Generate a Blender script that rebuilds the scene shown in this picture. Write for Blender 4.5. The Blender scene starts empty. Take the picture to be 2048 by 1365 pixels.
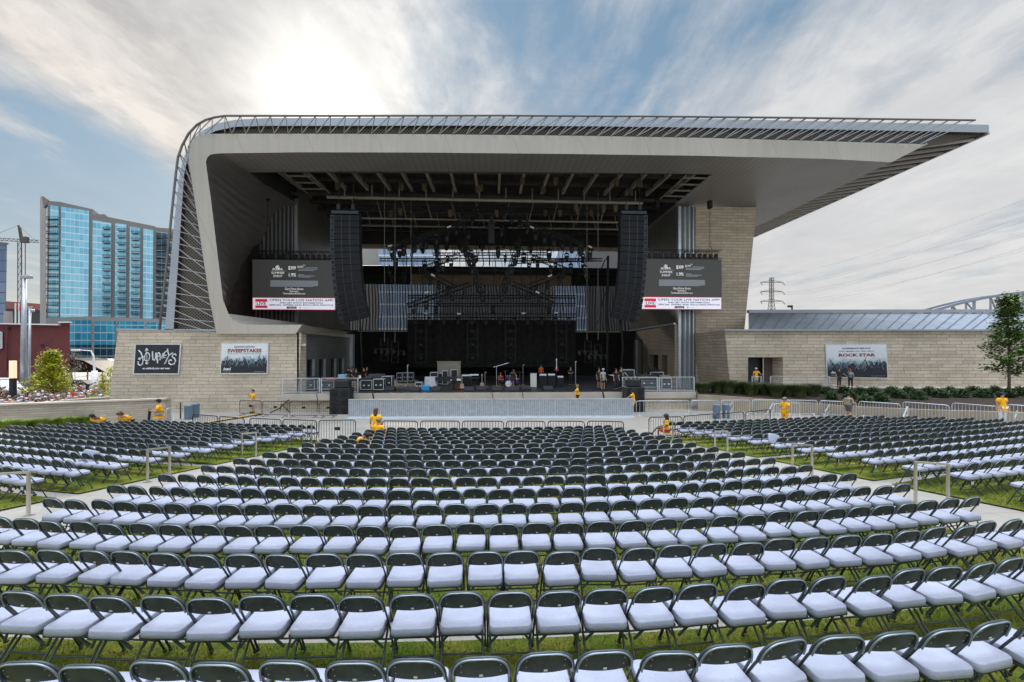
import bpy, bmesh, math, random
import numpy as np
from mathutils import Vector, Matrix, noise as mnoise
random.seed(7)
R = math.radians
S = bpy.context.scene
COL = S.collection
# ------------------------------------------------------------------ camera
EYE = 4.45; FPX = 796.0; HORIZ = 706.0; YAW = R(2.88)
cam_d = bpy.data.cameras.new('camera'); cam = bpy.data.objects.new('camera', cam_d); COL.objects.link(cam)
cam.location = (0, 0, EYE); cam.rotation_euler = (R(90), 0, -YAW)
cam_d.sensor_width = 36; cam_d.lens = 36 * FPX / 2048; cam_d.shift_y = (HORIZ - 682.5) / 2048
cam_d.clip_start = .05; cam_d.clip_end = 9000
S.camera = cam
# ------------------------------------------------------------------ sun and sky
SUN_AZ, SUN_EL = R(25.1 - 2.88), R(28.2)          # azimuth left of the world's +Y
sdir = Vector((-math.sin(SUN_AZ) * math.cos(SUN_EL), math.cos(SUN_AZ) * math.cos(SUN_EL), math.sin(SUN_EL)))
sl = bpy.data.lights.new('sun', 'SUN'); sl.energy = 2.6; sl.angle = R(4); sl.color = (1, .88, .72)
so = bpy.data.objects.new('sun', sl); COL.objects.link(so); so.rotation_euler = sdir.to_track_quat('Z', 'Y').to_euler()
S.view_settings.view_transform = 'Standard'; S.view_settings.look = 'None'
S.view_settings.exposure = 0.0; S.view_settings.gamma = 1
W = bpy.data.worlds.new('World'); S.world = W; W.use_nodes = True
nt = W.node_tree; nt.nodes.clear()
class NB:
    """small node helper"""
    def __init__(s, nt): s.nt = nt
    def n(s, t, **k):
        x = s.nt.nodes.new(t)
        for a, v in k.items():
            if a.startswith('i_'):
                key = a[2:].replace('_', ' ')
                x.inputs[int(key) if key.isdigit() else key].default_value = v
            else: setattr(x, a, v)
        return x
    def l(s, a, b): s.nt.links.new(a, b)
    def math(s, op, a, b=None, c=None, clamp=False):
        x = s.nt.nodes.new('ShaderNodeMath'); x.operation = op; x.use_clamp = clamp
        for i, v in enumerate((a, b, c)):
            if v is None: continue
            if hasattr(v, 'links'): s.l(v, x.inputs[i])
            else: x.inputs[i].default_value = v
        return x.outputs[0]
    def mix(s, f, a, b, blend='MIX'):
        x = s.nt.nodes.new('ShaderNodeMix'); x.data_type = 'RGBA'; x.blend_type = blend
        for i, v in ((0, f), (6, a), (7, b)):
            if hasattr(v, 'links'): s.l(v, x.inputs[i])
            elif i == 0: x.inputs[0].default_value = v
            else: x.inputs[i].default_value = (*v, 1) if len(v) == 3 else v
        return x.outputs[2]
    def ramp(s, f, stops):
        x = s.nt.nodes.new('ShaderNodeValToRGB'); e = x.color_ramp.elements
        while len(e) < len(stops): e.new(.5)
        for q, (p, c) in zip(e, stops): q.position = p; q.color = (*c, 1) if not isinstance(c, float) else (c, c, c, 1)
        s.l(f, x.inputs[0]); return x.outputs[0]
    def noise(s, v, scale, detail=4, rough=.55, dist=0):
        x = s.n('ShaderNodeTexNoise'); x.inputs['Scale'].default_value = scale; x.inputs['Detail'].default_value = detail
        x.inputs['Roughness'].default_value = rough; x.inputs['Distortion'].default_value = dist
        if v is not None: s.l(v, x.inputs['Vector'])
        return x.outputs['Fac']
    def mapping(s, v, sc=(1, 1, 1), loc=(0, 0, 0), rot=(0, 0, 0)):
        x = s.n('ShaderNodeMapping'); x.inputs['Scale'].default_value = sc; x.inputs['Location'].default_value = loc; x.inputs['Rotation'].default_value = rot
        s.l(v, x.inputs['Vector']); return x.outputs[0]
b = NB(nt)
sky = b.n('ShaderNodeTexSky', sky_type='NISHITA'); sky.sun_disc = False; sky.sun_elevation = SUN_EL; sky.sun_rotation = -SUN_AZ
sky.air_density = 1.4; sky.dust_density = 1.0; sky.ozone_density = 2.5
tc = b.n('ShaderNodeTexCoord'); D = tc.outputs['Generated']
sep = b.n('ShaderNodeSeparateXYZ'); b.l(D, sep.inputs[0])
zc = b.math('ADD', b.math('MAXIMUM', sep.outputs[2], 0.0), .13)
cx = b.math('DIVIDE', sep.outputs[0], zc); cy = b.math('DIVIDE', sep.outputs[1], zc)
cmb = b.n('ShaderNodeCombineXYZ'); b.l(cx, cmb.inputs[0]); b.l(cy, cmb.inputs[1])
pl = cmb.outputs[0]
n1 = b.noise(b.mapping(pl, (1, .55, 1), (3.1, 1.7, 0), (0, 0, R(18))), .75, 8, .58, .35)
n2 = b.noise(b.mapping(pl, (1, .34, 1), (7.3, 4.2, 0), (0, 0, R(-24))), 2.1, 9, .62, .5)
n3 = b.noise(b.mapping(pl, (1, .8, 1), (1.3, 9.2, 0)), 5.5, 8, .62, .3)
# broad openings of blue: above the roof's middle and low behind the tower
def lobe(px, py, size, st):
    d = Vector(((px - 1024) / FPX, 1, (HORIZ - py) / FPX)); d.rotate(Matrix.Rotation(-YAW, 3, 'Z')); d.normalize()
    vm = b.n('ShaderNodeVectorMath', operation='DOT_PRODUCT'); nv = b.n('ShaderNodeVectorMath', operation='NORMALIZE'); b.l(D, nv.inputs[0]); b.l(nv.outputs[0], vm.inputs[0]); vm.inputs[1].default_value = d
    return b.math('MULTIPLY', b.math('POWER', b.math('MAXIMUM', vm.outputs['Value'], 0.0), size), st)
dens = b.math('ADD', b.math('MULTIPLY', n1, .55), b.math('MULTIPLY', n2, .35))
dens = b.math('ADD', dens, b.math('MULTIPLY', n3, .16))
for px, py, s_, st in ((860, 120, 60, -.13), (1080, 30, 60, -.1), (1330, 90, 60, -.07), (60, 420, 30, -.14), (250, 300, 60, -.05), (600, 120, 30, .14), (150, 130, 10, .13), (1700, 430, 12, .12), (1700, 200, 40, -.02)):
    dens = b.math('ADD', dens, lobe(px, py, s_, st))
mask = b.ramp(dens, [(.43, 0.0), (.50, .5), (.60, 1.0)])
shade = b.ramp(b.math('ADD', b.math('MULTIPLY', n2, .6), b.math('MULTIPLY', n3, .4)), [(.36, (.34, .355, .39)), (.5, (.54, .55, .575)), (.62, (.80, .80, .80))])
shade = b.mix(lobe(60, 520, 9, .8), shade, b.mix(1.0, shade, (1.12, 1.0, .86), 'MULTIPLY'))
# near the horizon the cloud is a pale even veil
hz = b.math('POWER', b.math('SUBTRACT', 1.0, b.math('MAXIMUM', sep.outputs[2], 0.0)), 5.0, clamp=True)
shade = b.mix(b.math('MULTIPLY', hz, .85), shade, (.80, .76, .71))
shade = b.mix(lobe(1850, 280, 6, .65), shade, (.76, .765, .775))
glow = b.math('ADD', lobe(640, 190, 22, .16), lobe(652, 212, 120, .8))
shade = b.mix(1.0, shade, b.mix(glow, (0, 0, 0), (1.0, .95, .84)), 'ADD')
skyc = b.mix(1.0, sky.outputs[0], (.80, .92, 1.0), 'MULTIPLY')
hs = b.n('ShaderNodeMix', data_type='RGBA', blend_type='MULTIPLY'); hs.inputs[0].default_value = 1
cloud10 = b.mix(1.0, shade, (10, 10, 10), 'MULTIPLY'); cl = cloud10.node; cl.clamp_result = False
blue10 = b.mix(1.0, b.mix(b.math('MULTIPLY', hz, .8), (.22, .36, .50), (.58, .62, .64)), (10, 10, 10), 'MULTIPLY')
skyc = b.mix(.72, skyc, blue10)
msk2 = b.math('MAXIMUM', mask, b.math('MULTIPLY', hz, .75))
colr = b.mix(msk2, skyc, cloud10)
# sky boosted overhead and behind the camera, outside the frame, to light the foreground
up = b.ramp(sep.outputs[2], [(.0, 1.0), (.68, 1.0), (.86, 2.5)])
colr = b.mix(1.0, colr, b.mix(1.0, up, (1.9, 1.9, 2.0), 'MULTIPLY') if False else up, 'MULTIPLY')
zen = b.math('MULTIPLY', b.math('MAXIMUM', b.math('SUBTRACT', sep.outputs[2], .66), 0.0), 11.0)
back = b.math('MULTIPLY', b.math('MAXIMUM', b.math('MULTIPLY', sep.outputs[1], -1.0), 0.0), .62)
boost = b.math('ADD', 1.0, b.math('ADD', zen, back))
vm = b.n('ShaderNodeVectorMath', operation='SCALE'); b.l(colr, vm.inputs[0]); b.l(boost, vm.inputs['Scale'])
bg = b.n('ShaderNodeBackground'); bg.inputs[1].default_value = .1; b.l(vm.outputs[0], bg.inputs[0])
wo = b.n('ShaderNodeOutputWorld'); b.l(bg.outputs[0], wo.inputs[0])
for m_ in nt.nodes:
    if m_.type == 'MIX': m_.clamp_result = False; m_.clamp_factor = True
S.cycles.max_bounces = 6; S.cycles.transparent_max_bounces = 12
# ------------------------------------------------------------------ photograph pixel -> place in the world
cF = Vector((math.sin(YAW), math.cos(YAW), 0)); cR = Vector((math.cos(YAW), -math.sin(YAW), 0)); E = Vector((0, 0, EYE))
def ray(px, py): return cF + cR * ((px - 1024) / FPX) + Vector((0, 0, (HORIZ - py) / FPX))
def PD(px, py, d): return E + ray(px, py) * d
def PY(px, py, y): r = ray(px, py); return E + r * (y / r.y)
def PX(px, py, x): r = ray(px, py); return E + r * (x / r.x)
def PZ(px, py, z): r = ray(px, py); return E + r * ((z - EYE) / r.z)
CC = (.15, 50.85)
def zg(x, y):
    dax = 85.0 - math.hypot(x - CC[0], y - 85.0) if y < CC[1] else 60
    return max(0.0, EYE - (2.82 + .0747 * dax))
def G(px, py):
    z = .5
    for _ in range(30):
        p = PZ(px, py, z); z = zg(p.x, p.y)
    return p
def proj(p):
    v = Vector(p) - E; d = v.dot(cF)
    if d < .05: return (-9999, 0, d)
    return (1024 + FPX * v.dot(cR) / d, HORIZ - FPX * v.z / d, d)
def gz(p): return Vector((p[0], p[1], zg(p[0], p[1])))
# ------------------------------------------------------------------ materials
def mat(name, col=(.5, .5, .5), rough=.6, metal=0.0, var=.15, vscale=3.0, bump=0.0, bscale=40.0, spec=.5, col2=None):
    m = bpy.data.materials.new(name); m.use_nodes = True; t = NB(m.node_tree); bs = m.node_tree.nodes['Principled BSDF']
    g = t.n('ShaderNodeNewGeometry'); P = g.outputs['Position']
    f = t.noise(P, vscale, 5, .6)
    c2 = col2 or tuple(max(0, c * (1 - var * 2)) for c in col)
    c1 = col if col2 else tuple(min(1, c * (1 + var)) for c in col)
    cc = t.mix(t.ramp(f, [(.3, 0.0), (.7, 1.0)]), c2, c1)
    t.l(cc, bs.inputs['Base Color']); bs.inputs['Roughness'].default_value = rough; bs.inputs['Metallic'].default_value = metal
    bs.inputs['Specular IOR Level'].default_value = spec
    if bump:
        bn = t.n('ShaderNodeBump'); bn.inputs['Strength'].default_value = bump; bn.inputs['Distance'].default_value = .02
        t.l(t.noise(P, bscale, 4, .6), bn.inputs['Height']); t.l(bn.outputs[0], bs.inputs['Normal'])
    return m
def emat(name, col, st):
    m = bpy.data.materials.new(name); m.use_nodes = True; t = NB(m.node_tree); bs = m.node_tree.nodes['Principled BSDF']
    bs.inputs['Base Color'].default_value = (*col, 1); bs.inputs['Emission Color'].default_value = (*col, 1); bs.inputs['Emission Strength'].default_value = st
    return m
def stone(name, bw, bh, c1, c2, mortar, ofs=.5, rot=0.0, bump=.6):
    m = bpy.data.materials.new(name); m.use_nodes = True; t = NB(m.node_tree); bs = m.node_tree.nodes['Principled BSDF']
    g = t.n('ShaderNodeNewGeometry'); sp = t.n('ShaderNodeSeparateXYZ'); t.l(g.outputs['Position'], sp.inputs[0])
    cm = t.n('ShaderNodeCombineXYZ'); t.l(t.math('ADD', sp.outputs[0], t.math('MULTIPLY', sp.outputs[1], .97)), cm.inputs[0]); t.l(sp.outputs[2], cm.inputs[1])
    wob = t.noise(g.outputs['Position'], 1.3, 2)
    cm2 = t.n('ShaderNodeVectorMath', operation='ADD'); t.l(cm.outputs[0], cm2.inputs[0]); w3 = t.n('ShaderNodeCombineXYZ'); t.l(t.math('MULTIPLY', wob, .05), w3.inputs[1]); t.l(t.math('MULTIPLY', wob, .2), w3.inputs[0]); t.l(w3.outputs[0], cm2.inputs[1])
    br = t.n('ShaderNodeTexBrick'); t.l(cm2.outputs[0], br.inputs['Vector'])
    br.inputs['Scale'].default_value = 1; br.inputs['Brick Width'].default_value = bw; br.inputs['Row Height'].default_value = bh; br.inputs['Mortar Size'].default_value = bh * .065
    br.inputs['Mortar Smooth'].default_value = .3; br.offset = ofs; br.squash = 1.35; br.squash_frequency = 3
    br.inputs['Color1'].default_value = (*c1, 1); br.inputs['Color2'].default_value = (*c2, 1); br.inputs['Mortar'].default_value = (*mortar, 1); br.inputs['Bias'].default_value = -.1
    big = t.ramp(t.noise(g.outputs['Position'], .35, 5, .6), [(.3, (.84, .82, .78)), (.7, (1.1, 1.08, 1.05))])
    vein = t.ramp(t.noise(t.mapping(g.outputs['Position'], (1, 1, 2)), 2.6, 7, .7, .8), [(.35, (.92, .90, .88)), (.6, (1.05, 1.045, 1.04))])
    c = t.mix(1.0, t.mix(1.0, br.outputs[0], big, 'MULTIPLY'), vein, 'MULTIPLY')
    t.l(c, bs.inputs['Base Color']); bs.inputs['Roughness'].default_value = .85
    h = t.math('ADD', t.math('MULTIPLY', br.outputs['Fac'], -1.0), t.math('MULTIPLY', t.noise(g.outputs['Position'], 5, 5), .9))
    bn = t.n('ShaderNodeBump'); bn.inputs['Strength'].default_value = bump; bn.inputs['Distance'].default_value = .03; t.l(h, bn.inputs['Height']); t.l(bn.outputs[0], bs.inputs['Normal'])
    return m
M = {}
M['stone'] = stone('pale limestone', .95, .26, (.60, .535, .44), (.50, .44, .36), (.30, .25, .20))
M['stone2'] = stone('pale limestone large', 1.15, .31, (.60, .53, .43), (.47, .41, .335), (.26, .22, .175), rot=0)
M['ledge'] = stone('thin coursed stone', .9, .14, (.50, .45, .38), (.40, .355, .30), (.27, .235, .20))
M['brick'] = stone('red painted brick', .25, .08, (.16, .036, .034), (.13, .030, .030), (.10, .026, .026), bump=.2)
M['conc'] = mat('concrete', (.50, .44, .37), .85, 0, .08, .9, .12, 30)
M['conc2'] = mat('plaza concrete', (.40, .365, .32), .85, 0, .10, .5, .1, 20)
M['band'] = mat('fascia panels', (.42, .39, .35), .45, .15, .05, .15)
M['soffit'] = mat('soffit', (.24, .22, .20), .55, .1, .05, .3)
M['skin'] = mat('zinc skin', (.38, .41, .45), .5, .4, .06, .4)
M['steel'] = mat('galvanised steel', (.40, .42, .45), .4, .6, .08, 2)
M['steel_d'] = mat('painted steel frame', (.16, .15, .14), .5, .3, .1, 2)
M['stain'] = mat('stainless', (.62, .58, .52), .3, .85, .05, 2)
M['alu'] = mat('aluminium', (.62, .66, .70), .35, .55, .08, 3)
M['blackm'] = mat('black metal', (.018, .018, .02), .45, .3, .2, 2)
M['black'] = mat('black cloth', (.013, .012, .011), .9, 0, .4, 1.5)
M['blackp'] = mat('black plastic', (.014, .015, .017), .62, 0, .2, 4)
M['grille'] = mat('speaker grille', (.008, .009, .012), .8, .1, .3, 6)
M['pa_edge'] = mat('speaker case', (.035, .042, .055), .4, .2, .2, 5)
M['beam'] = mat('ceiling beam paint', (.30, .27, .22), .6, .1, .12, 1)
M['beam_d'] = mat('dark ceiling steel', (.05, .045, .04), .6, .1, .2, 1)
M['hoist'] = mat('chain hoist', (.15, .105, .06), .5, .2, .15, 4)
M['white'] = mat('white paint', (.75, .75, .75), .5, 0, .04, 3)
M['pwhite'] = mat('printed white', (.72, .75, .78), .5, 0, .02, 1)
M['ink'] = mat('printed black', (.012, .014, .02), .5, 0, .1, 1)
M['inkblue'] = mat('printed grey blue', (.16, .24, .30), .5, 0, .35, 1.7)
M['maroon'] = mat('printed maroon', (.26, .02, .03), .5, 0, .02, 1)
M['navy'] = mat('printed navy', (.03, .05, .08), .5, 0, .02, 1)
M['scr'] = emat('led screen dark', (.045, .045, .043), .55)
M['scrw'] = emat('led screen white', (.80, .80, .90), .55)
M['scrt'] = emat('led screen text', (.9, .9, .9), .5)
M['scrg'] = emat('led screen dim text', (.32, .36, .42), .4)
M['scrr'] = emat('led screen red', (.70, .02, .06), .5)
M['scrb'] = emat('led screen grey', (.08, .08, .11), .4)
M['scrc'] = emat('led screen teal', (.05, .5, .55), .4)
M['grassb'] = mat('ornamental grass', (.22, .30, .04), .7, 0, .3, 3)
M['shrub'] = mat('shrub leaves', (.05, .10, .02), .6, 0, .35, 5)
M['shrubd'] = mat('feather grass', (.085, .115, .035), .7, 0, .35, 4)
M['leaf'] = mat('tree leaves', (.12, .20, .035), .55, 0, .35, 4)
M['leafy'] = mat('yellow green leaves', (.46, .48, .02), .55, 0, .25, 2)
M['bark'] = mat('bark', (.20, .16, .12), .9, 0, .2, 8, .4, 30)
M['mulch'] = mat('mulch', (.045, .028, .018), .95, 0, .35, 6, .8, 25)
M['rubbish'] = mat('bin plastic', (.16, .24, .33), .45, .1, .08, 2)
M['skinA'] = mat('skin', (.48, .27, .18), .5, 0, .04, 2)
M['skinB'] = mat('skin dark', (.14, .07, .045), .5, 0, .04, 2)
M['hairB'] = mat('hair brown', (.09, .05, .025), .7, 0, .2, 9)
M['hairK'] = mat('hair black', (.012, .010, .010), .7, 0, .2, 9)
M['hairL'] = mat('hair blond', (.30, .20, .09), .7, 0, .2, 9)
for k_, c_ in dict(yellow=(.95, .46, .006), grey=(.36, .36, .38), lgrey=(.55, .55, .58), wht=(.75, .72, .72), blk=(.012, .012, .014), dgreen=(.01, .03, .028), blue=(.03, .30, .62), orange=(.85, .10, .01), denim=(.05, .08, .14), khaki=(.30, .25, .18), char=(.06, .055, .06), slate=(.12, .13, .17), red=(.55, .04, .03), lblue=(.25, .4, .55), pinkish=(.6, .35, .33), navyc=(.02, .03, .07)).items():
    M['c_' + k_] = mat('cloth ' + k_, c_, .85, 0, .10, 6)
# cushion and chair paint
M['cush'] = mat('cushion vinyl', (.38, .395, .49), .5, 0, .09, 1.7, .3, 45)
M['chair'] = mat('chair enamel', (.060, .074, .075), .42, .3, .10, 3)
M['lip'] = mat('chair edge sky highlight', (.30, .345, .39), .32, .55, .10, 3)  # paler than the enamel: reflected sky painted into the rolled edge
M['chairp'] = mat('chair panel', (.050, .058, .054), .62, .1, .22, 9)
M['tagw'] = mat('number tag', (.6, .6, .55), .5, 0, .02, 2)
# ------------------------------------------------------------------ mesh builder
class MB:
    def __init__(s): s.v = []; s.f = []; s.m = []; s.mats = []
    def mi(s, m):
        if m not in s.mats: s.mats.append(m)
        return s.mats.index(m)
    def add(s, vs, fs, m=0):
        o = len(s.v); s.v += [tuple(v) for v in vs]; s.f += [tuple(i + o for i in f) for f in fs]; s.m += [m] * len(fs)
    def box(s, a, b, m=0):
        x0, y0, z0 = a; x1, y1, z1 = b
        s.add([(x0, y0, z0), (x1, y0, z0), (x1, y1, z0), (x0, y1, z0), (x0, y0, z1), (x1, y0, z1), (x1, y1, z1), (x0, y1, z1)],
              [(0, 3, 2, 1), (4, 5, 6, 7), (0, 1, 5, 4), (1, 2, 6, 5), (2, 3, 7, 6), (3, 0, 4, 7)], m)
    def hexa(s, b4, t4, m=0):
        s.add(list(b4) + list(t4), [(3, 2, 1, 0), (4, 5, 6, 7), (0, 1, 5, 4), (1, 2, 6, 5), (2, 3, 7, 6), (3, 0, 4, 7)], m)
    def bbox(s, a, b, bv=.01, m=0):
        """box with chamfered vertical and horizontal edges"""
        bm = bmesh.new(); bmesh.ops.create_cube(bm, size=1)
        for v in bm.verts: v.co = Vector([a[i] + (v.co[i] + .5) * (b[i] - a[i]) for i in range(3)])
        bmesh.ops.bevel(bm, geom=list(bm.edges), offset=bv, segments=1, affect='EDGES')
        bm.verts.index_update(); s.add([v.co for v in bm.verts], [[v.index for v in f.verts] for f in bm.faces], m); bm.free()
    def beam(s, p, q, w=.05, h=None, m=0, up=(0, 0, 1)):
        p, q = Vector(p), Vector(q); d = q - p
        if d.length < 1e-6: return
        d.normalize(); u = Vector(up)
        if abs(d.dot(u)) > .99: u = Vector((0, 1, 0)) if abs(d.y) < .9 else Vector((1, 0, 0))
        x = d.cross(u).normalized() * (w / 2); y = x.cross(d).normalized() * ((h or w) / 2)
        s.hexa([p - x - y, p + x - y, p + x + y, p - x + y], [q - x - y, q + x - y, q + x + y, q - x + y], m)
    def tube(s, pts, r, n=6, m=0, caps=True, closed=False):
        pts = [Vector(p) for p in pts]; rs = r if hasattr(r, '__len__') else [r] * len(pts); k = len(pts); vs = []; prev = None
        for i, p in enumerate(pts):
            d = (pts[(i + 1) % k] - pts[i - 1]) if closed else (pts[min(i + 1, k - 1)] - pts[max(i - 1, 0)])
            d.normalize()
            if prev is None:
                u = Vector((0, 0, 1)) if abs(d.z) < .9 else Vector((0, 1, 0)); x = d.cross(u).normalized()
            else: x = (prev - d * prev.dot(d)).normalized()
            prev = x; y = d.cross(x)
            for j in range(n):
                a = 2 * math.pi * j / n; vs.append(p + (x * math.cos(a) + y * math.sin(a)) * rs[i])
        fs = []
        for i in range(k if closed else k - 1):
            i2 = (i + 1) % k
            for j in range(n): fs.append((i * n + j, i * n + (j + 1) % n, i2 * n + (j + 1) % n, i2 * n + j))
        if caps and not closed: fs += [tuple(range(n))[::-1], tuple((k - 1) * n + j for j in range(n))]
        s.add(vs, fs, m)
    def lathe(s, prof, c=(0, 0, 0), n=20, m=0):
        vs = []; k = len(prof)
        for r, z in prof:
            for j in range(n): a = 2 * math.pi * j / n; vs.append((c[0] + r * math.cos(a), c[1] + r * math.sin(a), c[2] + z))
        fs = [(i * n + j, i * n + (j + 1) % n, (i + 1) * n + (j + 1) % n, (i + 1) * n + j) for i in range(k - 1) for j in range(n)]
        fs += [tuple(range(n))[::-1], tuple((k - 1) * n + j for j in range(n))]
        s.add(vs, fs, m)
    def prism(s, pa, pb, m=0, caps=True):
        """two matching polygons (lists of 3d points) joined"""
        n = len(pa); fs = [(i, (i + 1) % n, n + (i + 1) % n, n + i) for i in range(n)]
        if caps: fs += [tuple(range(n))[::-1], tuple(range(n, 2 * n))]
        s.add(list(pa) + list(pb), fs, m)
    def ball(s, c, r, m=0, sub=2, sc=(1, 1, 1), jit=0):
        bm = bmesh.new(); bmesh.ops.create_icosphere(bm, subdivisions=sub, radius=1)
        for v in bm.verts:
            k = 1 + (random.uniform(-jit, jit) if jit else 0); v.co = Vector([c[i] + v.co[i] * r * sc[i] * k for i in range(3)])
        bm.verts.index_update(); s.add([v.co for v in bm.verts], [[v.index for v in f.verts] for f in bm.faces], m); bm.free()
    def text(s, txt, size, org, ux=(1, 0, 0), uz=(0, 0, 1), m=0, align='CENTER', ext=.004, shear=0, sx=1.0, bold=0.0, maxw=None):
        cu = bpy.data.curves.new('t', 'FONT'); cu.body = txt; cu.size = size; cu.align_x = align; cu.shear = shear; cu.resolution_u = 2; cu.offset = bold
        ob = bpy.data.objects.new('t', cu); me = bpy.data.meshes.new_from_object(ob)
        ux, uz, org = Vector(ux).normalized(), Vector(uz).normalized(), Vector(org); un = ux.cross(uz)
        if maxw and me.vertices:
            w = max(v.co.x for v in me.vertices) - min(v.co.x for v in me.vertices); sx = sx * maxw / w if w else sx
        s.add([org + ux * (v.co.x * sx) + uz * v.co.y + un * ext for v in me.vertices], [list(p.vertices) for p in me.polygons], m)
        bpy.data.objects.remove(ob); bpy.data.curves.remove(cu); bpy.data.meshes.remove(me)
    def xf(s, mt): s.v = [tuple(mt @ Vector(v)) for v in s.v]; return s
    def mesh(s, name, mats, smooth=False):
        me = bpy.data.meshes.new(name); me.from_pydata(s.v, [], s.f)
        for m in (mats if isinstance(mats, (list, tuple)) else [mats]): me.materials.append(M[m] if isinstance(m, str) else m)
        if s.m and max(s.m) > 0: me.polygons.foreach_set('material_index', s.m)
        if smooth: me.polygons.foreach_set('use_smooth', [True] * len(me.polygons))
        me.update(); return me
def tag(o, label=None, cat=None, group=None, kind=None):
    if label: o['label'] = label
    if cat: o['category'] = cat
    if group: o['group'] = group
    if kind: o['kind'] = kind
    return o
def put(name, me, parent=None):
    o = bpy.data.objects.new(name, me); COL.objects.link(o)
    if parent: o.parent = parent
    return o
def root_inv(o):
    while o.parent: o = o.parent
    return (Matrix.Translation(o.location) @ o.rotation_euler.to_matrix().to_4x4()).inverted()
def part(mb, name, mats, parent, world=True, smooth=False, label=None):
    if world: mb.xf(root_inv(parent))
    o = put(name, mb.mesh(name, mats, smooth), parent)
    if label: o['label'] = label
    return o
def thing(name, loc, label, cat, rz=0, group=None):
    o = bpy.data.objects.new(name, None); COL.objects.link(o); o.location = loc; o.rotation_euler = (0, 0, rz); o.empty_display_size = .2
    return tag(o, label, cat, group)
def solo(mb, name, mats, label, cat, group=None, smooth=False, kind=None):
    """a thing that is a single mesh: origin moved to its base"""
    xs = np.array(mb.v); c = Vector(((xs[:, 0].min() + xs[:, 0].max()) / 2, (xs[:, 1].min() + xs[:, 1].max()) / 2, xs[:, 2].min()))
    mb.xf(Matrix.Translation(-c)); o = put(name, mb.mesh(name, mats, smooth)); o.location = c
    return tag(o, label, cat, group, kind)
def struct(mb, name, mats, smooth=False, kind='structure'):
    o = put(name, mb.mesh(name, mats, smooth)); o['kind'] = kind; return o
def copy_tree(o, parent=None, loc=None, rz=None):
    c = o.copy(); COL.objects.link(c)
    if parent: c.parent = parent
    if loc is not None: c.location = loc
    if rz is not None: c.rotation_euler = (0, 0, rz)
    for ch in list(o.children): copy_tree(ch, c)
    return c
ORD = ['', 'first', 'second', 'third', 'fourth', 'fifth', 'sixth', 'seventh', 'eighth', 'ninth', 'tenth', 'eleventh', 'twelfth', 'thirteenth', 'fourteenth', 'fifteenth', 'sixteenth', 'seventeenth', 'eighteenth', 'nineteenth', 'twentieth']
def nth(n):
    if n <= 20: return ORD[n]
    return '%d%s' % (n, {1: 'st', 2: 'nd', 3: 'rd'}.get(n % 10, 'th'))
# ------------------------------------------------------------------ ground
def wl(p, q):
    """line in the camera frame (right, depth) turned into the world"""
    a = cR * p[0] + cF * p[1]; b_ = cR * q[0] + cF * q[1]; return (a.x, a.y, b_.x, b_.y)
def xline(L, y): x0, y0, x1, y1 = L; return x0 + (x1 - x0) * (y - y0) / (y1 - y0)
L_CR = wl((7.95, 6.7), (4.75, 18.2)); L_CL = wl((-8.15, 6.85), (-6.15, 17.8))
L_RI = wl((10.75, 9.4), (7.65, 19.6)); L_LI = wl((-11.3, 9.25), (-9.3, 18.5))
L_RO = wl((19.5, 20.9), (23.1, 18.2)); L_LO = wl((-19.1, 20.2), (-21.8, 17.3)); L_RF = wl((6, 19.9), (19.0, 21.4)); L_LF = wl((-19.5, 20.5), (-8, 18.9))
def arcpt(r, a): return (CC[0] + r * math.sin(a), CC[1] - r * math.cos(a))
def ang_at(r, L, side):
    """angle on the circle of radius r where it meets line L"""
    lo, hi = R(-75), R(75)
    best = None
    x0, y0, x1, y1 = L; n = Vector((y1 - y0, -(x1 - x0)));
    if n.x < 0: n = -n
    f = lambda a: (Vector(arcpt(r, a)) - Vector((x0, y0))).dot(n)
    A, B = (-.1, R(80)) if side > 0 else (R(-80), .1)
    fa = f(A)
    for _ in range(40):
        m_ = (A + B) / 2
        if (f(m_) > 0) == (fa > 0): A = m_
        else: B = m_
    return (A + B) / 2
def outer_ok(x, y):
    # in front of the diagonal side limits
    for L, sg in ((L_RO, 1), (L_LO, -1), (L_RF, 1), (L_LF, 1)):
        if (L is L_RF and x < 0) or (L is L_LF and x > 0): continue
        x0, y0, x1, y1 = L; d = Vector((x1 - x0, y1 - y0)).normalized(); nrm = Vector((-d.y, d.x)) * sg
        if (Vector((x - x0, y - y0))).dot(nrm) > 0: return False
    return True
def sheet(name, r0, r1, aL, aR, dz, m, dr=.45, clip=None, na=40, kind='structure'):
    mb = MB(); k = max(1, int(round((r1 - r0) / dr))); g = []
    for i in range(k + 1):
        r = r0 + (r1 - r0) * i / k; a0, a1 = aL(r), aR(r); row = []
        for j in range(na + 1):
            a = a0 + (a1 - a0) * j / na; x, y = arcpt(r, a); row.append((x, y, zg(x, y) + dz))
        g.append(row)
    vs = [p for row in g for p in row]; n = na + 1; fs = []
    for i in range(k):
        for j in range(na):
            q = (i * n + j, i * n + j + 1, (i + 1) * n + j + 1, (i + 1) * n + j)
            if clip and not all(clip(vs[t][0], vs[t][1]) for t in q): continue
            fs.append(q[::-1])
    mb.add(vs, fs); return mb
gm = MB(); gm.add([(-4000, -200, -1.35), (4000, -200, -1.35), (4000, 7000, -1.35), (-4000, 7000, -1.35)], [(0, 1, 2, 3)])
M['asph'] = mat('street asphalt', (.16, .155, .15), .9, 0, .2, .2)
struct(gm, 'ground', 'asph')
mb = MB(); nx, ny = 110, 90; X0, X1, Y0, Y1 = -46, 52, -14, 66
vs = [(X0 + (X1 - X0) * i / nx, Y0 + (Y1 - Y0) * j / ny, 0) for j in range(ny + 1) for i in range(nx + 1)]
vs = [(x, y, zg(x, y) if y < 40 else 0) for x, y, _ in vs]
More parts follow.
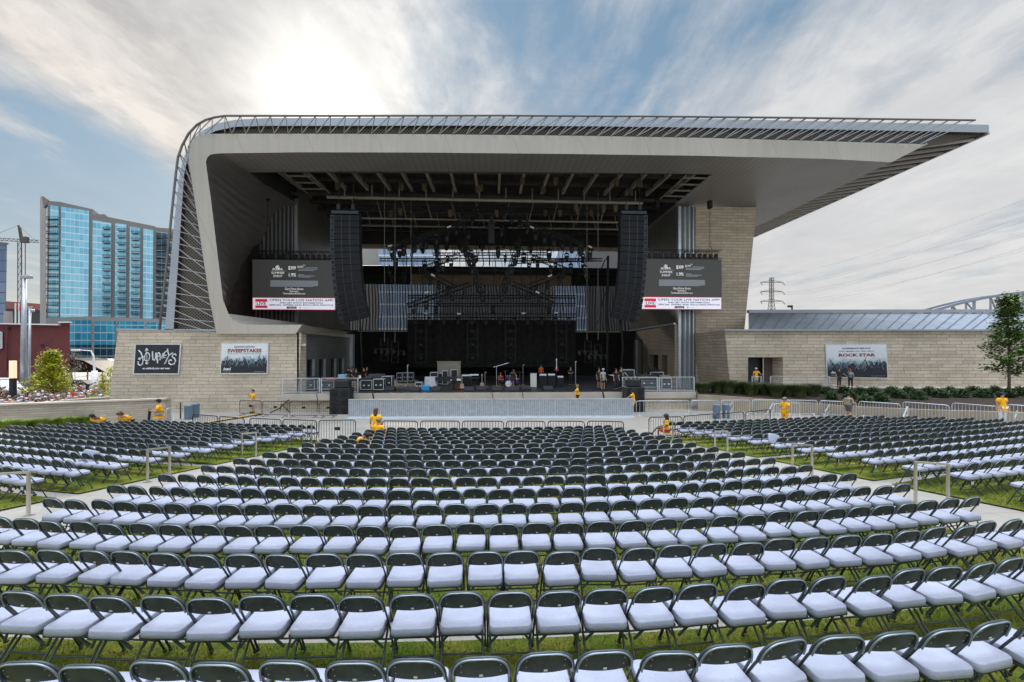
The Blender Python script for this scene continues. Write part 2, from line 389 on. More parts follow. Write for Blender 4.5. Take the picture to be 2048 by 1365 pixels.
mb.add(vs, [(j * (nx + 1) + i, j * (nx + 1) + i + 1, (j + 1) * (nx + 1) + i + 1, (j + 1) * (nx + 1) + i) for j in range(ny) for i in range(nx)
            if not (vs[j * (nx + 1) + i][0] < -27 and vs[j * (nx + 1) + i][1] > 24)])
def conc_mat():
    m = bpy.data.materials.new('paving'); m.use_nodes = True; t = NB(m.node_tree); bs = m.node_tree.nodes['Principled BSDF']
    P = t.n('ShaderNodeNewGeometry').outputs['Position']
    c = t.mix(t.ramp(t.noise(P, .35, 6, .65), [(.3, 0.0), (.7, 1.0)]), (.285, .26, .225), (.40, .365, .32))
    c = t.mix(t.ramp(t.noise(P, 9, 4, .7), [(.35, .25), (.6, 0.0)]), c, (.20, .18, .16))
    br = t.n('ShaderNodeTexBrick'); t.l(P, br.inputs['Vector']); br.offset = 0; br.inputs['Scale'].default_value = 1; br.inputs['Brick Width'].default_value = 2.6; br.inputs['Row Height'].default_value = 2.6; br.inputs['Mortar Size'].default_value = .012; br.inputs['Mortar Smooth'].default_value = .2
    c = t.mix(t.math('MULTIPLY', br.outputs['Fac'], .45), c, (.12, .11, .10))
    t.l(c, bs.inputs['Base Color']); bs.inputs['Roughness'].default_value = .8
    bn = t.n('ShaderNodeBump'); bn.inputs['Strength'].default_value = .15; bn.inputs['Distance'].default_value = .01; t.l(t.noise(P, 60, 4), bn.inputs['Height']); t.l(bn.outputs[0], bs.inputs['Normal'])
    return m
M['paving'] = conc_mat()
struct(mb, 'plaza', 'paving', smooth=True)
def lawn_mat():
    m = bpy.data.materials.new('lawn'); m.use_nodes = True; t = NB(m.node_tree); bs = m.node_tree.nodes['Principled BSDF']
    P = t.n('ShaderNodeNewGeometry').outputs['Position']
    c = t.mix(t.ramp(t.noise(P, 1.1, 6, .7, .4), [(.38, 0.0), (.62, 1.0)]), (.115, .19, .02), (.30, .28, .05))
    c = t.mix(t.ramp(t.noise(P, 30, 5, .75), [(.3, .65), (.55, 0.0)]), c, (.03, .048, .008))
    t.l(c, bs.inputs['Base Color']); bs.inputs['Roughness'].default_value = .9; bs.inputs['Specular IOR Level'].default_value = .1
    bn = t.n('ShaderNodeBump'); bn.inputs['Strength'].default_value = 1; bn.inputs['Distance'].default_value = .04; t.l(t.noise(P, 70, 4, .7), bn.inputs['Height']); t.l(bn.outputs[0], bs.inputs['Normal'])
    return m
M['lawn'] = lawn_mat()
rr = lambda dax: CC[1] - dax
aCL = lambda r: ang_at(r, L_CL, -1) - .35 / r; aCR = lambda r: ang_at(r, L_CR, 1) + .35 / r
aRI = lambda r: ang_at(r, L_RI, 1) - .3 / r; aLI = lambda r: ang_at(r, L_LI, -1) + .3 / r
# concrete arcs cross the lawn, so the lawn is cut into strips between them
ARCS = [(4.32, 4.72), (8.75, 9.15), (12.4, 12.8)]
def strips(lo, hi):
    cur = lo; out = []
    for a, b_ in ARCS:
        if a > cur: out.append((cur, min(a, hi))); cur = b_
    if cur < hi: out.append((cur, hi))
    return [q for q in out if q[1] - q[0] > .1]
lawn = MB()
for d0, d1 in strips(-3, 18.6):
    w = lambda r: R(-30) if rr(0) - r < 3.0 else aCL(r)
    aL = (lambda r: R(-24)) if d1 < 4.5 else aCL; aR_ = (lambda r: R(28)) if d1 < 4.5 else aCR
    s_ = sheet('x', rr(d1), rr(d0), aL, aR_, .035, None); lawn.add(s_.v, s_.f)
for d0, d1 in strips(5.0, 18.7):
    s_ = sheet('x', rr(d1), rr(d0), aRI, lambda r: R(58), .035, None, clip=outer_ok, na=90); lawn.add(s_.v, s_.f)
    s_ = sheet('x', rr(d1), rr(d0), lambda r: R(-60), aLI, .035, None, clip=outer_ok, na=90); lawn.add(s_.v, s_.f)
lo_ = struct(lawn, 'lawn', 'lawn', smooth=True, kind='structure')
# ------------------------------------------------------------------ grass blades on the near lawn
rng = np.random.default_rng(3)
NBL = 240000
dd = rng.uniform(0, 1, NBL) ** 1.25 * 8.5 + .8; r_ = rr(0) - dd
aa = rng.uniform(-.26, .36, NBL)
xs = CC[0] + r_ * np.sin(aa); ys = CC[1] - r_ * np.cos(aa)
camr = xs * cR.x + ys * cR.y; camd = xs * cF.x + ys * cF.y
inarc = np.zeros(NBL, bool)
for a, b_ in ARCS: inarc |= (dd > a - .02) & (dd < b_ + .02)
xl = L_CL[0] + (L_CL[2] - L_CL[0]) * (ys - L_CL[1]) / (L_CL[3] - L_CL[1]) - .35; xr = L_CR[0] + (L_CR[2] - L_CR[0]) * (ys - L_CR[1]) / (L_CR[3] - L_CR[1]) + .35
xi = L_RI[0] + (L_RI[2] - L_RI[0]) * (ys - L_RI[1]) / (L_RI[3] - L_RI[1]) - .3; xj = L_LI[0] + (L_LI[2] - L_LI[0]) * (ys - L_LI[1]) / (L_LI[3] - L_LI[1]) + .3
ok = (camd > 1.2) & (np.abs(camr) < camd * 1.35) & ~inarc & ((dd < 4.4) | ((xs > xl) & (xs < xr)) | (xs > xi) | (xs < xj))
xs, ys, dd = xs[ok], ys[ok], dd[ok]; n = len(xs)
zs = EYE - (2.82 + .0747 * (85.0 - np.hypot(xs - CC[0], ys - 85.0))) + .03
h = rng.uniform(.02, .055, n) * (1 + dd * .05); w = rng.uniform(.0025, .005, n) * (1 + dd * .12); an = rng.uniform(0, 6.28, n); lx = rng.normal(0, .35, n) * h; ly = rng.normal(0, .35, n) * h
V = np.empty((n, 3, 3)); V[:, 0] = np.stack([xs - np.cos(an) * w, ys - np.sin(an) * w, zs], 1); V[:, 1] = np.stack([xs + np.cos(an) * w, ys + np.sin(an) * w, zs], 1); V[:, 2] = np.stack([xs + lx, ys + ly, zs + h], 1)
me = bpy.data.meshes.new('grass'); me.vertices.add(n * 3); me.vertices.foreach_set('co', V.ravel()); me.loops.add(n * 3); me.loops.foreach_set('vertex_index', np.arange(n * 3)); me.polygons.add(n); me.polygons.foreach_set('loop_start', np.arange(n) * 3); me.update(); me.validate()
M['blade'] = mat('grass blades', (.15, .25, .025), .7, 0, .3, 1.1, col2=(.34, .31, .07)); me.materials.append(M['blade'])
go = put('grass', me); tag(go, 'short green and straw coloured grass between the chair rows', 'grass', kind='stuff')
# ------------------------------------------------------------------ folding chairs
def chair_parts(lod=0):
    n = 6 if lod == 0 else 4; P = {}
    # frame: front legs carried up into the back hoop
    f = MB(); side = [(.222, .33, .012), (.222, .19, .33), (.220, .095, .50), (.218, .045, .59)]
    k = 7 if lod == 0 else 4
    arc = []
    for i in range(k + 1):
        a = (math.pi / 2) * i / k; arc.append((.217 - .140 * (1 - math.cos(a)) ** 1.15, .032 - .060 * math.sin(a), .605 + .175 * math.sin(a) ** .9))
    # hoop: widen the curve like the real stamped hoop
    path = side + arc; full = path + [(0, -.034, .786)] + [(-x, y, z) for x, y, z in reversed(path)]
    f.tube(full, .0105, n)
    if lod == 0:
        f.tube([(.222, .33, .0), (.222, .325, .03)], .017, 6); f.tube([(-.222, .33, .0), (-.222, .325, .03)], .017, 6)
    P['frame'] = (f, ['chair'], True)
    # backrest: pressed panel bowed backwards
    bk = MB(); rows = 5 if lod == 0 else 3; cols = 10 if lod == 0 else 5
    def halfw(z):
        if z < .615: return .214
        s_ = min(1, (z - .605) / .175) ** 1.11; return .217 - .140 * (1 - math.sqrt(max(0, 1 - s_ * s_))) ** 1.15 if s_ < .985 else .09
    def ypl(z): return .045 - (z - .60) * .42
    vs = []
    for i in range(rows + 1):
        z = .598 + (.180) * i / rows; hw = halfw(z) - .004
        for j in range(cols + 1):
            u = -1 + 2 * j / cols; vs.append((u * hw, ypl(z) - .030 * (1 - u * u), z + (.006 * (1 - u * u) if i == rows else 0)))
    fs = [(i * (cols + 1) + j, i * (cols + 1) + j + 1, (i + 1) * (cols + 1) + j + 1, (i + 1) * (cols + 1) + j) for i in range(rows) for j in range(cols)]
    bk.add(vs, fs, 0); bk.add([(x, y + .010, z) for x, y, z in vs], [q[::-1] for q in fs], 0)
    N_ = cols + 1
    edge = list(range(cols + 1)); m_ = len(vs)
    bk.add([vs[i] for i in edge] + [(vs[i][0], vs[i][1] + .010, vs[i][2]) for i in edge], [(j + 1, j, N_ + j, N_ + j + 1) for j in range(cols)], 0)
    # rolled lip, the sky's highlight put into its paler blue colour
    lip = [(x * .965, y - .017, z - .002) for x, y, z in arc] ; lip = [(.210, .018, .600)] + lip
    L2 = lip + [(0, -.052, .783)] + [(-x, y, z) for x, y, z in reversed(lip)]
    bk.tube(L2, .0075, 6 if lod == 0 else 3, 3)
    if lod == 0:
        for sx_ in (-1, 1):
            for zz in (.655, .72):
                u = .72; y_ = ypl(zz) - .030 * (1 - u * u); bk.box((sx_ * .145 - .0035, y_ - .006, zz - .0035), (sx_ * .145 + .0035, y_ + .002, zz + .0035), 1)
        bk.box((-.014, ypl(.625) - .036, .618), (.014, ypl(.625) - .028, .634), 2)
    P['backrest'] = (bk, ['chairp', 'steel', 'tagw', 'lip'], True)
    # cushion
    cu = MB(); W2, y0, y1 = .205, -.045, .318
    def ring(ins, z, cr):
        out = []; pts = [((W2 - ins), y0 + ins, 1), ((W2 - ins), y1 - ins, 2), (-(W2 - ins), y1 - ins, 3), (-(W2 - ins), y0 + ins, 4)]
        cs = 3 if lod == 0 else 1
        for (x, y, q) in pts:
            ccx = x - math.copysign(cr, x); ccy = y + (cr if q in (1, 4) else -cr)
            a0 = {1: -90, 2: 0, 3: 90, 4: 180}[q]
            for i in range(cs + 1):
                a = R(a0 + 90 * i / cs); out.append((ccx + cr * math.cos(a), ccy + cr * math.sin(a), z))
        return out
    lv = [(.008, .412, .05), (0, .420, .055), (-.002, .45, .055), (0, .482, .055), (.002, .488, .055), (.008, .4915, .05), (.05, .4945, .05), (.12, .496, .03)] if lod == 0 else [(.006, .412, .05), (0, .45, .05), (.002, .484, .05), (.014, .493, .045), (.06, .499, .05)]
    rings = [ring(i_, z - .027, c_) for i_, z, c_ in lv]; k = len(rings[0]); vs = [p for r0 in rings for p in r0]
    fs = [(a * k + j, a * k + (j + 1) % k, (a + 1) * k + (j + 1) % k, (a + 1) * k + j) for a in range(len(rings) - 1) for j in range(k)]
    fs += [tuple(range(k))[::-1], tuple((len(rings) - 1) * k + j for j in range(k))]
    cu.add(vs, fs, 0); cu.v = [(x, y, z - .0) for x, y, z in cu.v]; P['seat_cushion'] = (cu, ['cush'], True)
    st = MB(); st.box((-.2, -.03, .366), (.2, .31, .3845)); 
    for sx_ in (-1, 1):
        st.beam((sx_ * .205, -.02, .385), (sx_ * .205, .31, .385), .012, .035)
        st.beam((sx_ * .125, -.02, .372), (sx_ * .205, .01, .265), .014, .022)
    P['seat'] = (st, ['chair'], False)
    for sx_, nm in ((-1, 'leg'), (1, 'leg.001')):
        lg = MB(); lg.tube([(sx_ * .198, .26, .385), (sx_ * .198, .02, .10), (sx_ * .198, -.06, .005)], .0115, n if lod == 0 else 3); P[nm] = (lg, ['chair'], True)
    sr = MB(); sr.tube([(-.2, .045, .135), (.2, .045, .135)], .009, n if lod == 0 else 3); sr.tube([(-.222, .262, .165), (.222, .262, .165)], .009, n if lod == 0 else 3); P['stretcher'] = (sr, ['chair'], True)
    return P
CH = {k: (v[0].mesh(k.split('.')[0], v[1], v[2])) for k, v in chair_parts(0).items()}
slots = []   # (x, y, rz, section, row, index)
PITCH = .932; SP = .472
def row_chairs(k, a0, a1, sec, phase=None, off=0.0):
    r = rr(2.884 + PITCH * (k + off) + (.055 if k == 0 else 0)); da = SP / r; n_ = int((a1 - a0) / da)
    if phase is None: st = (a0 + a1) / 2 - n_ * da / 2
    else: st = phase + math.floor((a0 - phase) / da + 1) * da
    out = []
    for i in range(n_ + 1):
        a = st + i * da
        if a > a1 + 1e-4 or a < a0 - 1e-4: continue
        x, y = arcpt(r, a); out.append((x, y, a))
    return out
def px_phase(px, k):
    r = rr(2.884 + PITCH * k); lo, hi = -.5, .5
    for _ in range(40):
        m_ = (lo + hi) / 2; x, y = arcpt(r, m_)
        if proj((x, y, 1))[0] < px: lo = m_
        else: hi = m_
    return lo
PH = {0: 962.5, 1: 921, 2: 967, 3: 1008}
chairs = []
for k in range(17):
    r = rr(2.884 + PITCH * k); a0 = ang_at(r, L_CL, -1) + .1 / r; a1 = ang_at(r, L_CR, 1) - .1 / r
    if k < 3: a0, a1 = R(-20), R(26)
    for x, y, a in row_chairs(k, a0, a1, 'C', px_phase(PH[k], k) if k in PH else None): chairs.append((x, y, a, 'C', k))
for j in range(-4, 12):
    for sec, (sx0, sd0), (sx1, sd1), sg in (('R', (10.9, 9.4), (7.8, 19.5), 1), ('L', (-11.4, 9.25), (-9.4, 18.6), -1)):
        dd_ = sd0 + (sd1 - sd0) * j / 11; x = sx0 + (sx1 - sx0) * j / 11; ph = math.atan(.29 - .0145 * (dd_ - 9)); yy = dd_
        for i in range(44):
            w_ = cR * x + cF * yy
            if outer_ok(w_.x, w_.y): chairs.append((w_.x, w_.y, sg * ph - YAW, sec, j + 5))
            x += sg * SP * math.cos(ph); yy += SP * math.sin(ph); ph += SP / 140
vis = []
for x, y, a, sec, k in chairs:
    z = zg(x, y) + .035; q = proj((x, y, z + .6))
    if q[2] > 1.5 and -60 < q[0] < 2108 and q[1] < 1365 + 40: vis.append((q[2], q[0], x, y, z, a, sec, k))
vis.sort(key=lambda t: t[0])
ind, rest = vis[:300], vis[300:]
rows_in = {}
for t in sorted(vis, key=lambda t: t[1]): rows_in.setdefault((t[6], t[7]), []).append(t)
def make_chair(loc, rz):
    t = bpy.data.objects.new('folding_chair', None); COL.objects.link(t); t.location = loc; t.rotation_euler = (0, 0, rz)
    for k, me in CH.items(): put(k.split('.')[0], me, t)
    return t
LET = 'ABCDEFGHIJKLMNOPQRS'
rnd = random.Random(11)
proto = None
sec_side = {}
for i, (d, px, x, y, z, a, sec, k) in enumerate(ind):
    rz = a + rnd.gauss(0, R(2.3)); loc = (x + rnd.gauss(0, .009), y + rnd.gauss(0, .02), z)
    if proto is None: proto = make_chair(loc, rz); o = proto
    else: o = copy_tree(proto, loc=loc, rz=rz)
    row = rows_in[(sec, k)]; idx = [j for j, t in enumerate(row) if t[2] == x and t[3] == y][0] + 1; nr = len(row)
    if sec == 'C': lab = 'dark folding chair with pale cushion, %s from the left in the %s nearest centre row' % (nth(idx), nth(k + 1)); grp = 'folding chairs in the centre block'
    else:
        rw = sorted([q for (s2, q) in rows_in if s2 == sec]); rn = rw.index(k) + 1
        if sec == 'R': lab = 'folding chair with pale cushion, %s from the aisle, %s nearest row towards the tree' % (nth(idx), nth(rn)); grp = 'folding chairs in the block towards the tree'
        else: lab = 'folding chair with pale cushion, %s from the aisle, %s nearest row towards the tower' % (nth(nr - idx + 1), nth(rn)); grp = 'folding chairs in the block towards the tower'
    tag(o, lab, 'chair', grp)
# row letters hang from the first chair of each side row
for sec, nm in (('R', 'tree'), ('L', 'tower')):
    for j, lt in ((-1, 'N'), (0, 'M'), (1, 'L'), (2, 'K'), (3, 'J')):
        row = [c for c in chairs if c[3] == sec and c[4] == j + 5]
        if not row: continue
        x, y, a = row[0][:3]; q = proj((x, y, zg(x, y) + .3))
        if not (0 < q[0] < 2040): continue
        sx_ = -1 if sec == 'R' else 1; tb = MB(); tb.box((sx_ * .2 - .062, -.075, .285), (sx_ * .2 + .062, -.065, .405), 0); tb.text(lt, .13, (sx_ * .2, -.079, .30), (1, 0, 0), (0, 0, 1), 1, ext=0, bold=.004)
        tb.xf(Matrix.Translation((x, y, zg(x, y) + .035)) @ Matrix.Rotation(a, 4, 'Z')); solo(tb, 'row_sign', ['ink', 'white'], 'small black sign lettered %s hung on the aisle chair, %s side block' % (lt, nm), 'row sign', 'row letter signs')
# the far chairs, one mass
base = chair_parts(1); bv, bf, bm_ = [], [], []; mats = ['chair', 'chairp', 'steel', 'tagw', 'cush', 'lip']
for k, (mb, ms, sm) in base.items():
    o_ = len(bv); bv += mb.v; bf += [tuple(i + o_ for i in f) for f in mb.f]; bm_ += [mats.index(ms[i]) for i in mb.m]
bv = np.array(bv)
allv, allf, allm = [], [], []
for (d, px, x, y, z, a, sec, k) in rest:
    rz = a + rnd.gauss(0, R(1.5)); c, s_ = math.cos(rz), math.sin(rz)
    v = np.empty_like(bv); v[:, 0] = x + bv[:, 0] * c - bv[:, 1] * s_; v[:, 1] = y + bv[:, 0] * s_ + bv[:, 1] * c; v[:, 2] = z + bv[:, 2]
    o_ = len(allv) * len(bv); allv.append(v); allf += [tuple(i + o_ for i in f) for f in bf]; allm += bm_
me = bpy.data.meshes.new('folding_chairs_far'); me.from_pydata(np.concatenate(allv).tolist(), [], allf)
for m_ in mats: me.materials.append(M[m_])
me.polygons.foreach_set('material_index', allm); me.polygons.foreach_set('use_smooth', [True] * len(allf))
o = put('far_chairs', me); tag(o, 'mass of dark folding chairs with pale cushions filling the rows towards the stage', 'chairs', kind='stuff')
print('chairs in view', len(vis))
# two loose cushions stood against chairs
for i, (px, py, lab) in enumerate(((178, 932, 'loose pale seat cushion stood on edge against a chair beside the aisle in row K'), (1549, 888, 'loose pale seat cushion stood on edge beside the aisle chairs towards the tree'))):
    p = G(px, py + 26); cu = chair_parts(0)['seat_cushion'][0]; cu.xf(Matrix.Translation((0, -.165, -.46))); cu.xf(Matrix.Rotation(R(68), 4, 'X')); cu.xf(Matrix.Rotation(R(12), 4, 'Y')); cu.xf(Matrix.Translation((p.x, p.y, p.z + .68)))
    solo(cu, 'seat_cushion_loose', ['cush'], lab, 'cushion', 'loose seat cushions', True)
# aisle handrails
def handrail(pa, pb, lab, h=.92):
    a, b_ = G(*pa), G(*pb); t = thing('handrail', a, lab, 'handrail', group='steel handrails in the aisles'); mb = MB()
    for q in (a, b_):
        m2 = MB(); m2.beam(q, q + Vector((0, 0, h - .02)), .045, .045); m2.box((q.x - .07, q.y - .07, q.z), (q.x + .07, q.y + .07, q.z + .012)); part(m2, 'post', 'stain', t)
    d = (b_ - a).normalized() * .0225; mb.beam(a + Vector((0, 0, h)) - d, b_ + Vector((0, 0, h)) + d, .05, .042); part(mb, 'rail', 'stain', t)
for pa, pb, lab in (((1831, 1005), (1896, 1012), 'steel aisle handrail beside the chairs of row M'), ((1585, 950), (1624, 955), 'steel aisle handrail beside the chairs of row J'),
                    ((1430, 912), (1455, 912), 'steel aisle handrail third from the camera on the tree side'), ((1327, 884), (1345, 883), 'small steel aisle handrail next to the seated woman with crossed legs'),
                    ((57, 1032), (-30, 1040), 'steel aisle handrail beside the chairs of row L'), ((339, 958), (295, 965), 'steel aisle handrail second from the camera on the tower side'),
                    ((512, 915), (484, 917), 'steel aisle handrail third from the camera on the tower side'), ((623, 888), (604, 889), 'small steel aisle handrail farthest up the aisle on the tower side')):
    handrail(pa, pb, lab)
# ------------------------------------------------------------------ stage house and roof
YB = 31.0
def poly_px(pts, Y): return [PY(x, y, Y) for x, y in pts]
def arc_px(c, r0, a0, a1, n): return [(c[0] + r0[0] * math.cos(R(a)), c[1] - r0[1] * math.sin(R(a))) for a in [a0 + (a1 - a0) * i / n for i in range(n + 1)]]
roof = thing('stage_roof', (-22, 31, 6), 'sweeping pale metal stage canopy that folds down into a leaning leg, cantilevered at its other end', 'stage roof')
# fascia band : outer contour (from foot, up, round the corner, along the top to the tip) and matching inner contour
outer = [(433, 668), (419, 600), (404, 500), (389, 400), (377, 322), (375, 300), (379, 285), (389, 274), (404, 269), (430, 268), (600, 268), (850, 268.8), (1150, 272), (1400, 276), (1650, 283), (1852, 289)]
inner = [(457, 628), (446, 600), (434, 500), (422, 400), (413, 335), (412, 324), (415, 315), (421, 310), (430, 308), (445, 307), (600, 305), (850, 305.5), (1150, 308.5), (1400, 312), (1650, 318), (1783, 325)]
mb = MB(); O_ = poly_px(outer, YB); I_ = poly_px(inner, YB); n = len(O_)
Ob = [p + Vector((0, .9, 0)) for p in O_]; Ib = [p + Vector((0, .9, 0)) for p in I_]
# the lower lip of the fascia leans back, so the face turns a little
mb.add(O_ + I_ + Ob + Ib, [(i, i + 1, n + i + 1, n + i) for i in range(n - 1)] + [(i + 1, i, 2 * n + i, 2 * n + i + 1) for i in range(n - 1)] + [(n - 1, 2 * n - 1 - 0, 4 * n - 1, 3 * n - 1)])
mb.v[-1]
def band_mat():
    m = bpy.data.materials.new('fascia metal panels'); m.use_nodes = True; t = NB(m.node_tree); bs = m.node_tree.nodes['Principled BSDF']
    P = t.n('ShaderNodeNewGeometry').outputs['Position']; sp = t.n('ShaderNodeSeparateXYZ'); t.l(P, sp.inputs[0])
    c = t.mix(t.ramp(t.noise(P, .12, 4, .5), [(.3, 0.0), (.7, 1.0)]), (.43, .395, .35), (.52, .485, .435))
    c = t.mix(1.0, c, t.ramp(t.noise(t.mapping(P, (2.5, 1, .12)), 1.0, 6, .7), [(.3, (.90, .89, .87)), (.7, (1.04, 1.04, 1.04))]), 'MULTIPLY')
    fr = t.math('FRACT', t.math('MULTIPLY', t.math('ADD', sp.outputs[0], t.math('MULTIPLY', sp.outputs[2], .42)), .19))
    c = t.mix(t.math('MULTIPLY', t.math('LESS_THAN', fr, .007), .6), c, (.25, .23, .2))
    t.l(c, bs.inputs['Base Color']); bs.inputs['Roughness'].default_value = .42; bs.inputs['Metallic'].default_value = .2
    return m
M['band2'] = band_mat()
part(mb, 'fascia', 'band2', roof)
# sill box at the foot, running along the top of the stone block and then back beside the stage
mb = MB(); a_ = poly_px([(433, 668), (590, 668.5), (604, 650), (462, 650), (445, 648)], YB - .02)
A = PY(433, 668, YB - .03); B = PY(591, 668, YB - .03); Cc = PY(604, 650, YB - .03); Dd = PY(500, 650, YB - .03); D3 = PY(478, 647, YB - .03); D4 = PY(465, 640, YB - .03); I0 = PY(457, 628, YB - .03)
mb.add([A, B, Cc, Dd, D3, D4, I0], [(0, 1, 2, 3, 4, 5, 6)]); mb.add([Dd, D3, D4, I0] + [Vector((p.x + .8, 41.3, p.z)) for p in (Dd, D3, D4, I0)], [(0, 1, 5, 4), (1, 2, 6, 5), (2, 3, 7, 6)])
x1 = B.x; zb = B.z; zt = Cc.z
mb.add([B, Vector((x1, 42.4, zb)), Vector((x1 - .3, 42.4, zt)), Cc], [(0, 1, 2, 3)])
mb.add([Dd, Cc, Vector((Cc.x, 42.4, zt)), Vector((Dd.x, 42.4, zt))], [(0, 1, 2, 3)])
part(mb, 'sill', 'band2', roof)
# inner shell : goes back from the inner contour; ribbed metal lining
def lining_mat():
    m = bpy.data.materials.new('ribbed lining'); m.use_nodes = True; t = NB(m.node_tree); bs = m.node_tree.nodes['Principled BSDF']
    P = t.n('ShaderNodeNewGeometry').outputs['Position']; sp = t.n('ShaderNodeSeparateXYZ'); t.l(P, sp.inputs[0])
    fr = t.math('FRACT', t.math('MULTIPLY', sp.outputs[2], 1.0)); 
    c = t.mix(t.ramp(t.noise(P, .3, 4), [(.3, 0.0), (.7, 1.0)]), (.17, .155, .145), (.22, .20, .185))
    t.l(c, bs.inputs['Base Color']); bs.inputs['Roughness'].default_value = .38; bs.inputs['Metallic'].default_value = .35
    w = t.n('ShaderNodeTexWave'); w.bands_direction = 'Z'; w.inputs['Scale'].default_value = .42; w.inputs['Distortion'].default_value = 0; t.l(P, w.inputs['Vector'])
    bn = t.n('ShaderNodeBump'); bn.inputs['Strength'].default_value = .7; bn.inputs['Distance'].default_value = .12; t.l(w.outputs['Fac'], bn.inputs['Height']); t.l(bn.outputs[0], bs.inputs['Normal'])
    return m
M['lining'] = lining_mat()
def soffit_mat():
    m = bpy.data.materials.new('soffit strips'); m.use_nodes = True; t = NB(m.node_tree); bs = m.node_tree.nodes['Principled BSDF']
    P = t.n('ShaderNodeNewGeometry').outputs['Position']; sp = t.n('ShaderNodeSeparateXYZ'); t.l(P, sp.inputs[0])
    fr = t.math('FRACT', t.math('MULTIPLY', sp.outputs[0], 1.9))
    c = t.mix(t.ramp(t.noise(P, .25, 4), [(.3, 0.0), (.7, 1.0)]), (.255, .235, .215), (.31, .285, .26))
    c = t.mix(t.math('MULTIPLY', t.math('LESS_THAN', fr, .09), .7), c, (.10, .09, .085))
    t.l(c, bs.inputs['Base Color']); bs.inputs['Roughness'].default_value = .4; bs.inputs['Metallic'].default_value = .25
    return m
M['soffit2'] = soffit_mat()
ZS = 20.0
mb = MB()
front = I_[:10]; back = poly_px([(457, 646), (469, 623), (486, 582), (501, 542), (515, 500), (534, 461), (543, 441), (550, 425), (573, 413), (600, 411)], 41.38)
front = [I_[0], I_[1], I_[1].lerp(I_[2], .5), I_[2], I_[2].lerp(I_[3], .5), I_[3], I_[4], I_[6], I_[8], I_[9]]
mid = [f.lerp(b_, .5) + Vector((-.35, 0, 0)) for f, b_ in zip(front, back)]
k = len(front); mb.add(front + mid + back, [(i, i + 1, k + i + 1, k + i) for i in range(k - 1)] + [(k + i, k + i + 1, 2 * k + i + 1, 2 * k + i) for i in range(k - 1)])
part(mb, 'curved_lining', 'lining', roof, smooth=True)
# flat soffit with the stage opening left out; the right edge runs back parallel to the house
zl = I_[9].z
def sz(x): # underside height follows the fascia's lower edge
    xs_ = [p.x for p in I_[9:]]; zs_ = [p.z for p in I_[9:]]
    return float(np.interp(x, xs_, zs_))
yo0 = 34.2; xoL, xoR = -20.2, 19.4; XT = I_[-1].x; YE = 60.0
mb = MB()
fx = [p.x for p in I_[9:]]; fx = sorted(set([round(v, 3) for v in fx] + [xoL, xoR, 0, 8, -10]))
def strip(xa, xb, ya, yb):
    xs_ = [xa] + [v for v in fx if xa + .01 < v < xb - .01] + [xb]
    for p, q in zip(xs_[:-1], xs_[1:]): mb.add([(p, ya, sz(p)), (q, ya, sz(q)), (q, yb, sz(q)), (p, yb, sz(p))], [(0, 1, 2, 3)])
strip(I_[9].x, XT, YB, yo0); strip(xoR, XT, yo0, YE); strip(I_[9].x, xoL, yo0, 41.36)
part(mb, 'soffit', 'soffit2', roof)
# narrow opening upstand, dark
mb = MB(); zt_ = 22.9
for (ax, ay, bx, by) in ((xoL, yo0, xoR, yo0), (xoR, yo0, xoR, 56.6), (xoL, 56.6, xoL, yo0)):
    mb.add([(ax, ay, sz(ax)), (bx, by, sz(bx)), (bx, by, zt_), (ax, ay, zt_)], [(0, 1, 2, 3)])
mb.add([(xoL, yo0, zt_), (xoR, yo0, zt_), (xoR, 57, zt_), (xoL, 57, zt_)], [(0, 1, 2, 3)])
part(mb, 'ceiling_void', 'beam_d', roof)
# chamfered edge of the soffit box beside the louvre strip, and the box top
mb = MB(); T0 = O_[-1]; Lw = I_[-1]
mb.add([Lw, Vector((Lw.x, YE, Lw.z)), Vector((T0.x, YE, T0.z)), T0], [(0, 1, 2, 3)])
mb.add([(Lw.x - .0, YB, Lw.z - .02), (Lw.x + .28, YB, Lw.z + .10), (Lw.x + .28, YE, Lw.z + .10), (Lw.x, YE, Lw.z - .02)], [(0, 1, 2, 3)])
part(mb, 'edge_trim', 'band2', roof)
# outer skin : roof plane, front face, side leg
tipT, tipB = PY(1978, 250, YB), PY(1978, 265.5, YB)
so_ = [(330, 660), (338, 560), (350, 430), (360, 345), (366, 318), (380, 288), (402, 263), (430, 248), (470, 240), (530, 236.5), (700, 236), (900, 235), (1200, 236.5), (1500, 240), (1750, 245), (1978, 250)]
si_ = [(347, 660), (354, 560), (362, 440), (368, 350), (374, 322), (388, 296), (408, 273), (432, 262), (470, 254), (530, 252), (700, 252), (900, 251.5), (1200, 253), (1500, 257), (1750, 261), (1978, 265.5)]
SO, SI = poly_px(so_, YB + .15), poly_px(si_, YB + .15); n = len(SO); mb = MB()
SOb = [Vector((p.x, YE + .6, p.z)) for p in SO]; SIb = [Vector((p.x, YE + .6, p.z)) for p in SI]
mb.add(SO + SI + SOb + SIb, [(i, i + 1, n + i + 1, n + i) for i in range(n - 1)] + [(i + 1, i, 2 * n + i, 2 * n + i + 1) for i in range(n - 1)] + [(n - 1, 3 * n - 1, 4 * n - 1, 2 * n - 1)])
part(mb, 'outer_skin', 'skin', roof)
mb = MB(); mb.add(SI + SIb, [(i, i + 1, n + i + 1, n + i) for i in range(n - 1)])
M['under'] = mat('perforated underside', (.055, .045, .038), .7, .2, .25, 2)
part(mb, 'skin_underside', 'under', roof)
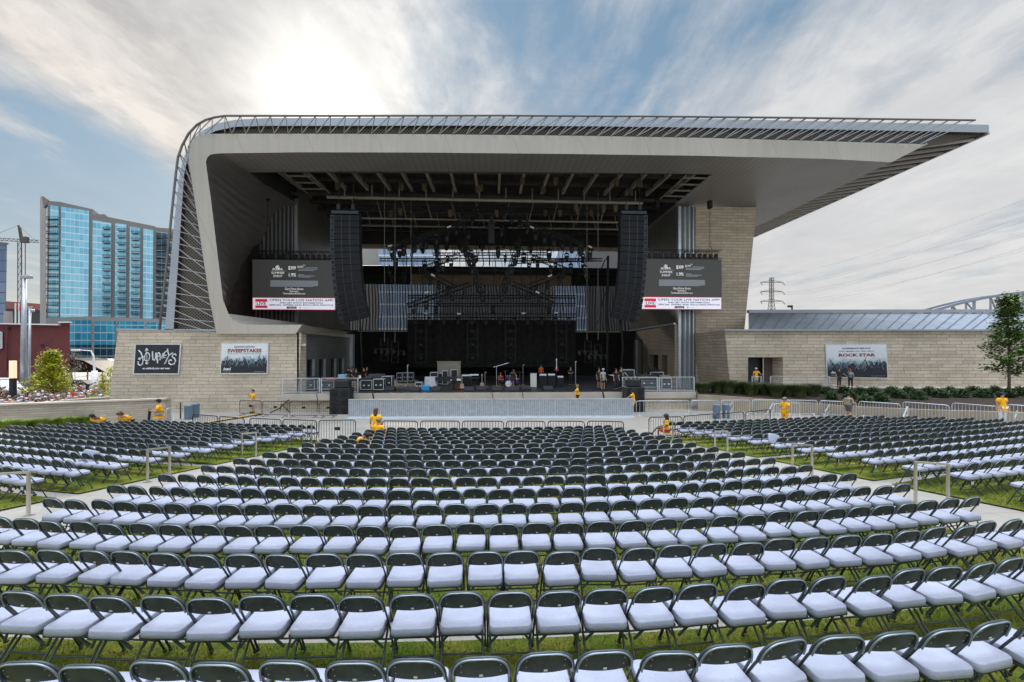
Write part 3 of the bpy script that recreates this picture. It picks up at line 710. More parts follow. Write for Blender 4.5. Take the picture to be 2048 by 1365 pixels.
# dark perforated screen between fascia and skin
def mesh_mat():
    m = bpy.data.materials.new('perforated screen'); m.use_nodes = True; t = NB(m.node_tree); bs = m.node_tree.nodes['Principled BSDF']
    P = t.n('ShaderNodeNewGeometry').outputs['Position']; sp = t.n('ShaderNodeSeparateXYZ'); t.l(P, sp.inputs[0])
    a = t.math('FRACT', t.math('MULTIPLY', t.math('ADD', sp.outputs[0], sp.outputs[2]), 4.2)); b2 = t.math('FRACT', t.math('MULTIPLY', t.math('SUBTRACT', sp.outputs[0], sp.outputs[2]), 4.2))
    f = t.math('MAXIMUM', t.math('LESS_THAN', a, .28), t.math('LESS_THAN', b2, .28))
    t.l(t.mix(f, (.015, .013, .012), (.16, .13, .10)), bs.inputs['Base Color']); bs.inputs['Roughness'].default_value = .7
    return m
M['mesh'] = mesh_mat()
mb = MB(); q0 = [p + Vector((0, .55, 0)) for p in O_]; 
idxO = [0, 1, 2, 3, 4, 5, 6, 7, 8, 9, 10, 11, 12, 13, 14, 15]; ins = [p + Vector((0, .35, 0)) for p in SI]
mb.add(q0 + ins, [(i, i + 1, n + i + 1, n + i) for i in range(n - 1)])
part(mb, 'perforated_screen', 'mesh', roof)
# ladder beams across the louvre strip
mb = MB(); N_ = 25
for i in range(N_):
    y = YB + .9 + i * (YE - YB - 1.0) / (N_ - 1)
    mb.beam((T0.x - .1, y, T0.z + .16), (tipB.x - .15, y, tipB.z - .12), .10, .2)
part(mb, 'ladder_beams', 'band2', roof)
mb = MB(); mb.beam((tipB.x, YB, tipB.z - .06), (tipB.x, YE + .6, tipB.z - .06), .18, .14)
mb.beam((T0.x + .05, YB, T0.z + .05), (T0.x + .05, YE, T0.z + .05), .14, .14)
part(mb, 'edge_beam', 'steel', roof)
# lattice rail carried in front of the fascia
ro = [(319, 660), (327, 590), (336, 500), (344, 420), (352, 345), (356, 315), (364, 292), (377, 268), (394, 250), (412, 240), (430, 235), (450, 232), (700, 232), (1000, 231.5), (1300, 233), (1600, 236), (1800, 239), (1950, 241)]
RO = poly_px(ro, YB - 1.3)
def resample(P_, st):
    out = [P_[0]]; acc = 0
    for a, b_ in zip(P_[:-1], P_[1:]):
        L = (b_ - a).length; t_ = st - acc
        while t_ <= L: out.append(a.lerp(b_, t_ / L)); t_ += st
        acc = L - (t_ - st)
    return out
rail_pts = resample(RO, 1.04); mb = MB(); mb.tube(RO, .075, 8)
RI2 = [p + Vector((0, .12, -.0)) for p in RO]
part(mb, 'rail', 'steel_d', roof, smooth=True)
# foot points along the fascia's outer edge
fe = resample([p + Vector((0, -.03, 0)) for p in O_], 1.04)
mb = MB(); m_ = min(len(rail_pts), len(fe))
# pair points by arc proportion so the lattice stays regular round the corner
def at(P_, u):
    L = [0]; 
    for a, b_ in zip(P_[:-1], P_[1:]): L.append(L[-1] + (b_ - a).length)
    d = u * L[-1]
    for i in range(len(L) - 1):
        if d <= L[i + 1] + 1e-9: return P_[i].lerp(P_[i + 1], (d - L[i]) / max(1e-9, L[i + 1] - L[i]))
    return P_[-1]
cornR = 12  # index after which both run straight
topR, topF = RO[11:], [p + Vector((0, -.03, 0)) for p in [PY(450, 268, YB)] + O_[10:]]
legR, legF = RO[:12], [p + Vector((0, -.03, 0)) for p in O_[:10] + [PY(450, 268, YB)]]
NT = 54
for i in range(NT):
    u0, u1 = i / NT, (i + 1) / NT
    mb.beam(at(topR, u0), at(topF, (u0 + u1) / 2), .05); mb.beam(at(topF, (u0 + u1) / 2), at(topR, u1), .05)
NL = 19
for i in range(NL):
    u0, u1 = i / NL, (i + 1) / NL
    mb.beam(at(legR, u1), at(legF, u1), .05); mb.beam(at(legR, u1), at(legF, max(0, u0 - .03)), .05)
part(mb, 'lattice', 'steel', roof)
# ------------------------------------------------------------------ ceiling steel inside the opening
mb = MB(); mb2 = MB()
for i in range(18):
    x = xoL + 1.0 + i * (xoR - xoL - 2.0) / 17
    mb.beam((x, yo0, 20.75), (x * .98, 40.2, 20.75), .22, .42)
    mb2.beam((x * .98, 40.2, 21.3), (x * .98, 56, 21.3), .16, .3)
part(mb, 'ceiling_beams', 'beam', roof); 
for j, y in enumerate((36.4, 38.6, 40.4, 42.2, 44.4, 46.6, 49.0, 51.5, 54.0)):
    m3 = mb if False else mb2; m3.beam((xoL + .3, y, 20.9 if j != 2 else 20.2), (xoR - .3, y, 20.9 if j != 2 else 20.2), .22, .3)
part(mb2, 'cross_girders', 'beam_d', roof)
mb = MB(); mb.tube([(xoL + 4, 40.0, 19.75), (xoR - 4, 40.0, 19.75)], .16, 8); mb.tube([(xoL + 4, 43.5, 18.9), (xoR - 4, 43.5, 18.9)], .10, 8); mb.tube([(xoL + 3, 47.0, 19.2), (xoR - 3, 47.0, 19.2)], .10, 8)
for i in range(12):
    x = -14.5 + i * 2.65; mb.beam((x, 40, 19.8), (x, 40, 21), .09); mb.beam((x, 43.5, 18.9), (x + (-.5 if x < 0 else .5), 43.5, 20.9), .08); mb.beam((x + .4, 47, 19.2), (x, 47, 21), .08)
for x in (-18.2, 17.2):
    mb.beam((x, 34.5, 20.2), (x, 41.2, 20.2), .1); mb.beam((x + 2.2, 34.5, 20.2), (x + 2.2, 41.2, 20.2), .1)
    for q in range(5): mb.beam((x, 35 + q * 1.4, 20.2), (x + 2.2, 35 + q * 1.4, 20.2), .25, .06)
part(mb, 'ceiling_pipes', 'beam', roof)
rnd = random.Random(5)
hp = MB(); hp.bbox((-.22, -.14, -.3), (.22, .14, .3), .04); hp.bbox((-.12, -.24, -.5), (.12, -.14, .1), .03)
h0 = None
for i in range(26):
    x = rnd.uniform(-15, 14.5); y = rnd.choice((36.5, 38.5, 40.1, 42.3, 43.6, 46.7)); z = 20.35 if y < 39 else 19.5 + rnd.uniform(-.3, .4)
    if h0 is None: h0 = part(hp, 'chain_hoist', 'hoist', roof, world=False); o = h0
    else: o = h0.copy(); COL.objects.link(o)
    o.location = Vector((x, y, z)) - roof.location; o.parent = roof; o.rotation_euler = (0, 0, rnd.uniform(-.6, .6))
# ------------------------------------------------------------------ stage house walls
house = thing('stage_house', (0, 48, 0), 'tall stage house under the canopy with ribbed metal walls and an open back', 'stage house')
def rib_mat(name, c, pitch, ax=0, depth=.05):
    m = bpy.data.materials.new(name); m.use_nodes = True; t = NB(m.node_tree); bs = m.node_tree.nodes['Principled BSDF']
    P = t.n('ShaderNodeNewGeometry').outputs['Position']; sp = t.n('ShaderNodeSeparateXYZ'); t.l(P, sp.inputs[0])
    fr = t.math('FRACT', t.math('MULTIPLY', sp.outputs[ax], 1 / pitch))
    lo = tuple(v * .45 for v in c)
    cc = t.mix(t.math('LESS_THAN', fr, .3), c, lo)
    cc = t.mix(1.0, cc, t.ramp(t.noise(P, .5, 4), [(.3, (.85, .85, .85)), (.7, (1.1, 1.1, 1.1))]), 'MULTIPLY')
    t.l(cc, bs.inputs['Base Color']); bs.inputs['Roughness'].default_value = .4; bs.inputs['Metallic'].default_value = .3
    bn = t.n('ShaderNodeBump'); bn.inputs['Strength'].default_value = .8; bn.inputs['Distance'].default_value = depth
    t.l(t.ramp(fr, [(.25, 0.0), (.32, 1.0), (.94, 1.0), (1.0, 0.0)]), bn.inputs['Height']); t.l(bn.outputs[0], bs.inputs['Normal'])
    return m
M['ribV'] = rib_mat('ribbed cladding', (.20, .185, .155), .42, 1)
M['ribW'] = rib_mat('grey ribbed cladding', (.20, .20, .20), 1.0, 0)
M['ribH'] = rib_mat('horizontal siding', (.36, .32, .27), .16, 2, .03)
M['ribHg'] = rib_mat('grey horizontal siding', (.22, .22, .21), .16, 2, .03)
M['cladR'] = rib_mat('grey blue ribs', (.22, .25, .27), .36, 0)
XW = 19.75; YP = 41.4; YK = 56.7
pR0, pR1 = PY(1357, 650, YP), PY(1391, 650, YP)
mb = MB(); mb.box((XW, YP + .4, 7.5), (XW + .3, YK, 22.9)); part(mb, 'side_cladding', 'ribV', house)
mb = MB(); mb.box((-XW - .3, YP + .3, 1.4), (-XW, YK, 22.9)); part(mb, 'side_cladding', 'ribV', house)
# battens on the two frontal returns
mb = MB(); mb.box((-27.2, YP + .02, 1.4), (-XW, YP + .3, 20.0)); part(mb, 'return_wall', 'beam_d', house)
mb = MB()
for i in range(20):
    x = -XW - .40 * i; mb.box((x - .05, YP - .14, 5.9), (x + .05, YP + .02, 20.0))
mb.box((-XW - .14, YP - .24, 1.4), (-XW + .14, YP, 20.0))
part(mb, 'return_fins', 'steel', house)
mb = MB(); mb.box((XW, YP, .6), (pR1.x, YP + .4, 20.0)); part(mb, 'pilaster', 'cladR', house)
mb = MB(); mb.box((XW - .02, YP - .2, .6), (XW + .26, YP + .001, 20.0)); 
for i in range(3):
    x = pR0.x + (pR1.x - pR0.x) * (.36 + .24 * i); mb.box((x - .05, YP - .13, .6), (x + .05, YP + .001, 20.0))
part(mb, 'pilaster_fins', 'alu', house)
# right-hand lower block with doors, left-hand lower block
mb = MB(); xr = XW - .35; zt2 = 7.5
doors = [(43.2, 44.6, 4.2), (45.6, 48.4, 4.2), (50.4, 52.4, 6.2), (53.6, 55.6, 6.2)]
segs = [YP]; 
for a, b_, h_ in doors: segs += [a, b_]
segs.append(YK)
for i in range(0, len(segs), 2): mb.box((xr, segs[i], .6), (XW + .3, segs[i + 1], zt2))
for a, b_, h_ in doors: mb.box((xr + .001, a, h_), (XW + .3, b_, zt2 - .001))
part(mb, 'lower_siding', 'ribH', house)
mb = MB()
for a, b_, h_ in doors: mb.box((XW + .29, a - .1, .6), (XW + 1.6, b_ + .1, h_ + .1))
part(mb, 'door_recesses', 'blackm', house)
mb = MB()
for a, b_, h_ in doors[2:]: mb.box((xr - .14, b_ - .05, .6), (xr + .05, b_ + .85, h_))
mb.box((xr - .10, YP - .0, zt2 - .02), (xr + .1, YK, zt2 + .14))
part(mb, 'door_columns', 'alu', house)
# rear wall with its openings
def rz_(py): return PY(984, py, YK).z
M['cream'] = mat('cream header', (.42, .38, .28), .6, 0, .08, 1)
mb = MB(); mb.box((-XW - .5, YK, rz_(500)), (XW + .5, YK + .4, 22.9)); part(mb, 'rear_header', 'beam_d', house)
mb = MB(); mb.box((-XW, YK - .25, rz_(500) - .05), (XW, YK - .001, rz_(493))); part(mb, 'rear_lintel', 'cream', house)
mb = MB(); mb.tube([(-XW, YK - .8, rz_(544)), (XW, YK - .8, rz_(544))], .55, 12); part(mb, 'drape_pipe', 'blackm', house, smooth=True)
xl1 = PY(822, 555, YK).x; xr1 = PY(1142, 555, YK).x
mb = MB(); mb.box((-XW, YK - .2, rz_(571)), (xl1, YK, rz_(541))); part(mb, 'valance', 'black', house)
mb = MB(); mb.box((xr1, YK - .2, rz_(571)), (XW, YK, rz_(541))); part(mb, 'valance', 'black', house)
mb = MB(); mb.box((xl1, YK - .2, rz_(571)), (xr1, YK, rz_(545))); M['tan'] = mat('tan drape', (.20, .15, .10), .8, 0, .1, 1); part(mb, 'drape_panel', 'tan', house)
def scrim_mat():
    m = bpy.data.materials.new('mesh scrim'); m.use_nodes = True; t = NB(m.node_tree); bs = m.node_tree.nodes['Principled BSDF']
    P = t.n('ShaderNodeNewGeometry').outputs['Position']
    w = t.n('ShaderNodeTexWave'); w.bands_direction = 'X'; w.inputs['Scale'].default_value = .8; w.inputs['Distortion'].default_value = 9; w.inputs['Detail'].default_value = 2; w.inputs['Detail Scale'].default_value = .5; t.l(t.mapping(P, (1, 1, .35)), w.inputs['Vector'])
    bs.inputs['Base Color'].default_value = (.03, .03, .03, 1); bs.inputs['Roughness'].default_value = .9
    t.l(t.math('ADD', .64, t.math('MULTIPLY', w.outputs['Fac'], .34)), bs.inputs['Alpha'])
    return m
M['scrim'] = scrim_mat()
mb = MB(); mb.add([(-XW, YK - .4, rz_(662)), (XW, YK - .4, rz_(662)), (XW, YK - .4, rz_(571)), (-XW, YK - .4, rz_(571))], [(0, 1, 2, 3)]); part(mb, 'scrim', 'scrim', house)
mb = MB(); mb.box((-XW, YK - .5, 1.3), (XW, YK, rz_(662))); part(mb, 'rear_drape', 'black', house)
mb = MB(); mb.box((-XW, YK - .62, rz_(665)), (XW, YK - .5, rz_(662.5))); part(mb, 'drape_batten', 'cream', house)
for sx_ in (-1, 1):
    mb = MB(); mb.box((min(sx_ * (XW - 2.2), sx_ * XW), 53, 1.3), (max(sx_ * (XW - 2.2), sx_ * XW), 53.2, 7.4))
    part(mb, 'side_drape', 'black', house)
# stage deck
deck = thing('stage_deck', (0, 44, 0), 'raised concrete edged stage platform with a black floor', 'stage')
dl, dr_ = PY(563, 786, 30.6).x, PY(1392, 781, 30.6).x; ZD = 1.4
mb = MB(); mb.box((dl, 30.6, ZD - .52), (dr_, YK, ZD - .02)); part(mb, 'deck_edge', 'conc', deck)
mb = MB(); mb.box((dl + .04, 30.75, ZD - .021), (dr_ - .04, YK - .6, ZD)); M['floor'] = mat('black stage floor', (.018, .019, .020), .5, 0, .3, .8); part(mb, 'stage_floor', 'floor', deck)
mb = MB(); mb.box((dl + .25, 30.85, 0), (dr_ - .25, 40, ZD - .521)); part(mb, 'deck_base', 'stone', deck)
# stone block on the tower side
blk = thing('stone_wing', (-22, 31, 0), 'pale limestone block with a battered end that carries two posters', 'stone building')
YS = 31.2
mb = MB(); f = poly_px([(214, 826), (594, 824), (603, 666), (236, 661)], YS); f[0].z = f[1].z = -.1
g_ = [Vector((f[0].x + .3, 42.4, -.1)), Vector((f[1].x, 42.4, -.1)), Vector((f[2].x, 42.4, f[2].z)), Vector((f[3].x + .3, 42.4, f[3].z))]
mb.add(f + g_, [(0, 1, 2, 3), (4, 0, 3, 7), (3, 2, 6, 7)]); part(mb, 'wall', 'stone', blk)
mb = MB(); t0_, t1_ = f[3], PY(434, 662.5, YS); mb.beam(t0_ + Vector((-.1, .2, .06)), t1_ + Vector((0, .2, .06)), .5, .14); part(mb, 'coping', 'skin', blk)
# inner face of the block: grey siding with door openings
mb = MB(); xf = f[1].x + .02
dz = [(32.7, 34.0, 3.9), (34.9, 36.2, 3.9), (37.4, 38.6, 3.9), (39.4, 40.6, 3.9)]
segs = [YS + 1.2]
for a, b_, h_ in dz: segs += [a, b_]
segs.append(42.4)
for i in range(0, len(segs), 2): mb.box((xf - .3, segs[i], 0), (xf + .05, segs[i + 1], 5.93))
for a, b_, h_ in dz: mb.box((xf - .3, a, h_), (xf + .049, b_, 5.929))
part(mb, 'siding', 'ribHg', blk)
mb = MB(); mb.box((xf - .02, YS + .0, 0), (xf + .12, YS + 1.2, 5.94)); part(mb, 'corner_stone', 'stone', blk)
mb = MB()
for a, b_, h_ in dz: mb.box((xf - 1.4, a - .1, 0), (xf - .31, b_ + .1, h_ + .1))
part(mb, 'door_recesses', 'blackm', blk)
for a, b_, h_ in dz: mb = MB(); mb.box((xf - .06, b_ - .18, 0), (xf + .10, b_ - .0, h_)); part(mb, 'door_frame', 'alu', blk)
mb = MB(); mb.box((xf - .35, 42.3, 0), (xf + .35, 42.9, 6.4)); part(mb, 'end_column', 'alu', blk)
mb = MB(); mb.bbox((xf + .12, YS + .35, 4.95), (xf + .4, YS + .6, 5.15), .03); part(mb, 'camera_box', 'white', blk)
# ------------------------------------------------------------------ stone pier and the wing wall on the tree side
pier = thing('stone_pier', (26, 42, 0), 'tall limestone pier holding up the canopy behind the lit screen', 'stone pier')
mb = MB(); q = poly_px([(1391, 800), (1476, 800), (1513, 414), (1386, 414)], 41.5); q[0].z = q[1].z = -.1
g_ = [p + Vector((0, 6, 0)) for p in q]; mb.add(q + g_, [(0, 1, 2, 3), (1, 5, 6, 2), (4, 0, 3, 7)]); part(mb, 'wall', 'stone2', pier)
DW = 37.3
wing = thing('wing_building', (34, 36, 0), 'long low limestone wing with a standing seam metal roof and a poster', 'stone building')
def pd(pts, d): return [PD(x, y, d) for x, y in pts]
mb = MB(); zt3 = PD(1500, 662, DW).z; zf = 1.2
def vrect(x0, x1, z0, z1, d=DW):
    a, b_ = PD(x0, 706, d), PD(x1, 706, d); return [Vector((a.x, a.y, z0)), Vector((b_.x, b_.y, z0)), Vector((b_.x, b_.y, z1)), Vector((a.x, a.y, z1))]
zdh = PD(1500, 715, DW).z
mb.add([Vector((*PD(1463, 700, DW).xy, -.1)), Vector((*PD(1496, 700, DW).xy, -.1)), Vector((*PD(1496, 700, DW).xy, zt3)), Vector((*PD(1450, 700, DW).xy, zt3))], [(0, 1, 2, 3)])
mb.add(vrect(1496, 1566, zdh, zt3), [(0, 1, 2, 3)]); mb.add(vrect(1566, 2240, -.1, zt3), [(0, 1, 2, 3)])
a = Vector((*PD(1463, 700, DW).xy, -.1)); c_ = Vector((*PD(1450, 700, DW).xy, zt3)); bk_ = cF * 6
mb.add([a, c_, c_ + bk_ - cR * .6, a + bk_ - cR * .6], [(0, 1, 2, 3)])
part(mb, 'wall', 'stone2', wing)
mb = MB(); mb.beam(PD(1446, 662, DW) + Vector((0, 0, .05)), PD(2240, 662, DW) + Vector((0, 0, .05)), .6, .14); part(mb, 'coping', 'skin', wing)
# door recess
mb = MB(); a_, b_ = vrect(1496, 1566, -.1, zdh), [p + cF * 1.6 for p in vrect(1496, 1560, -.1, zdh)]
mb.add([a_[0], a_[3], b_[3], b_[0]], [(0, 1, 2, 3)]); mb.add([a_[3], a_[2], b_[2], b_[3]], [(0, 1, 2, 3)]); mb.add([a_[1], b_[1], b_[2], a_[2]], [(0, 1, 2, 3)]); part(mb, 'door_reveal', 'stone2', wing)
mb = MB(); mb.add(b_, [(0, 1, 2, 3)]); part(mb, 'doorway', 'ink', wing)
mb = MB(); d_ = vrect(1527, 1556, -.1, zdh - .02, DW + 1.2); mb.prism(d_, [p + cF * .06 for p in d_]); M['brown'] = mat('brown metal door', (.10, .07, .055), .6, .1, .1, 1); door = part(mb, 'door', 'brown', wing)
mb = MB(); mb.beam(vrect(1526, 1530, 0, 1, DW + 1.1)[0], Vector((*PD(1526, 700, DW + 1.1).xy, zdh)), .07); part(mb, 'frame', 'alu', door)
# sloping metal roof
mb = MB(); DR = 44.0; lo0, lo1 = PD(1497, 661, DW + .3), PD(2240, 661, DW + .3); hi0, hi1 = PD(1497, 627, DR), PD(2330, 627, DR)
mb.add([lo0, lo1, hi1, hi0], [(0, 1, 2, 3)]); M['wroof'] = mat('wing roof metal', (.27, .30, .345), .62, .2, .08, .5); part(mb, 'roof', 'wroof', wing)
M['seam'] = mat('roof seam', (.20, .24, .30), .4, .5, .05, 1)
mb = MB(); u = (lo1 - lo0).normalized(); L = (lo1 - lo0).length; sl_ = (hi0 - lo0); nrm = Vector((0, 0, .05))
skew = -(sl_.dot(u))
x = 1499; i = 0
while x < 2200:
    mb.beam(PD(x, 661, DW + .3) + nrm, PD(x + 24 + (x - 1500) * .045, 627, DR) + nrm, .07, .1); x += (20, 26, 17, 24)[i % 4] * (1 + (x - 1500) / 2600); i += 1
part(mb, 'roof_seams', 'seam', wing)
mb = MB(); mb.beam(PD(1496, 623.5, DR), PD(2330, 622, DR), .5, .34); part(mb, 'parapet', 'skin', wing)
# wall lights low on the wing
w0 = None
for i, px in enumerate((1668, 1721, 1775, 1826, 1883, 1943, 2006)):
    p = PD(px, 772 + i * .8 if i else 771, DW - .12); m2 = MB(); m2.bbox((-.22, -.08, -.05), (.22, .08, .05), .02); m2.xf(Matrix.Rotation(-YAW, 4, 'Z')); m2.xf(Matrix.Translation(p))
    if w0 is None: w0 = part(m2, 'wall_light', 'white', wing)
    else: part(m2, 'wall_light', 'white', wing)
# retaining wall and planting bed
ret_px = []
for px_, pt_, pb_ in ((1396, 790, 822), (1440, 792, 822.5), (1500, 796, 824), (1560, 801, 827), (1640, 808, 831), (1700, 813, 834), (1780, 817, 837), (1880, 821, 841), (1960, 823, 844), (2048, 826, 847), (2200, 831, 852)):
    g0 = G(px_, pb_); ret_px.append((px_, pt_, proj(g0)[2]))
top = [PD(*q) for q in ret_px]; mb = MB(); k = len(top)
bot = [Vector((p.x, p.y, zg(p.x, p.y) - .05)) for p in top]; tb = [p + cF * .3 for p in top]
mb.add(top + bot + tb, [(i, k + i, k + i + 1, i + 1) for i in range(k - 1)] + [(i, i + 1, 2 * k + i + 1, 2 * k + i) for i in range(k - 1)])
M['tanw'] = mat('tan rendered wall', (.36, .30, .22), .85, 0, .12, .7, .2, 20)
solo(mb, 'retaining_wall', 'tanw', 'low curved tan retaining wall in front of the planting bed', 'wall')
mb = MB(); inn = [Vector((*PD(q[0] + (0 if q[0] > 1450 else 20), 700, 35.2 if q[0] > 1500 else 38).xy, 1.28)) for q in ret_px]
tb2 = [p + Vector((0, 0, -.04)) for p in tb]
md = [a.lerp(b_, .4) + Vector((0, 0, .02)) for a, b_ in zip(tb2, inn)]
mb.add(tb2 + md + inn, [(i, i + 1, k + i + 1, k + i) for i in range(k - 1)] + [(k + i, k + i + 1, 2 * k + i + 1, 2 * k + i) for i in range(k - 1)])
struct(mb, 'planting_bed', 'mulch', smooth=True)
mb = MB(); wa = [Vector((p.x, p.y, 1.30)) for p in inn]; wb = [Vector((*PD(q[0], 700, DW + 1.6).xy, 1.30)) for q in ret_px]; mb.add(wa + wb, [(i, i + 1, k + i + 1, k + i) for i in range(k - 1)]); struct(mb, 'walkway', 'conc')
# low walls on the tower side
mb = MB(); tA, tB_ = PD(-60, 814, 22.4), PD(331, 800, 25.6); dn = Vector((0, 0, 1)); tk = Vector((.0, .45, 0))
mb.prism([Vector((tA.x, tA.y, -.05)), Vector((tB_.x, tB_.y, -.05)), tB_, tA], [Vector((tA.x, tA.y, -.05)) + tk, Vector((tB_.x, tB_.y, -.05)) + tk, tB_ + tk, tA + tk])
lw = thing('low_wall', tA, 'low coursed stone wall with a pale cap beside the feather grasses', 'wall'); part(mb, 'wall', 'ledge', lw)
mb = MB(); mb.beam(tA + Vector((0, .2, .05)), tB_ + Vector((0, .2, .05)), .58, .09); part(mb, 'cap', 'conc', lw)
tA, tB_ = PD(112, 804, 30), PD(222, 796, 31); mb = MB(); mb.prism([Vector((tA.x, tA.y, -1.3)), Vector((tB_.x, tB_.y, -1.3)), tB_, tA], [Vector((tA.x, tA.y, -1.3)) + tk, Vector((tB_.x, tB_.y, -1.3)) + tk, tB_ + tk, tA + tk])
lw = thing('low_wall', tA, 'short stone wall with a pale cap behind the longer low wall, below the posters', 'wall'); part(mb, 'wall', 'ledge', lw)
mb = MB(); mb.beam(tA + Vector((0, .2, .05)), tB_ + Vector((0, .2, .05)), .58, .09); part(mb, 'cap', 'conc', lw)
# ------------------------------------------------------------------ loudspeaker arrays
def speaker_array(side):
    lab = 'tall curved hanging loudspeaker array at the %s side of the stage' % ('tower' if side < 0 else 'stone pier')
    YA = 34.0; Ap = [(692, 440), (692, 480), (693, 520), (695, 555), (698, 585), (703, 612), (710, 640)] if side < 0 else [(1266, 440), (1266, 480), (1265, 520), (1263, 555), (1260, 585), (1256, 612), (1249, 640)]
    P_ = [PY(x, y, YA) for x, y in Ap]; P_[0] = PY(Ap[0][0], 433, YA)
    t = thing('speaker_array', P_[0], lab, 'loudspeaker array', group='hanging loudspeaker arrays')
    n_ = 17; wA = 2.35; pts = resample(P_, sum((b_ - a).length for a, b_ in zip(P_[:-1], P_[1:])) / (n_ + .001))
    for i in range(n_):
        a, b_ = pts[i], pts[i + 1]; d = (b_ - a).normalized(); tilt = max(0, (i - 4)) * R(1.6)
        mb = MB(); W2 = wA / 2; h_ = (b_ - a).length / 2 - .012
        x0 = -W2; x1 = W2
        mb.bbox((x0, -.35, -h_), (x1, .45, h_), .015, 0)
        # two column grilles with lighter seams, wedge side panel with dark handle holes
        s_ = side
        inner = lambda u: (u * s_)  # +u points away from the stage centre
        xs_ = sorted((inner(-W2 + .06), inner(-W2 + .70))); mb.box((xs_[0], -.375, -h_ + .02), (xs_[1], -.349, h_ - .02), 1)
        xs_ = sorted((inner(-W2 + .76), inner(-W2 + 1.36))); mb.box((xs_[0], -.375, -h_ + .02), (xs_[1], -.349, h_ - .02), 1)
        xs_ = sorted((inner(-W2 + 1.46), inner(W2 - .36))); mb.box((xs_[0], -.375, -h_ + .02), (xs_[1], -.349, h_ - .02), 1)
        xs_ = sorted((inner(-W2 + .70), inner(-W2 + .76))); mb.box((xs_[0], -.39, -h_), (xs_[1], -.345, h_), 2)
        xs_ = sorted((inner(-W2 + 1.38), inner(-W2 + 1.44))); mb.box((xs_[0], -.39, -h_), (xs_[1], -.345, h_), 2)
        xs_ = sorted((inner(W2 - .33), inner(W2 - .02))); mb.box((xs_[0], -.37, -h_ + .01), (xs_[1], -.348, h_ - .01), 2)
        xs_ = sorted((inner(W2 - .27), inner(W2 - .08))); mb.box((xs_[0], -.38, -h_ + .12), (xs_[1], -.369, h_ - .12), 3)
        c = (a + b_) / 2; mb.xf(Matrix.Translation((c.x, c.y + .35 * math.sin(tilt), c.z)) @ Matrix.Rotation(-d.x * 1.0 * (1), 4, 'Y') @ Matrix.Rotation(tilt, 4, 'X'))
        part(mb, 'speaker_cabinet', ['blackp', 'grille', 'pa_edge', 'black'], t)
    mb = MB(); p = P_[0]; mb.box((p.x - 1.1, p.y - .3, p.z + .12), (p.x + 1.1, p.y + .4, p.z + .36)); mb.beam((p.x - 1, p.y, p.z), (p.x - 1, p.y, p.z + .2), .1); mb.beam((p.x + 1, p.y, p.z), (p.x + 1, p.y, p.z + .2), .1); part(mb, 'rigging_frame', 'pa_edge', t)
    mb = MB()
    for q in (-.6, .6): mb.tube([(p.x + q, p.y, p.z + .3), (p.x + q, p.y + .2, 20.9)], .03, 6); mb.bbox((p.x + q - .16, p.y - .12, p.z + .5), (p.x + q + .16, p.y + .12, p.z + 1.0), .03)
    part(mb, 'chain_hoists', 'blackm', t)
    mb = MB(); e = P_[-1]; mb.tube([(e.x + .3 * side * -1, e.y + .3, e.z + .3), (e.x + .2, e.y + 1, e.z - 2.2), (e.x + .1, e.y + 1.6, ZD + .05), (e.x + .3, e.y + 2.6, ZD + .04)], .07, 6); part(mb, 'cable_loom', 'black', t, smooth=True)
speaker_array(-1); speaker_array(1)
# ground stacks
def sub_stack(px, lab):
    a = PZ(px, 826, 0); t = thing('subwoofer_stack', Vector((a.x, 29.6, 0)), lab, 'loudspeakers', group='subwoofer stacks in front of the stage')
    for i in range(3):
        mb = MB(); z0 = .02 + i * .62
        if i < 2 or True: mb.bbox((-.72, -.35, z0), (.72, .5, z0 + .60), .02)
        for q in (-.36, .36):
            mb.lathe([(.24, 0), (.25, .012), (.2, .014), (.02, .03)], (0, 0, 0), 18, 1); 
            k = 18 * 4; vv = mb.v[-k:]; mb.v[-k:] = [(v[0] + q, -.352 - v[2], v[1] + z0 + .3) for v in vv]
        mb.xf(Matrix.Translation(t.location)); part(mb, 'cabinet', ['blackp', 'grille'], t)
    mb = MB(); mb.bbox((-.5, -.1, 1.9), (.55, .5, 2.42), .03); mb.xf(Matrix.Translation(t.location)); part(mb, 'fill_speaker', 'blackp', t)
sub_stack(688, 'black subwoofer stack beside the crowd barrier below the tower side railing')
sub_stack(1273, 'black subwoofer stack behind the silver barriers next to the man in white shorts')
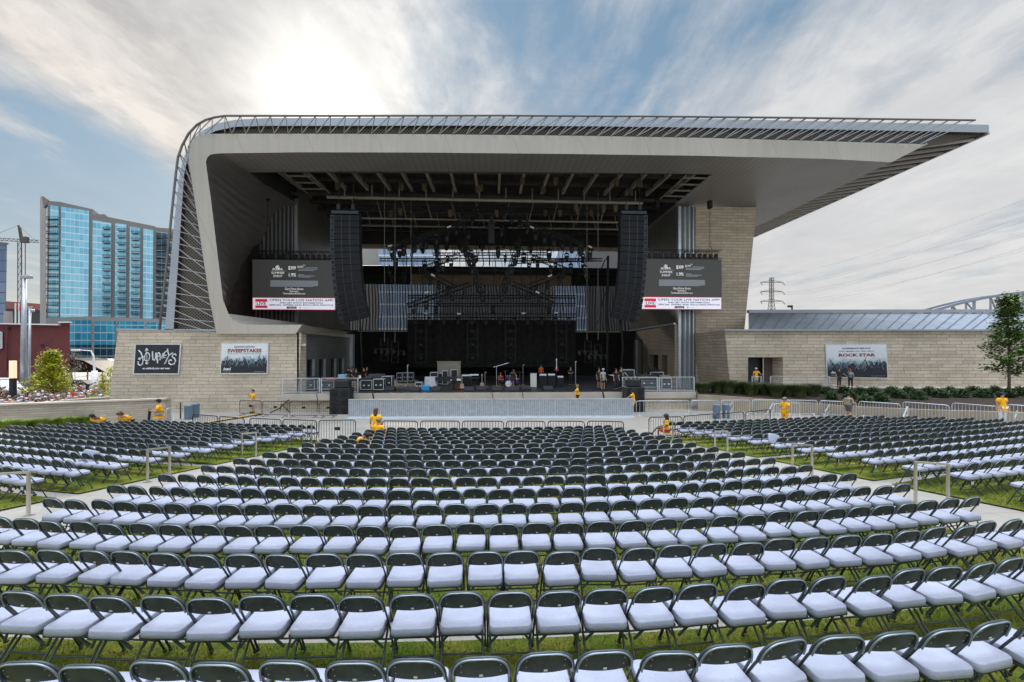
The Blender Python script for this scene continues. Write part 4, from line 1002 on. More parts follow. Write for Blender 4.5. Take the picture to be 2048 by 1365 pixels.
# ------------------------------------------------------------------ led screens
def led_screen(px0, px1, lab):
    YL = 39.0; a, b_ = PY(px0, 519, YL), PY(px1, 519, YL); zt, zb = PY(px0 if px0 < 900 else px1, 519.5, YL).z, PY(px0 if px0 < 900 else px1, 595, YL).z; zz = PY(px0 if px0 < 900 else px1, 620, YL).z
    Wd = b_.x - a.x; t = thing('led_screen', (a.x + Wd / 2, YL, zz), lab, 'video screen', group='hanging advert screens')
    mb = MB(); mb.box((a.x, YL, zz), (b_.x, YL + .18, zt)); part(mb, 'cabinet', 'blackm', t)
    y = YL - .012; mb = MB(); U = lambda u: a.x + Wd * u
    H = zt - zb; V_ = lambda v: zt - H * v
    mb.add([(U(0), y, zb), (U(1), y, zb), (U(1), y, zt), (U(0), y, zt)], [(0, 1, 2, 3)])
    scr = part(mb, 'display', 'scr', t)
    mb = MB(); T = lambda s_, u, v, hh, m=0, w=None, al='CENTER', bold=0.0, sh=0: mb.text(s_, hh, (U(u), y - .01, V_(v)), (1, 0, 0), (0, 0, 1), m, al, maxw=w, ext=0, bold=bold, shear=sh)
    T('ACURA', .300, .275, .30, 0, Wd * .125, bold=.003)
    # caliper emblem: ring with two strokes
    cxx, cz = U(.300), V_(.20); mb.tube([(cxx + .16 * math.cos(R(q)), y - .01, cz + .17 * math.sin(R(q))) for q in range(0, 360, 24)], .018, 4, 0, closed=True)
    mb.beam((cxx - .07, y - .01, cz - .12), (cxx - .02, y - .01, cz + .12), .03); mb.beam((cxx + .07, y - .01, cz - .12), (cxx + .02, y - .01, cz + .12), .03); mb.beam((cxx - .06, y - .01, cz - .02), (cxx + .06, y - .01, cz - .02), .03)
    mb.box((U(.22), y - .012, V_(.302)), (U(.40), y - .008, V_(.292)), 1)
    T('SUMMER', .305, .375, .29, 0, Wd * .155); T('EVENT', .305, .46, .29, 0, Wd * .105)
    T('$309', .475, .255, .46, 0, Wd * .09, bold=.004); T('$2,999', .575, .205, .26, 0, Wd * .07); T('TLX', .62, .15, .14, 0, Wd * .03)
    T('1.9%', .475, .44, .46, 0, Wd * .085, bold=.004)
    for v, u1 in ((.20, .78), (.235, .78), (.27, .74), (.385, .62), (.415, .75), (.445, .70)): mb.box((U(.55 if v != .2 else .63), y - .012, V_(v + .012)), (U(u1), y - .008, V_(v)), 1)
    for i in range(8):
        mb.box((U(.215), y - .012, V_(.562 + i * .021)), (U(.79 if i < 7 else .73), y - .008, V_(.551 + i * .021)), 1)
    T('Gary Force Acura', .50, .80, .33, 0, Wd * .22); T('Brentwood', .50, .855, .24, 0, Wd * .10); T('TennesseeAcuraDealers.com', .50, .915, .26, 0, Wd * .27)
    part(mb, 'advert', ['scrt', 'scrg'], scr) if False else part(mb, 'advert', ['scrt', 'scrg'], t)
    mb = MB(); Hb = zb - zz; Vb = lambda v: zb - Hb * v
    mb.box((U(0), y - .005, zz), (U(1), y, zb), 1); mb.box((U(0) + .05, y - .012, zz + .06), (U(1) - .05, y - .005, zb - .06), 0)
    part(mb, 'banner', ['scrw', 'scrr'], t)
    mb = MB(); yb = y - .016
    mb.box((U(.035), yb - .002, Vb(.86)), (U(.18), yb, Vb(.14)), 1); mb.box((U(.037), yb - .006, Vb(.66)), (U(.178), yb - .003, Vb(.36)), 0)
    mb.text('LIVE', .42, (U(.107), yb - .01, Vb(.62)), (1, 0, 0), (0, 0, 1), 2, 'CENTER', maxw=Wd * .11, ext=0, bold=.01); mb.box((U(.05), yb - .01, Vb(.72)), (U(.165), yb - .007, Vb(.68)), 2)
    for s_, v, hh, w_ in (('OPEN YOUR LIVE NATION APP!', .30, .30, .77), ('AND GET SHOW INFORMATION,', .49, .20, .53), ('SPECIAL OFFERS AND EXCLUSIVE PHOTOS', .67, .22, .77)):
        mb.text(s_, hh, (U(.59), yb - .004, Vb(v)), (1, 0, 0), (0, 0, 1), 2, 'CENTER', maxw=Wd * w_, ext=0, bold=.006)
    mb.box((U(.41), yb - .004, Vb(.90)), (U(.53), yb - .001, Vb(.73)), 2); mb.text('App Store', .12, (U(.475), yb - .008, Vb(.85)), (1, 0, 0), (0, 0, 1), 0, 'CENTER', maxw=Wd * .075, ext=0)
    mb.add([(U(.565), yb - .004, Vb(.90)), (U(.59), yb - .004, Vb(.815)), (U(.565), yb - .004, Vb(.73))], [(0, 1, 2)], 3); mb.text('Google play', .12, (U(.65), yb - .004, Vb(.85)), (1, 0, 0), (0, 0, 1), 3, 'CENTER', maxw=Wd * .10, ext=0)
    part(mb, 'banner_lettering', ['scrw', 'scrr', 'scrb', 'scrc'], t)
    mb = MB(); tz0, tz1 = zt + .12, PY(px0 if px0 < 900 else px1, 502, YL).z
    for yy in (YL - .15, YL + .35):
        for z in (tz0, tz1): mb.tube([(a.x - .05, yy, z), (b_.x - .1, yy, z)], .035, 6)
    n_ = 14
    for i in range(n_):
        xa = a.x + (Wd - .2) * i / n_; xb = a.x + (Wd - .2) * (i + 1) / n_
        for yy in (YL - .15, YL + .35): mb.beam((xa, yy, tz0), (xb, yy, tz1), .03) if i % 2 else mb.beam((xa, yy, tz1), (xb, yy, tz0), .03); mb.beam((xa, yy, tz0), (xa, yy, tz1), .03)
        mb.beam((xa, YL - .15, tz0), (xb, YL + .35, tz0), .03)
        mb.bbox((xa + .1, YL - .1, tz0 + .02), (xa + .38, YL + .2, tz0 + .42), .03)
    part(mb, 'hanging_truss', 'blackm', t)
    for q in ((.17,) if px0 < 900 else (.86, .2)):
        mb = MB(); x = U(q); mb.tube([(x, YL + .1, tz1 + .5), (x, YL + .1, 20.0)], .025, 6); mb.beam((x - .3, YL + .1, tz1), (x, YL + .1, tz1 + .55), .03); mb.beam((x + .3, YL + .1, tz1), (x, YL + .1, tz1 + .55), .03); mb.bbox((x - .2, YL - .1, 19.0), (x + .2, YL + .3, 19.8), .04)
        part(mb, 'hoist_chain', 'blackm', t)
led_screen(505, 671, 'hanging dark advert screen with a white banner strip, in front of the finned wall')
led_screen(1283, 1443, 'hanging dark advert screen with a white banner strip, in front of the stone pier')
# ------------------------------------------------------------------ lighting trusses and moving lights
def truss(pts, lab, w=.42, seg=.6, name='lighting_truss', grp='lighting trusses over the stage'):
    a, b_ = pts; d = b_ - a; L = d.length; d.normalize(); u = Vector((0, 0, 1)); s_ = d.cross(u).normalized(); u2 = s_.cross(d)
    mb = MB(); cs = [a + s_ * sx * w / 2 + u2 * sz * w / 2 for sx, sz in ((-1, -1), (1, -1), (1, 1), (-1, 1))]
    for c in cs: mb.tube([c, c + d * L], .035, 5)
    n_ = max(2, int(L / seg))
    for i in range(n_):
        t0, t1 = L * i / n_, L * (i + 1) / n_
        for j in range(4): mb.beam(cs[j] + d * t0, cs[(j + 1) % 4] + d * t1, .035); mb.beam(cs[j] + d * t0, cs[(j + 1) % 4] + d * t0, .03)
    return solo(mb, name, 'blackm', lab, 'lighting truss', grp)
YT = 42.5
TR = [((775, 497), (905, 455), 'black lighting truss sloping up towards the middle, highest one on the tower side', 42),
      ((905, 455), (968, 412), 'short black truss rising to the peak on the tower side of the centre', 42),
      ((1000, 412), (1062, 452), 'short black truss falling from the peak on the pier side of the centre', 42), ((1062, 452), (1188, 497), 'black lighting truss sloping down from the middle, highest one on the pier side', 42),
      ((838, 541), (915, 512), 'short black truss above the drape on the tower side', 44), ((852, 546), (905, 573), 'short black truss falling towards the centre on the tower side, below the drape pipe', 44),
      ((815, 612), (942, 568), 'long low black truss climbing towards the centre on the tower side', 43), ((928, 480), (968, 588), 'steep black truss forming the tower side arm of the central V', 43),
      ((1040, 480), (1000, 588), 'steep black truss forming the pier side arm of the central V', 43), ((1024, 567), (1110, 602), 'long low black truss falling away from the centre on the pier side', 43),
      ((1060, 572), (1130, 546), 'short black truss rising away from the centre below the drape pipe', 44), ((1062, 513), (1140, 543), 'short black truss above the drape on the pier side', 44),
      ((866, 509), (1096, 508), 'level black truss across the rear window, upper one', 52), ((1030, 525), (1192, 520), 'level black truss across the rear window, lower one near the pier', 51),
      ((816, 594), (1152, 594), 'level black truss across the top of the dark backdrop', 48), ((816, 610), (1152, 610), 'level black truss just under the top of the dark backdrop', 48), ((816, 632), (1152, 632), 'level black truss carrying the low row of lights', 46)]
tr_ends = []
for p, q, lab, Y in TR:
    a, b_ = PY(*p, Y), PY(*q, Y); tr_ends.append((a, b_)); truss((a, b_), lab, .42 if Y < 47 else .34, .6)
def head_parts():
    y = MB(); y.bbox((-.17, -.12, -.12), (.17, .12, 0), .02); y.bbox((-.21, -.05, -.5), (-.17, .05, -.1), .01); y.bbox((.17, -.05, -.5), (.21, .05, -.1), .01); y.beam((0, 0, 0), (0, 0, .16), .06)
    h_ = MB(); h_.lathe([(.05, .20), (.14, .16), (.165, 0), (.165, -.16), (.13, -.22), (.12, -.30)], (0, 0, -.45), 12)
    l = MB(); l.lathe([(.115, -.001), (.10, -.012), (.02, -.02)], (0, 0, -.75), 12)
    return y, h_, l
M['lens'] = mat('fixture lens', (.03, .04, .12), .12, .2, .1, 4)
hy, hh, hl = head_parts(); me_y, me_h, me_l = hy.mesh('yoke', 'blackm'), hh.mesh('lamp_body', 'blackp', True), hl.mesh('lens', 'lens', True)
rnd = random.Random(9)
cnt = 0
def light_at(p, lab, sc=1.0, tilt=None):
    t = thing('moving_light', p, lab, 'stage light', rnd.uniform(-1, 1), 'moving lights on the trusses'); t.scale = (sc,) * 3
    y = put('yoke', me_y, t); b0 = put('lamp_body', me_h, t); l0 = put('lens', me_l, b0); a = tilt if tilt is not None else rnd.uniform(-.5, .5)
    for o in (b0,): o.location = (0, 0, 0); o.rotation_euler = (0, 0, 0)
spots = []
for ti, nl in ((0, 6), (1, 4), (2, 4), (3, 7), (4, 3), (5, 3), (6, 5), (7, 6), (8, 6), (9, 4), (10, 3), (11, 3), (12, 4), (13, 3), (15, 3), (16, 12)):
    a, b_ = tr_ends[ti]
    for i in range(nl): spots.append((a.lerp(b_, (i + .5) / nl) + Vector((0, -.05, -.25)), ti, i))
tn = {0: 'the highest truss, tower side', 1: 'the peak truss, tower side', 2: 'the peak truss, pier side', 3: 'the highest truss, pier side', 4: 'the truss above the drape, tower side', 5: 'the truss below the drape, tower side', 6: 'the low truss, tower side', 7: 'the V, tower side arm', 8: 'the V, pier side arm', 9: 'the low truss, pier side', 10: 'the truss below the drape, pier side', 11: 'the truss above the drape, pier side', 12: 'the upper window truss', 13: 'the lower window truss', 15: 'the lower backdrop truss', 16: 'the low light row'}
for p, ti, i in spots: light_at(p, 'moving light, %s from the left under %s' % (nth(i + 1), tn[ti]), 1.5 if ti in (0, 3, 7, 8) else 1.15)
for i in range(46):
    px = 983 + rnd.choice((-1, 1)) * rnd.uniform(8, 205); top_ = 432 + abs(px - 983) * .22; p = PY(px, top_ + rnd.uniform(5, 75), rnd.uniform(41, 50)); light_at(p, 'small black moving light lost among the dense dark rigging over the stage', rnd.uniform(1.1, 1.7))
for i, (p, q, Y) in enumerate((((800, 470), (1165, 470), 46), ((830, 440), (1140, 440), 49), ((905, 425), (905, 590), 44.5), ((1062, 425), (1062, 590), 44.5), ((845, 520), (845, 620), 46.5), ((1125, 520), (1125, 620), 46.5), ((760, 520), (1205, 520), 54))):
    truss((PY(*p, Y), PY(*q, Y)), ('level' if p[1] == q[1] else 'upright') + ' black truss in the rigging mass, %s of the thinner ones' % nth(i + 1), .36, .5)
mb = MB()
for i in range(60):
    px = rnd.uniform(800, 1170); Y = rnd.uniform(41, 50); a = PY(px, rnd.uniform(430, 520), Y); l_ = rnd.uniform(1.5, 5); mb.tube([a, a + Vector((rnd.uniform(-.4, .4), 0, -l_ * .6)), a + Vector((rnd.uniform(-.3, .3), 0, -l_))], rnd.uniform(.02, .05), 4)
solo(mb, 'cable_swags', 'black', 'tangle of black cables drooping among the lighting trusses', 'cables', kind='stuff')
# hanging central cluster
mb = MB(); c = PY(983, 470, 42)
mb.bbox((c.x - .35, 41.7, c.z - 1.0), (c.x + .35, 42.3, c.z + 1.1), .05); mb.box((c.x - .4, 41.65, c.z + 1.1), (c.x + .4, 42.35, c.z + 1.3)); mb.tube([(c.x, 42, c.z + 1.3), (c.x, 42, 20.8)], .04, 6); mb.bbox((c.x - .2, 41.8, c.z + 1.4), (c.x + .2, 42.2, c.z + 2.0), .05)
solo(mb, 'centre_speaker', 'blackp', 'narrow black speaker hung in the exact centre of the lighting trusses', 'loudspeaker')
# small bright plates on trusses
M['plate'] = mat('pale plate', (.62, .58, .5), .5, 0, .05, 2)
for i, (px, py, an) in enumerate(((898, 454, 20), (1064, 455, -28), (853, 585, 18), (886, 522, 24), (866, 551, -30), (1075, 585, -22), (1100, 552, 22), (780, 492, 15), (1180, 494, -25), (852, 627, 0), (918, 628, 0), (1047, 627, 0), (1112, 626, 0), (958, 501, 0), (1014, 501, 0))):
    p = PY(px, py, 41.6 if py < 600 else 45.5); mb = MB(); mb.bbox((-.22, -.02, -.09), (.22, .02, .09), .01); mb.xf(Matrix.Rotation(-R(an), 4, 'Y')); mb.xf(Matrix.Translation(p)); solo(mb, 'label_plate', 'plate', 'small pale plate on the trusses, %s counting from the upper ones' % nth(i + 1), 'plate', 'pale plates on the trusses')
# hanging chains, cables, ladders of lamps
M['cableg'] = mat('pale chain', (.34, .34, .32), .5, .4, .1, 2)
for i, (px, y0, y1, Y, lab) in enumerate(((769, 465, 684, 40, 'long pale chain hanging beside the tower side speaker array, outer one'), (790, 540, 686, 41, 'pale chain hanging beside the tower side speaker array, inner one'), (822, 540, 590, 42, 'short pale chain above the dark backdrop on the tower side'), (1174, 460, 680, 41, 'pale chain hanging beside the pier side speaker array, inner one'), (1196, 460, 680, 40, 'long pale chain hanging beside the pier side speaker array, outer one'), (983, 415, 440, 42, 'short pale chain above the centre speaker'))):
    a, b_ = PY(px, y0, Y), PY(px, y1, Y); mb = MB(); mb.tube([(a.x, Y, 20.9), (b_.x, Y, b_.z)], .022, 6); solo(mb, 'hanging_chain', 'cableg', lab, 'chain', 'pale hoist chains')
mb = MB(); a = PY(1216, 512, 39.5); b_ = PY(1214, 745, 39.5)
for q in (-.08, 0, .08): mb.tube([(a.x + q, 39.5, a.z), (b_.x + q * .5, 39.5, b_.z)], .05, 6)
mb.tube([PY(1216, 515, 39.5), PY(1210, 520, 39.6), PY(1202, 540, 39.6)], .06, 5); mb.tube([PY(1214, 580, 39.5), PY(1206, 600, 39.5), PY(1198, 640, 39.6), PY(1190, 655, 39.6)], .05, 5)
solo(mb, 'cable_bundle', 'black', 'thick black cable bundle hanging down past the pier side speaker array', 'cable')
for i, (px, py, lab) in enumerate(((769, 700, 'hanging ladder frame of lamps low on the tower side of the stage'), (790, 704, 'second hanging ladder frame of lamps, nearer the centre on the tower side'), (1196, 712, 'hanging ladder frame of lamps low on the pier side of the stage'), (1176, 704, 'second hanging ladder frame of lamps, nearer the centre on the pier side'))):
    c = PY(px, py, 40.3 + (i % 2)); mb = MB(); hgt = 1.1
    mb.beam(c + Vector((-.35, 0, -hgt)), c + Vector((-.35, 0, hgt)), .05); mb.beam(c + Vector((.35, 0, -hgt)), c + Vector((.35, 0, hgt)), .05)
    for q in range(5): mb.beam(c + Vector((-.35, 0, -hgt + q * .55)), c + Vector((.35, 0, -hgt + q * .55)), .04)
    mb.beam(c + Vector((-1.0, 0, .1)), c + Vector((1.0, 0, .1)), .06)
    for q in (-.9, -.3, .3, .9): mb.lathe([(.08, .1), (.15, 0), (.16, -.3), (.14, -.34)], c + Vector((q, 0, -.05)), 10)
    solo(mb, 'lamp_ladder', 'blackm', lab, 'stage lights', 'hanging lamp ladders')
# dark backdrop with pipes
mb = MB(); a, b_ = PY(815, 590, 49.5), PY(1152, 735, 49.5)
nn = 60
for i in range(nn + 1):
    x = a.x + (b_.x - a.x) * i / nn; y = 49.5 + .12 * math.sin(i * 1.7); mb.v += [(x, y, b_.z), (x, y, PY(900, 640, 49.5).z)]
mb.f = [(2 * i, 2 * i + 2, 2 * i + 3, 2 * i + 1) for i in range(nn)]; mb.m = [0] * nn
solo(mb, 'backdrop', 'black', 'dark pleated backdrop cloth hanging below the low row of lights', 'backdrop')
# towers of lamps against the backdrop
for i, (px, lab) in enumerate(((842, 'dark lamp tower against the backdrop, nearest the tower side'), (945, 'dark lamp tower against the backdrop, second from the tower side'), (1021, 'dark lamp tower against the backdrop, third from the tower side'), (1123, 'dark lamp tower against the backdrop, nearest the pier side'))):
    c = PY(px, 690, 47.5); mb = MB(); z0, z1 = c.z - 2.1, c.z + 2.6
    for q in (-.62, .62): mb.beam((c.x + q, 47.5, z0), (c.x + q, 47.5, z1), .06)
    for q in range(6): z = z0 + (z1 - z0) * q / 5; mb.beam((c.x - .62, 47.5, z), (c.x + .62, 47.5, z), .05)
    lt = thing('lamp_tower', (c.x, 47.5, z0), lab, 'stage lights', group='lamp towers at the backdrop'); part(mb, 'frame', 'blackm', lt)
    for q in range(3):
        m2 = MB(); m2.lathe([(.26, 0), (.30, -.1), (.22, -.3)], (0, 0, 0), 14); m2.xf(Matrix.Rotation(R(-90), 4, 'X')); m2.xf(Matrix.Translation((c.x, 47.35, z0 + .5 + q * 1.55))); part(m2, 'lamp', 'blackp', lt, smooth=True)
        m2 = MB(); m2.lathe([(.2, 0), (.05, -.03)], (0, 0, 0), 14); m2.xf(Matrix.Rotation(R(90), 4, 'X')); m2.xf(Matrix.Translation((c.x, 47.34, z0 + .5 + q * 1.55))); part(m2, 'lens', 'lens', lt, smooth=True)
# ------------------------------------------------------------------ posters
def poster_plane(tl, tr, br, bl, thick, parent, prefix):
    """frame + sheet; returns a mapper (u, v from top-left) -> world, the axes and the outward normal"""
    ux = (tr - tl).normalized(); uz = (tl - bl).normalized(); un = ux.cross(uz) * 1.0
    f = MB(); b0 = [tl, tr, br, bl]; f.prism([p + un * thick for p in b0], [p for p in b0]); part(f, 'frame', 'alu', parent)
    return ux, uz, un, (lambda u, v, e=0: tl.lerp(tr, u).lerp(bl.lerp(br, u), v) + un * (thick + .004 + e))
def crowd_art(mb, mp, un, ux, uz, seed, W_, H_, floor=.97):
    rnd = random.Random(seed)
    def col(u0, u1, v0, v1, m, e=.002): mb.add([mp(u0, v1, e), mp(u1, v1, e), mp(u1, v0, e), mp(u0, v0, e)], [(0, 1, 2, 3)], m)
    # heads, shoulders and raised arms of a concert crowd, as printed
    def head(u, v, r, m, e):
        c = mp(u, v, e); vs = [c + ux * (r * math.cos(q)) + uz * (r * 1.2 * math.sin(q)) for q in [2 * math.pi * i / 12 for i in range(12)]]; mb.add(vs, [tuple(range(12))], m)
    def stroke(pts, w, m, e):
        P_ = [mp(u, v, e) for u, v in pts]
        for i in range(len(P_) - 1):
            d = (P_[i + 1] - P_[i]); 
            if d.length < 1e-5: continue
            s_ = d.normalized().cross(un) * (w / 2); w2 = .75
            mb.add([P_[i] - s_, P_[i] + s_, P_[i + 1] + s_ * w2, P_[i + 1] - s_ * w2], [(0, 1, 2, 3)], m)
    n_ = 34
    top = [.66 + .05 * math.sin(i * 1.3) + rnd.uniform(-.03, .03) + (-.10 if i > n_ * .8 else 0) for i in range(n_ + 1)]
    for i in range(n_):
        mb.add([mp(.02 + .96 * i / n_, floor, .003), mp(.02 + .96 * (i + 1) / n_, floor, .003), mp(.02 + .96 * (i + 1) / n_, top[i + 1], .003), mp(.02 + .96 * i / n_, top[i], .003)], [(0, 1, 2, 3)], 2)
    for i in range(46):
        u = rnd.uniform(.04, .96); v = rnd.uniform(.60, .72) - (.08 if u > .8 else 0); head(u, v, H_ * rnd.uniform(.030, .05), 2 if rnd.random() < .6 else 3, .004 + i * 1e-4)
    for i in range(34):
        u = rnd.uniform(.05, .95); v = rnd.uniform(.62, .75); L_ = rnd.uniform(.12, .26); dx = rnd.uniform(-.03, .03)
        stroke([(u, v), (u + dx * 1.6, v - L_ * .5), (u - dx * .8 + rnd.uniform(-.03, .03), v - L_)], H_ * rnd.uniform(.016, .026), 2 if rnd.random() < .62 else 4, .009 + i * 1e-4)
    for i in range(26):
        u = rnd.uniform(.1, .9); v = rnd.uniform(.66, .80); stroke([(u, v), (u + rnd.uniform(-.05, .05), v - .10), (u + rnd.uniform(-.05, .05), v - .17)], H_ * .012, 4 if rnd.random() < .6 else 3, .013 + i * 1e-4)
def sky_grad(mb, mp, n_=10):
    pass
def grad_mat(name, z0, z1):
    m = bpy.data.materials.new(name); m.use_nodes = True; t = NB(m.node_tree); bs = m.node_tree.nodes['Principled BSDF']
    P = t.n('ShaderNodeNewGeometry').outputs['Position']; sp = t.n('ShaderNodeSeparateXYZ'); t.l(P, sp.inputs[0])
    f = t.math('DIVIDE', t.math('SUBTRACT', sp.outputs[2], z0), z1 - z0); f = t.math('ADD', f, t.math('MULTIPLY', t.math('SUBTRACT', t.noise(P, 1.2, 4), .5), .5))
    t.l(t.ramp(f, [(.22, (.02, .035, .05)), (.42, (.30, .40, .46)), (.6, (.66, .70, .74)), (1.0, (.74, .77, .80))]), bs.inputs['Base Color']); bs.inputs['Roughness'].default_value = .5
    return m
def poster(name, lab, pts, plane, kind):
    if plane == 'stone': q = [PY(x, y, YS - .02) for x, y in pts]
    else: q = [PD(x, y, DW - .03) for x, y in pts]
    tl, tr, br, bl = q; t = thing(name, bl.lerp(br, .5), lab, 'poster', group='framed wall posters')
    ux, uz, un, mp = poster_plane(tl, tr, br, bl, .07, t, kind); W_, H_ = (tr - tl).length, (tl - bl).length; bu, bv = .09 / W_, .09 / H_
    mb = MB(); mb.add([mp(bu, 1 - bv), mp(1 - bu, 1 - bv), mp(1 - bu, bv), mp(bu, bv)], [(0, 1, 2, 3)], 0)
    if kind == 'logo':
        part(mb, 'sheet', 'ink', t); mb = MB()
        ox, oy, sw, sh = 160, 160, 540, 345
        def st(pts_, w=.085, closed=False):
            P_ = [mp((x - ox) / sw, (y - oy) / sh, .006) for x, y in pts_]; mb.tube(P_, w * .5, 4, 0, closed=closed)
        # hand drawn capitals with arrow heads
        st([(212, 236), (240, 262), (268, 320), (272, 360), (262, 395), (240, 404), (218, 390), (214, 358)], .09)
        st([(215, 330), (262, 318), (290, 300)], .07); st([(214, 330), (236, 316)], .06); st([(214, 330), (240, 344)], .06)
        st([(302, 262), (288, 300), (290, 345), (314, 356), (340, 340), (346, 300), (332, 268), (302, 262)], .075)
        st([(302, 214), (312, 300), (318, 392)], .045); st([(302, 214), (288, 246)], .07); st([(302, 214), (322, 240)], .07); st([(318, 392), (302, 370)], .07); st([(318, 392), (334, 366)], .07)
        st([(374, 246), (378, 300), (384, 340), (402, 346), (414, 320), (414, 262)], .10)
        st([(430, 350), (428, 270), (446, 262), (462, 276), (452, 300), (430, 310), (440, 340), (440, 380)], .10)
        st([(468, 345), (466, 270), (492, 330), (496, 268)], .09)
        st([(545, 240), (512, 262), (506, 292), (510, 322), (532, 316)], .09); st([(508, 292), (540, 290)], .07)
        st([(545, 218), (556, 262), (566, 292)], .09); st([(612, 262), (566, 296), (524, 388)], .09)
        st([(652, 294), (640, 276), (614, 284), (606, 306), (636, 326), (648, 352), (636, 386), (600, 396), (574, 380), (570, 352), (592, 342), (606, 352)], .10)
        part(mb, 'logo', 'pwhite', t); mb = MB(); mb.text('an attitude you can wear', .2, mp(.50, .825, .006), ux, uz, 0, 'CENTER', ext=0, maxw=W_ * .60, bold=.008, shear=.3); part(mb, 'tagline', 'pwhite', t)
    else:
        zlo, zhi = mp(0, 1).z, mp(0, 0).z; part(mb, 'sheet', grad_mat('poster print ' + kind, zlo, zhi), t); mb = MB()
        crowd_art(mb, mp, un, ux, uz, 4 if kind == 'sweep' else 8, W_, H_, 1 - bv * 1.05); part(mb, 'printed_crowd', ['pwhite', 'maroon', 'ink', 'navy', 'inkblue'], t); mb = MB()
        if kind == 'sweep':
            mb.text('ELEVATION GETAWAY', .2, mp(.50, .155, .006), ux, uz, 3, 'CENTER', ext=0, maxw=W_ * .44, bold=.004); part(mb, 'slogan', ['pwhite', 'maroon', 'ink', 'navy'], t); mb = MB(); mb.text('SWEEPSTAKES', .36, mp(.50, .30, .006), ux, uz, 1, 'CENTER', ext=0, maxw=W_ * .72, bold=.015); mb.text('LEARN MORE AT THE ASCEND AMPHITHEATER', .1, mp(.50, .36, .006), ux, uz, 3, 'CENTER', ext=0, maxw=W_ * .72)
        else:
            mb.text('EXPERIENCE SERVICE', .2, mp(.50, .15, .006), ux, uz, 3, 'CENTER', ext=0, maxw=W_ * .46, bold=.006); mb.text('THAT MAKES YOU FEEL LIKE A', .13, mp(.50, .225, .006), ux, uz, 3, 'CENTER', ext=0, maxw=W_ * .58, bold=.004); part(mb, 'slogan', ['pwhite', 'maroon', 'ink', 'navy'], t); mb = MB(); mb.text('ROCK STAR', .36, mp(.50, .36, .006), ux, uz, 1, 'CENTER', ext=0, maxw=W_ * .60, bold=.018)
        part(mb, 'headline', ['pwhite', 'maroon', 'ink', 'navy'], t); mb = MB()
        mb.text('Ascend', .26, mp(.145, .86, .02), ux, uz, 0, 'CENTER', ext=0, maxw=W_ * .17, bold=.012, shear=.3); mb.text('FEDERAL CREDIT UNION', .06, mp(.145, .885, .02), ux, uz, 0, 'CENTER', ext=0, maxw=W_ * .17)
        mb.text('ascendfcu.org', .08, mp(.145, .935, .02), ux, uz, 0, 'CENTER', ext=0, maxw=W_ * .15); part(mb, 'sponsor_logo', 'pwhite', t); mb = MB(); mb.text('ascend federal credit union', .05, mp(.83, .925, .02), ux, uz, 0, 'CENTER', ext=0, maxw=W_ * .22)
        part(mb, 'small_print', 'pwhite', t)
poster('wall_poster', 'black framed poster with a hand drawn white logo on the stone block', [(271, 687.5), (364, 687.5), (359.5, 749.5), (267, 749.5)], 'stone', 'logo')
poster('wall_poster', 'framed crowd poster with a maroon SWEEPSTAKES headline on the stone block', [(443.5, 686.5), (538, 686), (536, 748.5), (441, 749)], 'stone', 'sweep')
poster('wall_poster', 'framed crowd poster with a maroon ROCK STAR headline on the low wing', [(1649.5, 689), (1772, 688), (1775.5, 758), (1652.5, 756)], 'wing', 'rock')
# ------------------------------------------------------------------ barriers and railings
def bike_rack(a, b_, lab, m, h=1.08, grp=None, panel=False, n=None):
    L = (b_ - a).length; d = (b_ - a) / L; ang = math.atan2(d.y, d.x); t = thing('crowd_barrier', a, lab, 'barrier', ang, grp); rr_ = .13
    fr = MB(); pts = [(0.02, 0, .16), (0.02, 0, h - rr_)] + [(.02 + rr_ - rr_ * math.cos(R(q)), 0, h - rr_ + rr_ * math.sin(R(q))) for q in (30, 60, 90)] + [(L - .02 - rr_ + rr_ * math.sin(R(q)), 0, h - rr_ + rr_ * math.cos(R(q))) for q in (0, 30, 60, 90)] + [(L - .02, 0, .16)]
    fr.tube(pts, .022, 6, 0, closed=True); part(fr, 'frame', m, t, world=False, smooth=True)
    ba = MB(); n_ = n or int(L / .12)
    for i in range(1, n_): ba.tube([(L * i / n_, 0, .16), (L * i / n_, 0, h - .01)], .009 if m != 'alu' else .011, 4)
    if panel: ba.box((L / 2 - .13, -.012, .62), (L / 2 + .13, .012, .76))
    part(ba, 'bars', m, t, world=False)
    for x in (.25, L - .25): ft = MB(); ft.tube([(x, -.28, .02), (x, -.1, .05), (x, 0, .18), (x, .1, .05), (x, .28, .02)], .018, 5); part(ft, 'foot', m, t, world=False)
    return t
def at_h(px, top, h=1.08):
    p = PD(px, top, 20)
    for _ in range(25):
        z = zg(p.x, p.y) + h; p = PZ(px, top, z)
    return Vector((p.x, p.y, zg(p.x, p.y)))
blk_r = 'black crowd barriers in front of the seats'; 
fr_ = [((385, 829), (436, 832), 'nearest the bins by the stone block'), ((438, 833), (489, 836), 'second from the bins by the stone block'), ((499, 837), (563, 839), 'third from the bins by the stone block'), ((565, 839), (634, 841), 'fourth from the bins by the stone block'), ((637, 841), (712, 841), 'the last one, with a black plate')]
for (a, ay), (b_, by), s_ in fr_: bike_rack(at_h(a, ay), at_h(b_, by), 'black crowd barrier before the tower side seats, ' + s_, 'blackm', grp=blk_r, panel=a == 637)
cx_ = [762, 838, 922, 1010, 1093, 1172, 1250]
for i in range(6): bike_rack(at_h(cx_[i] + 2, 842 + (i > 0) * .5), at_h(cx_[i + 1] - 2, 842.5), 'black crowd barrier before the centre seats, %s counting from the tower side' % nth(i + 1), 'blackm', grp=blk_r)
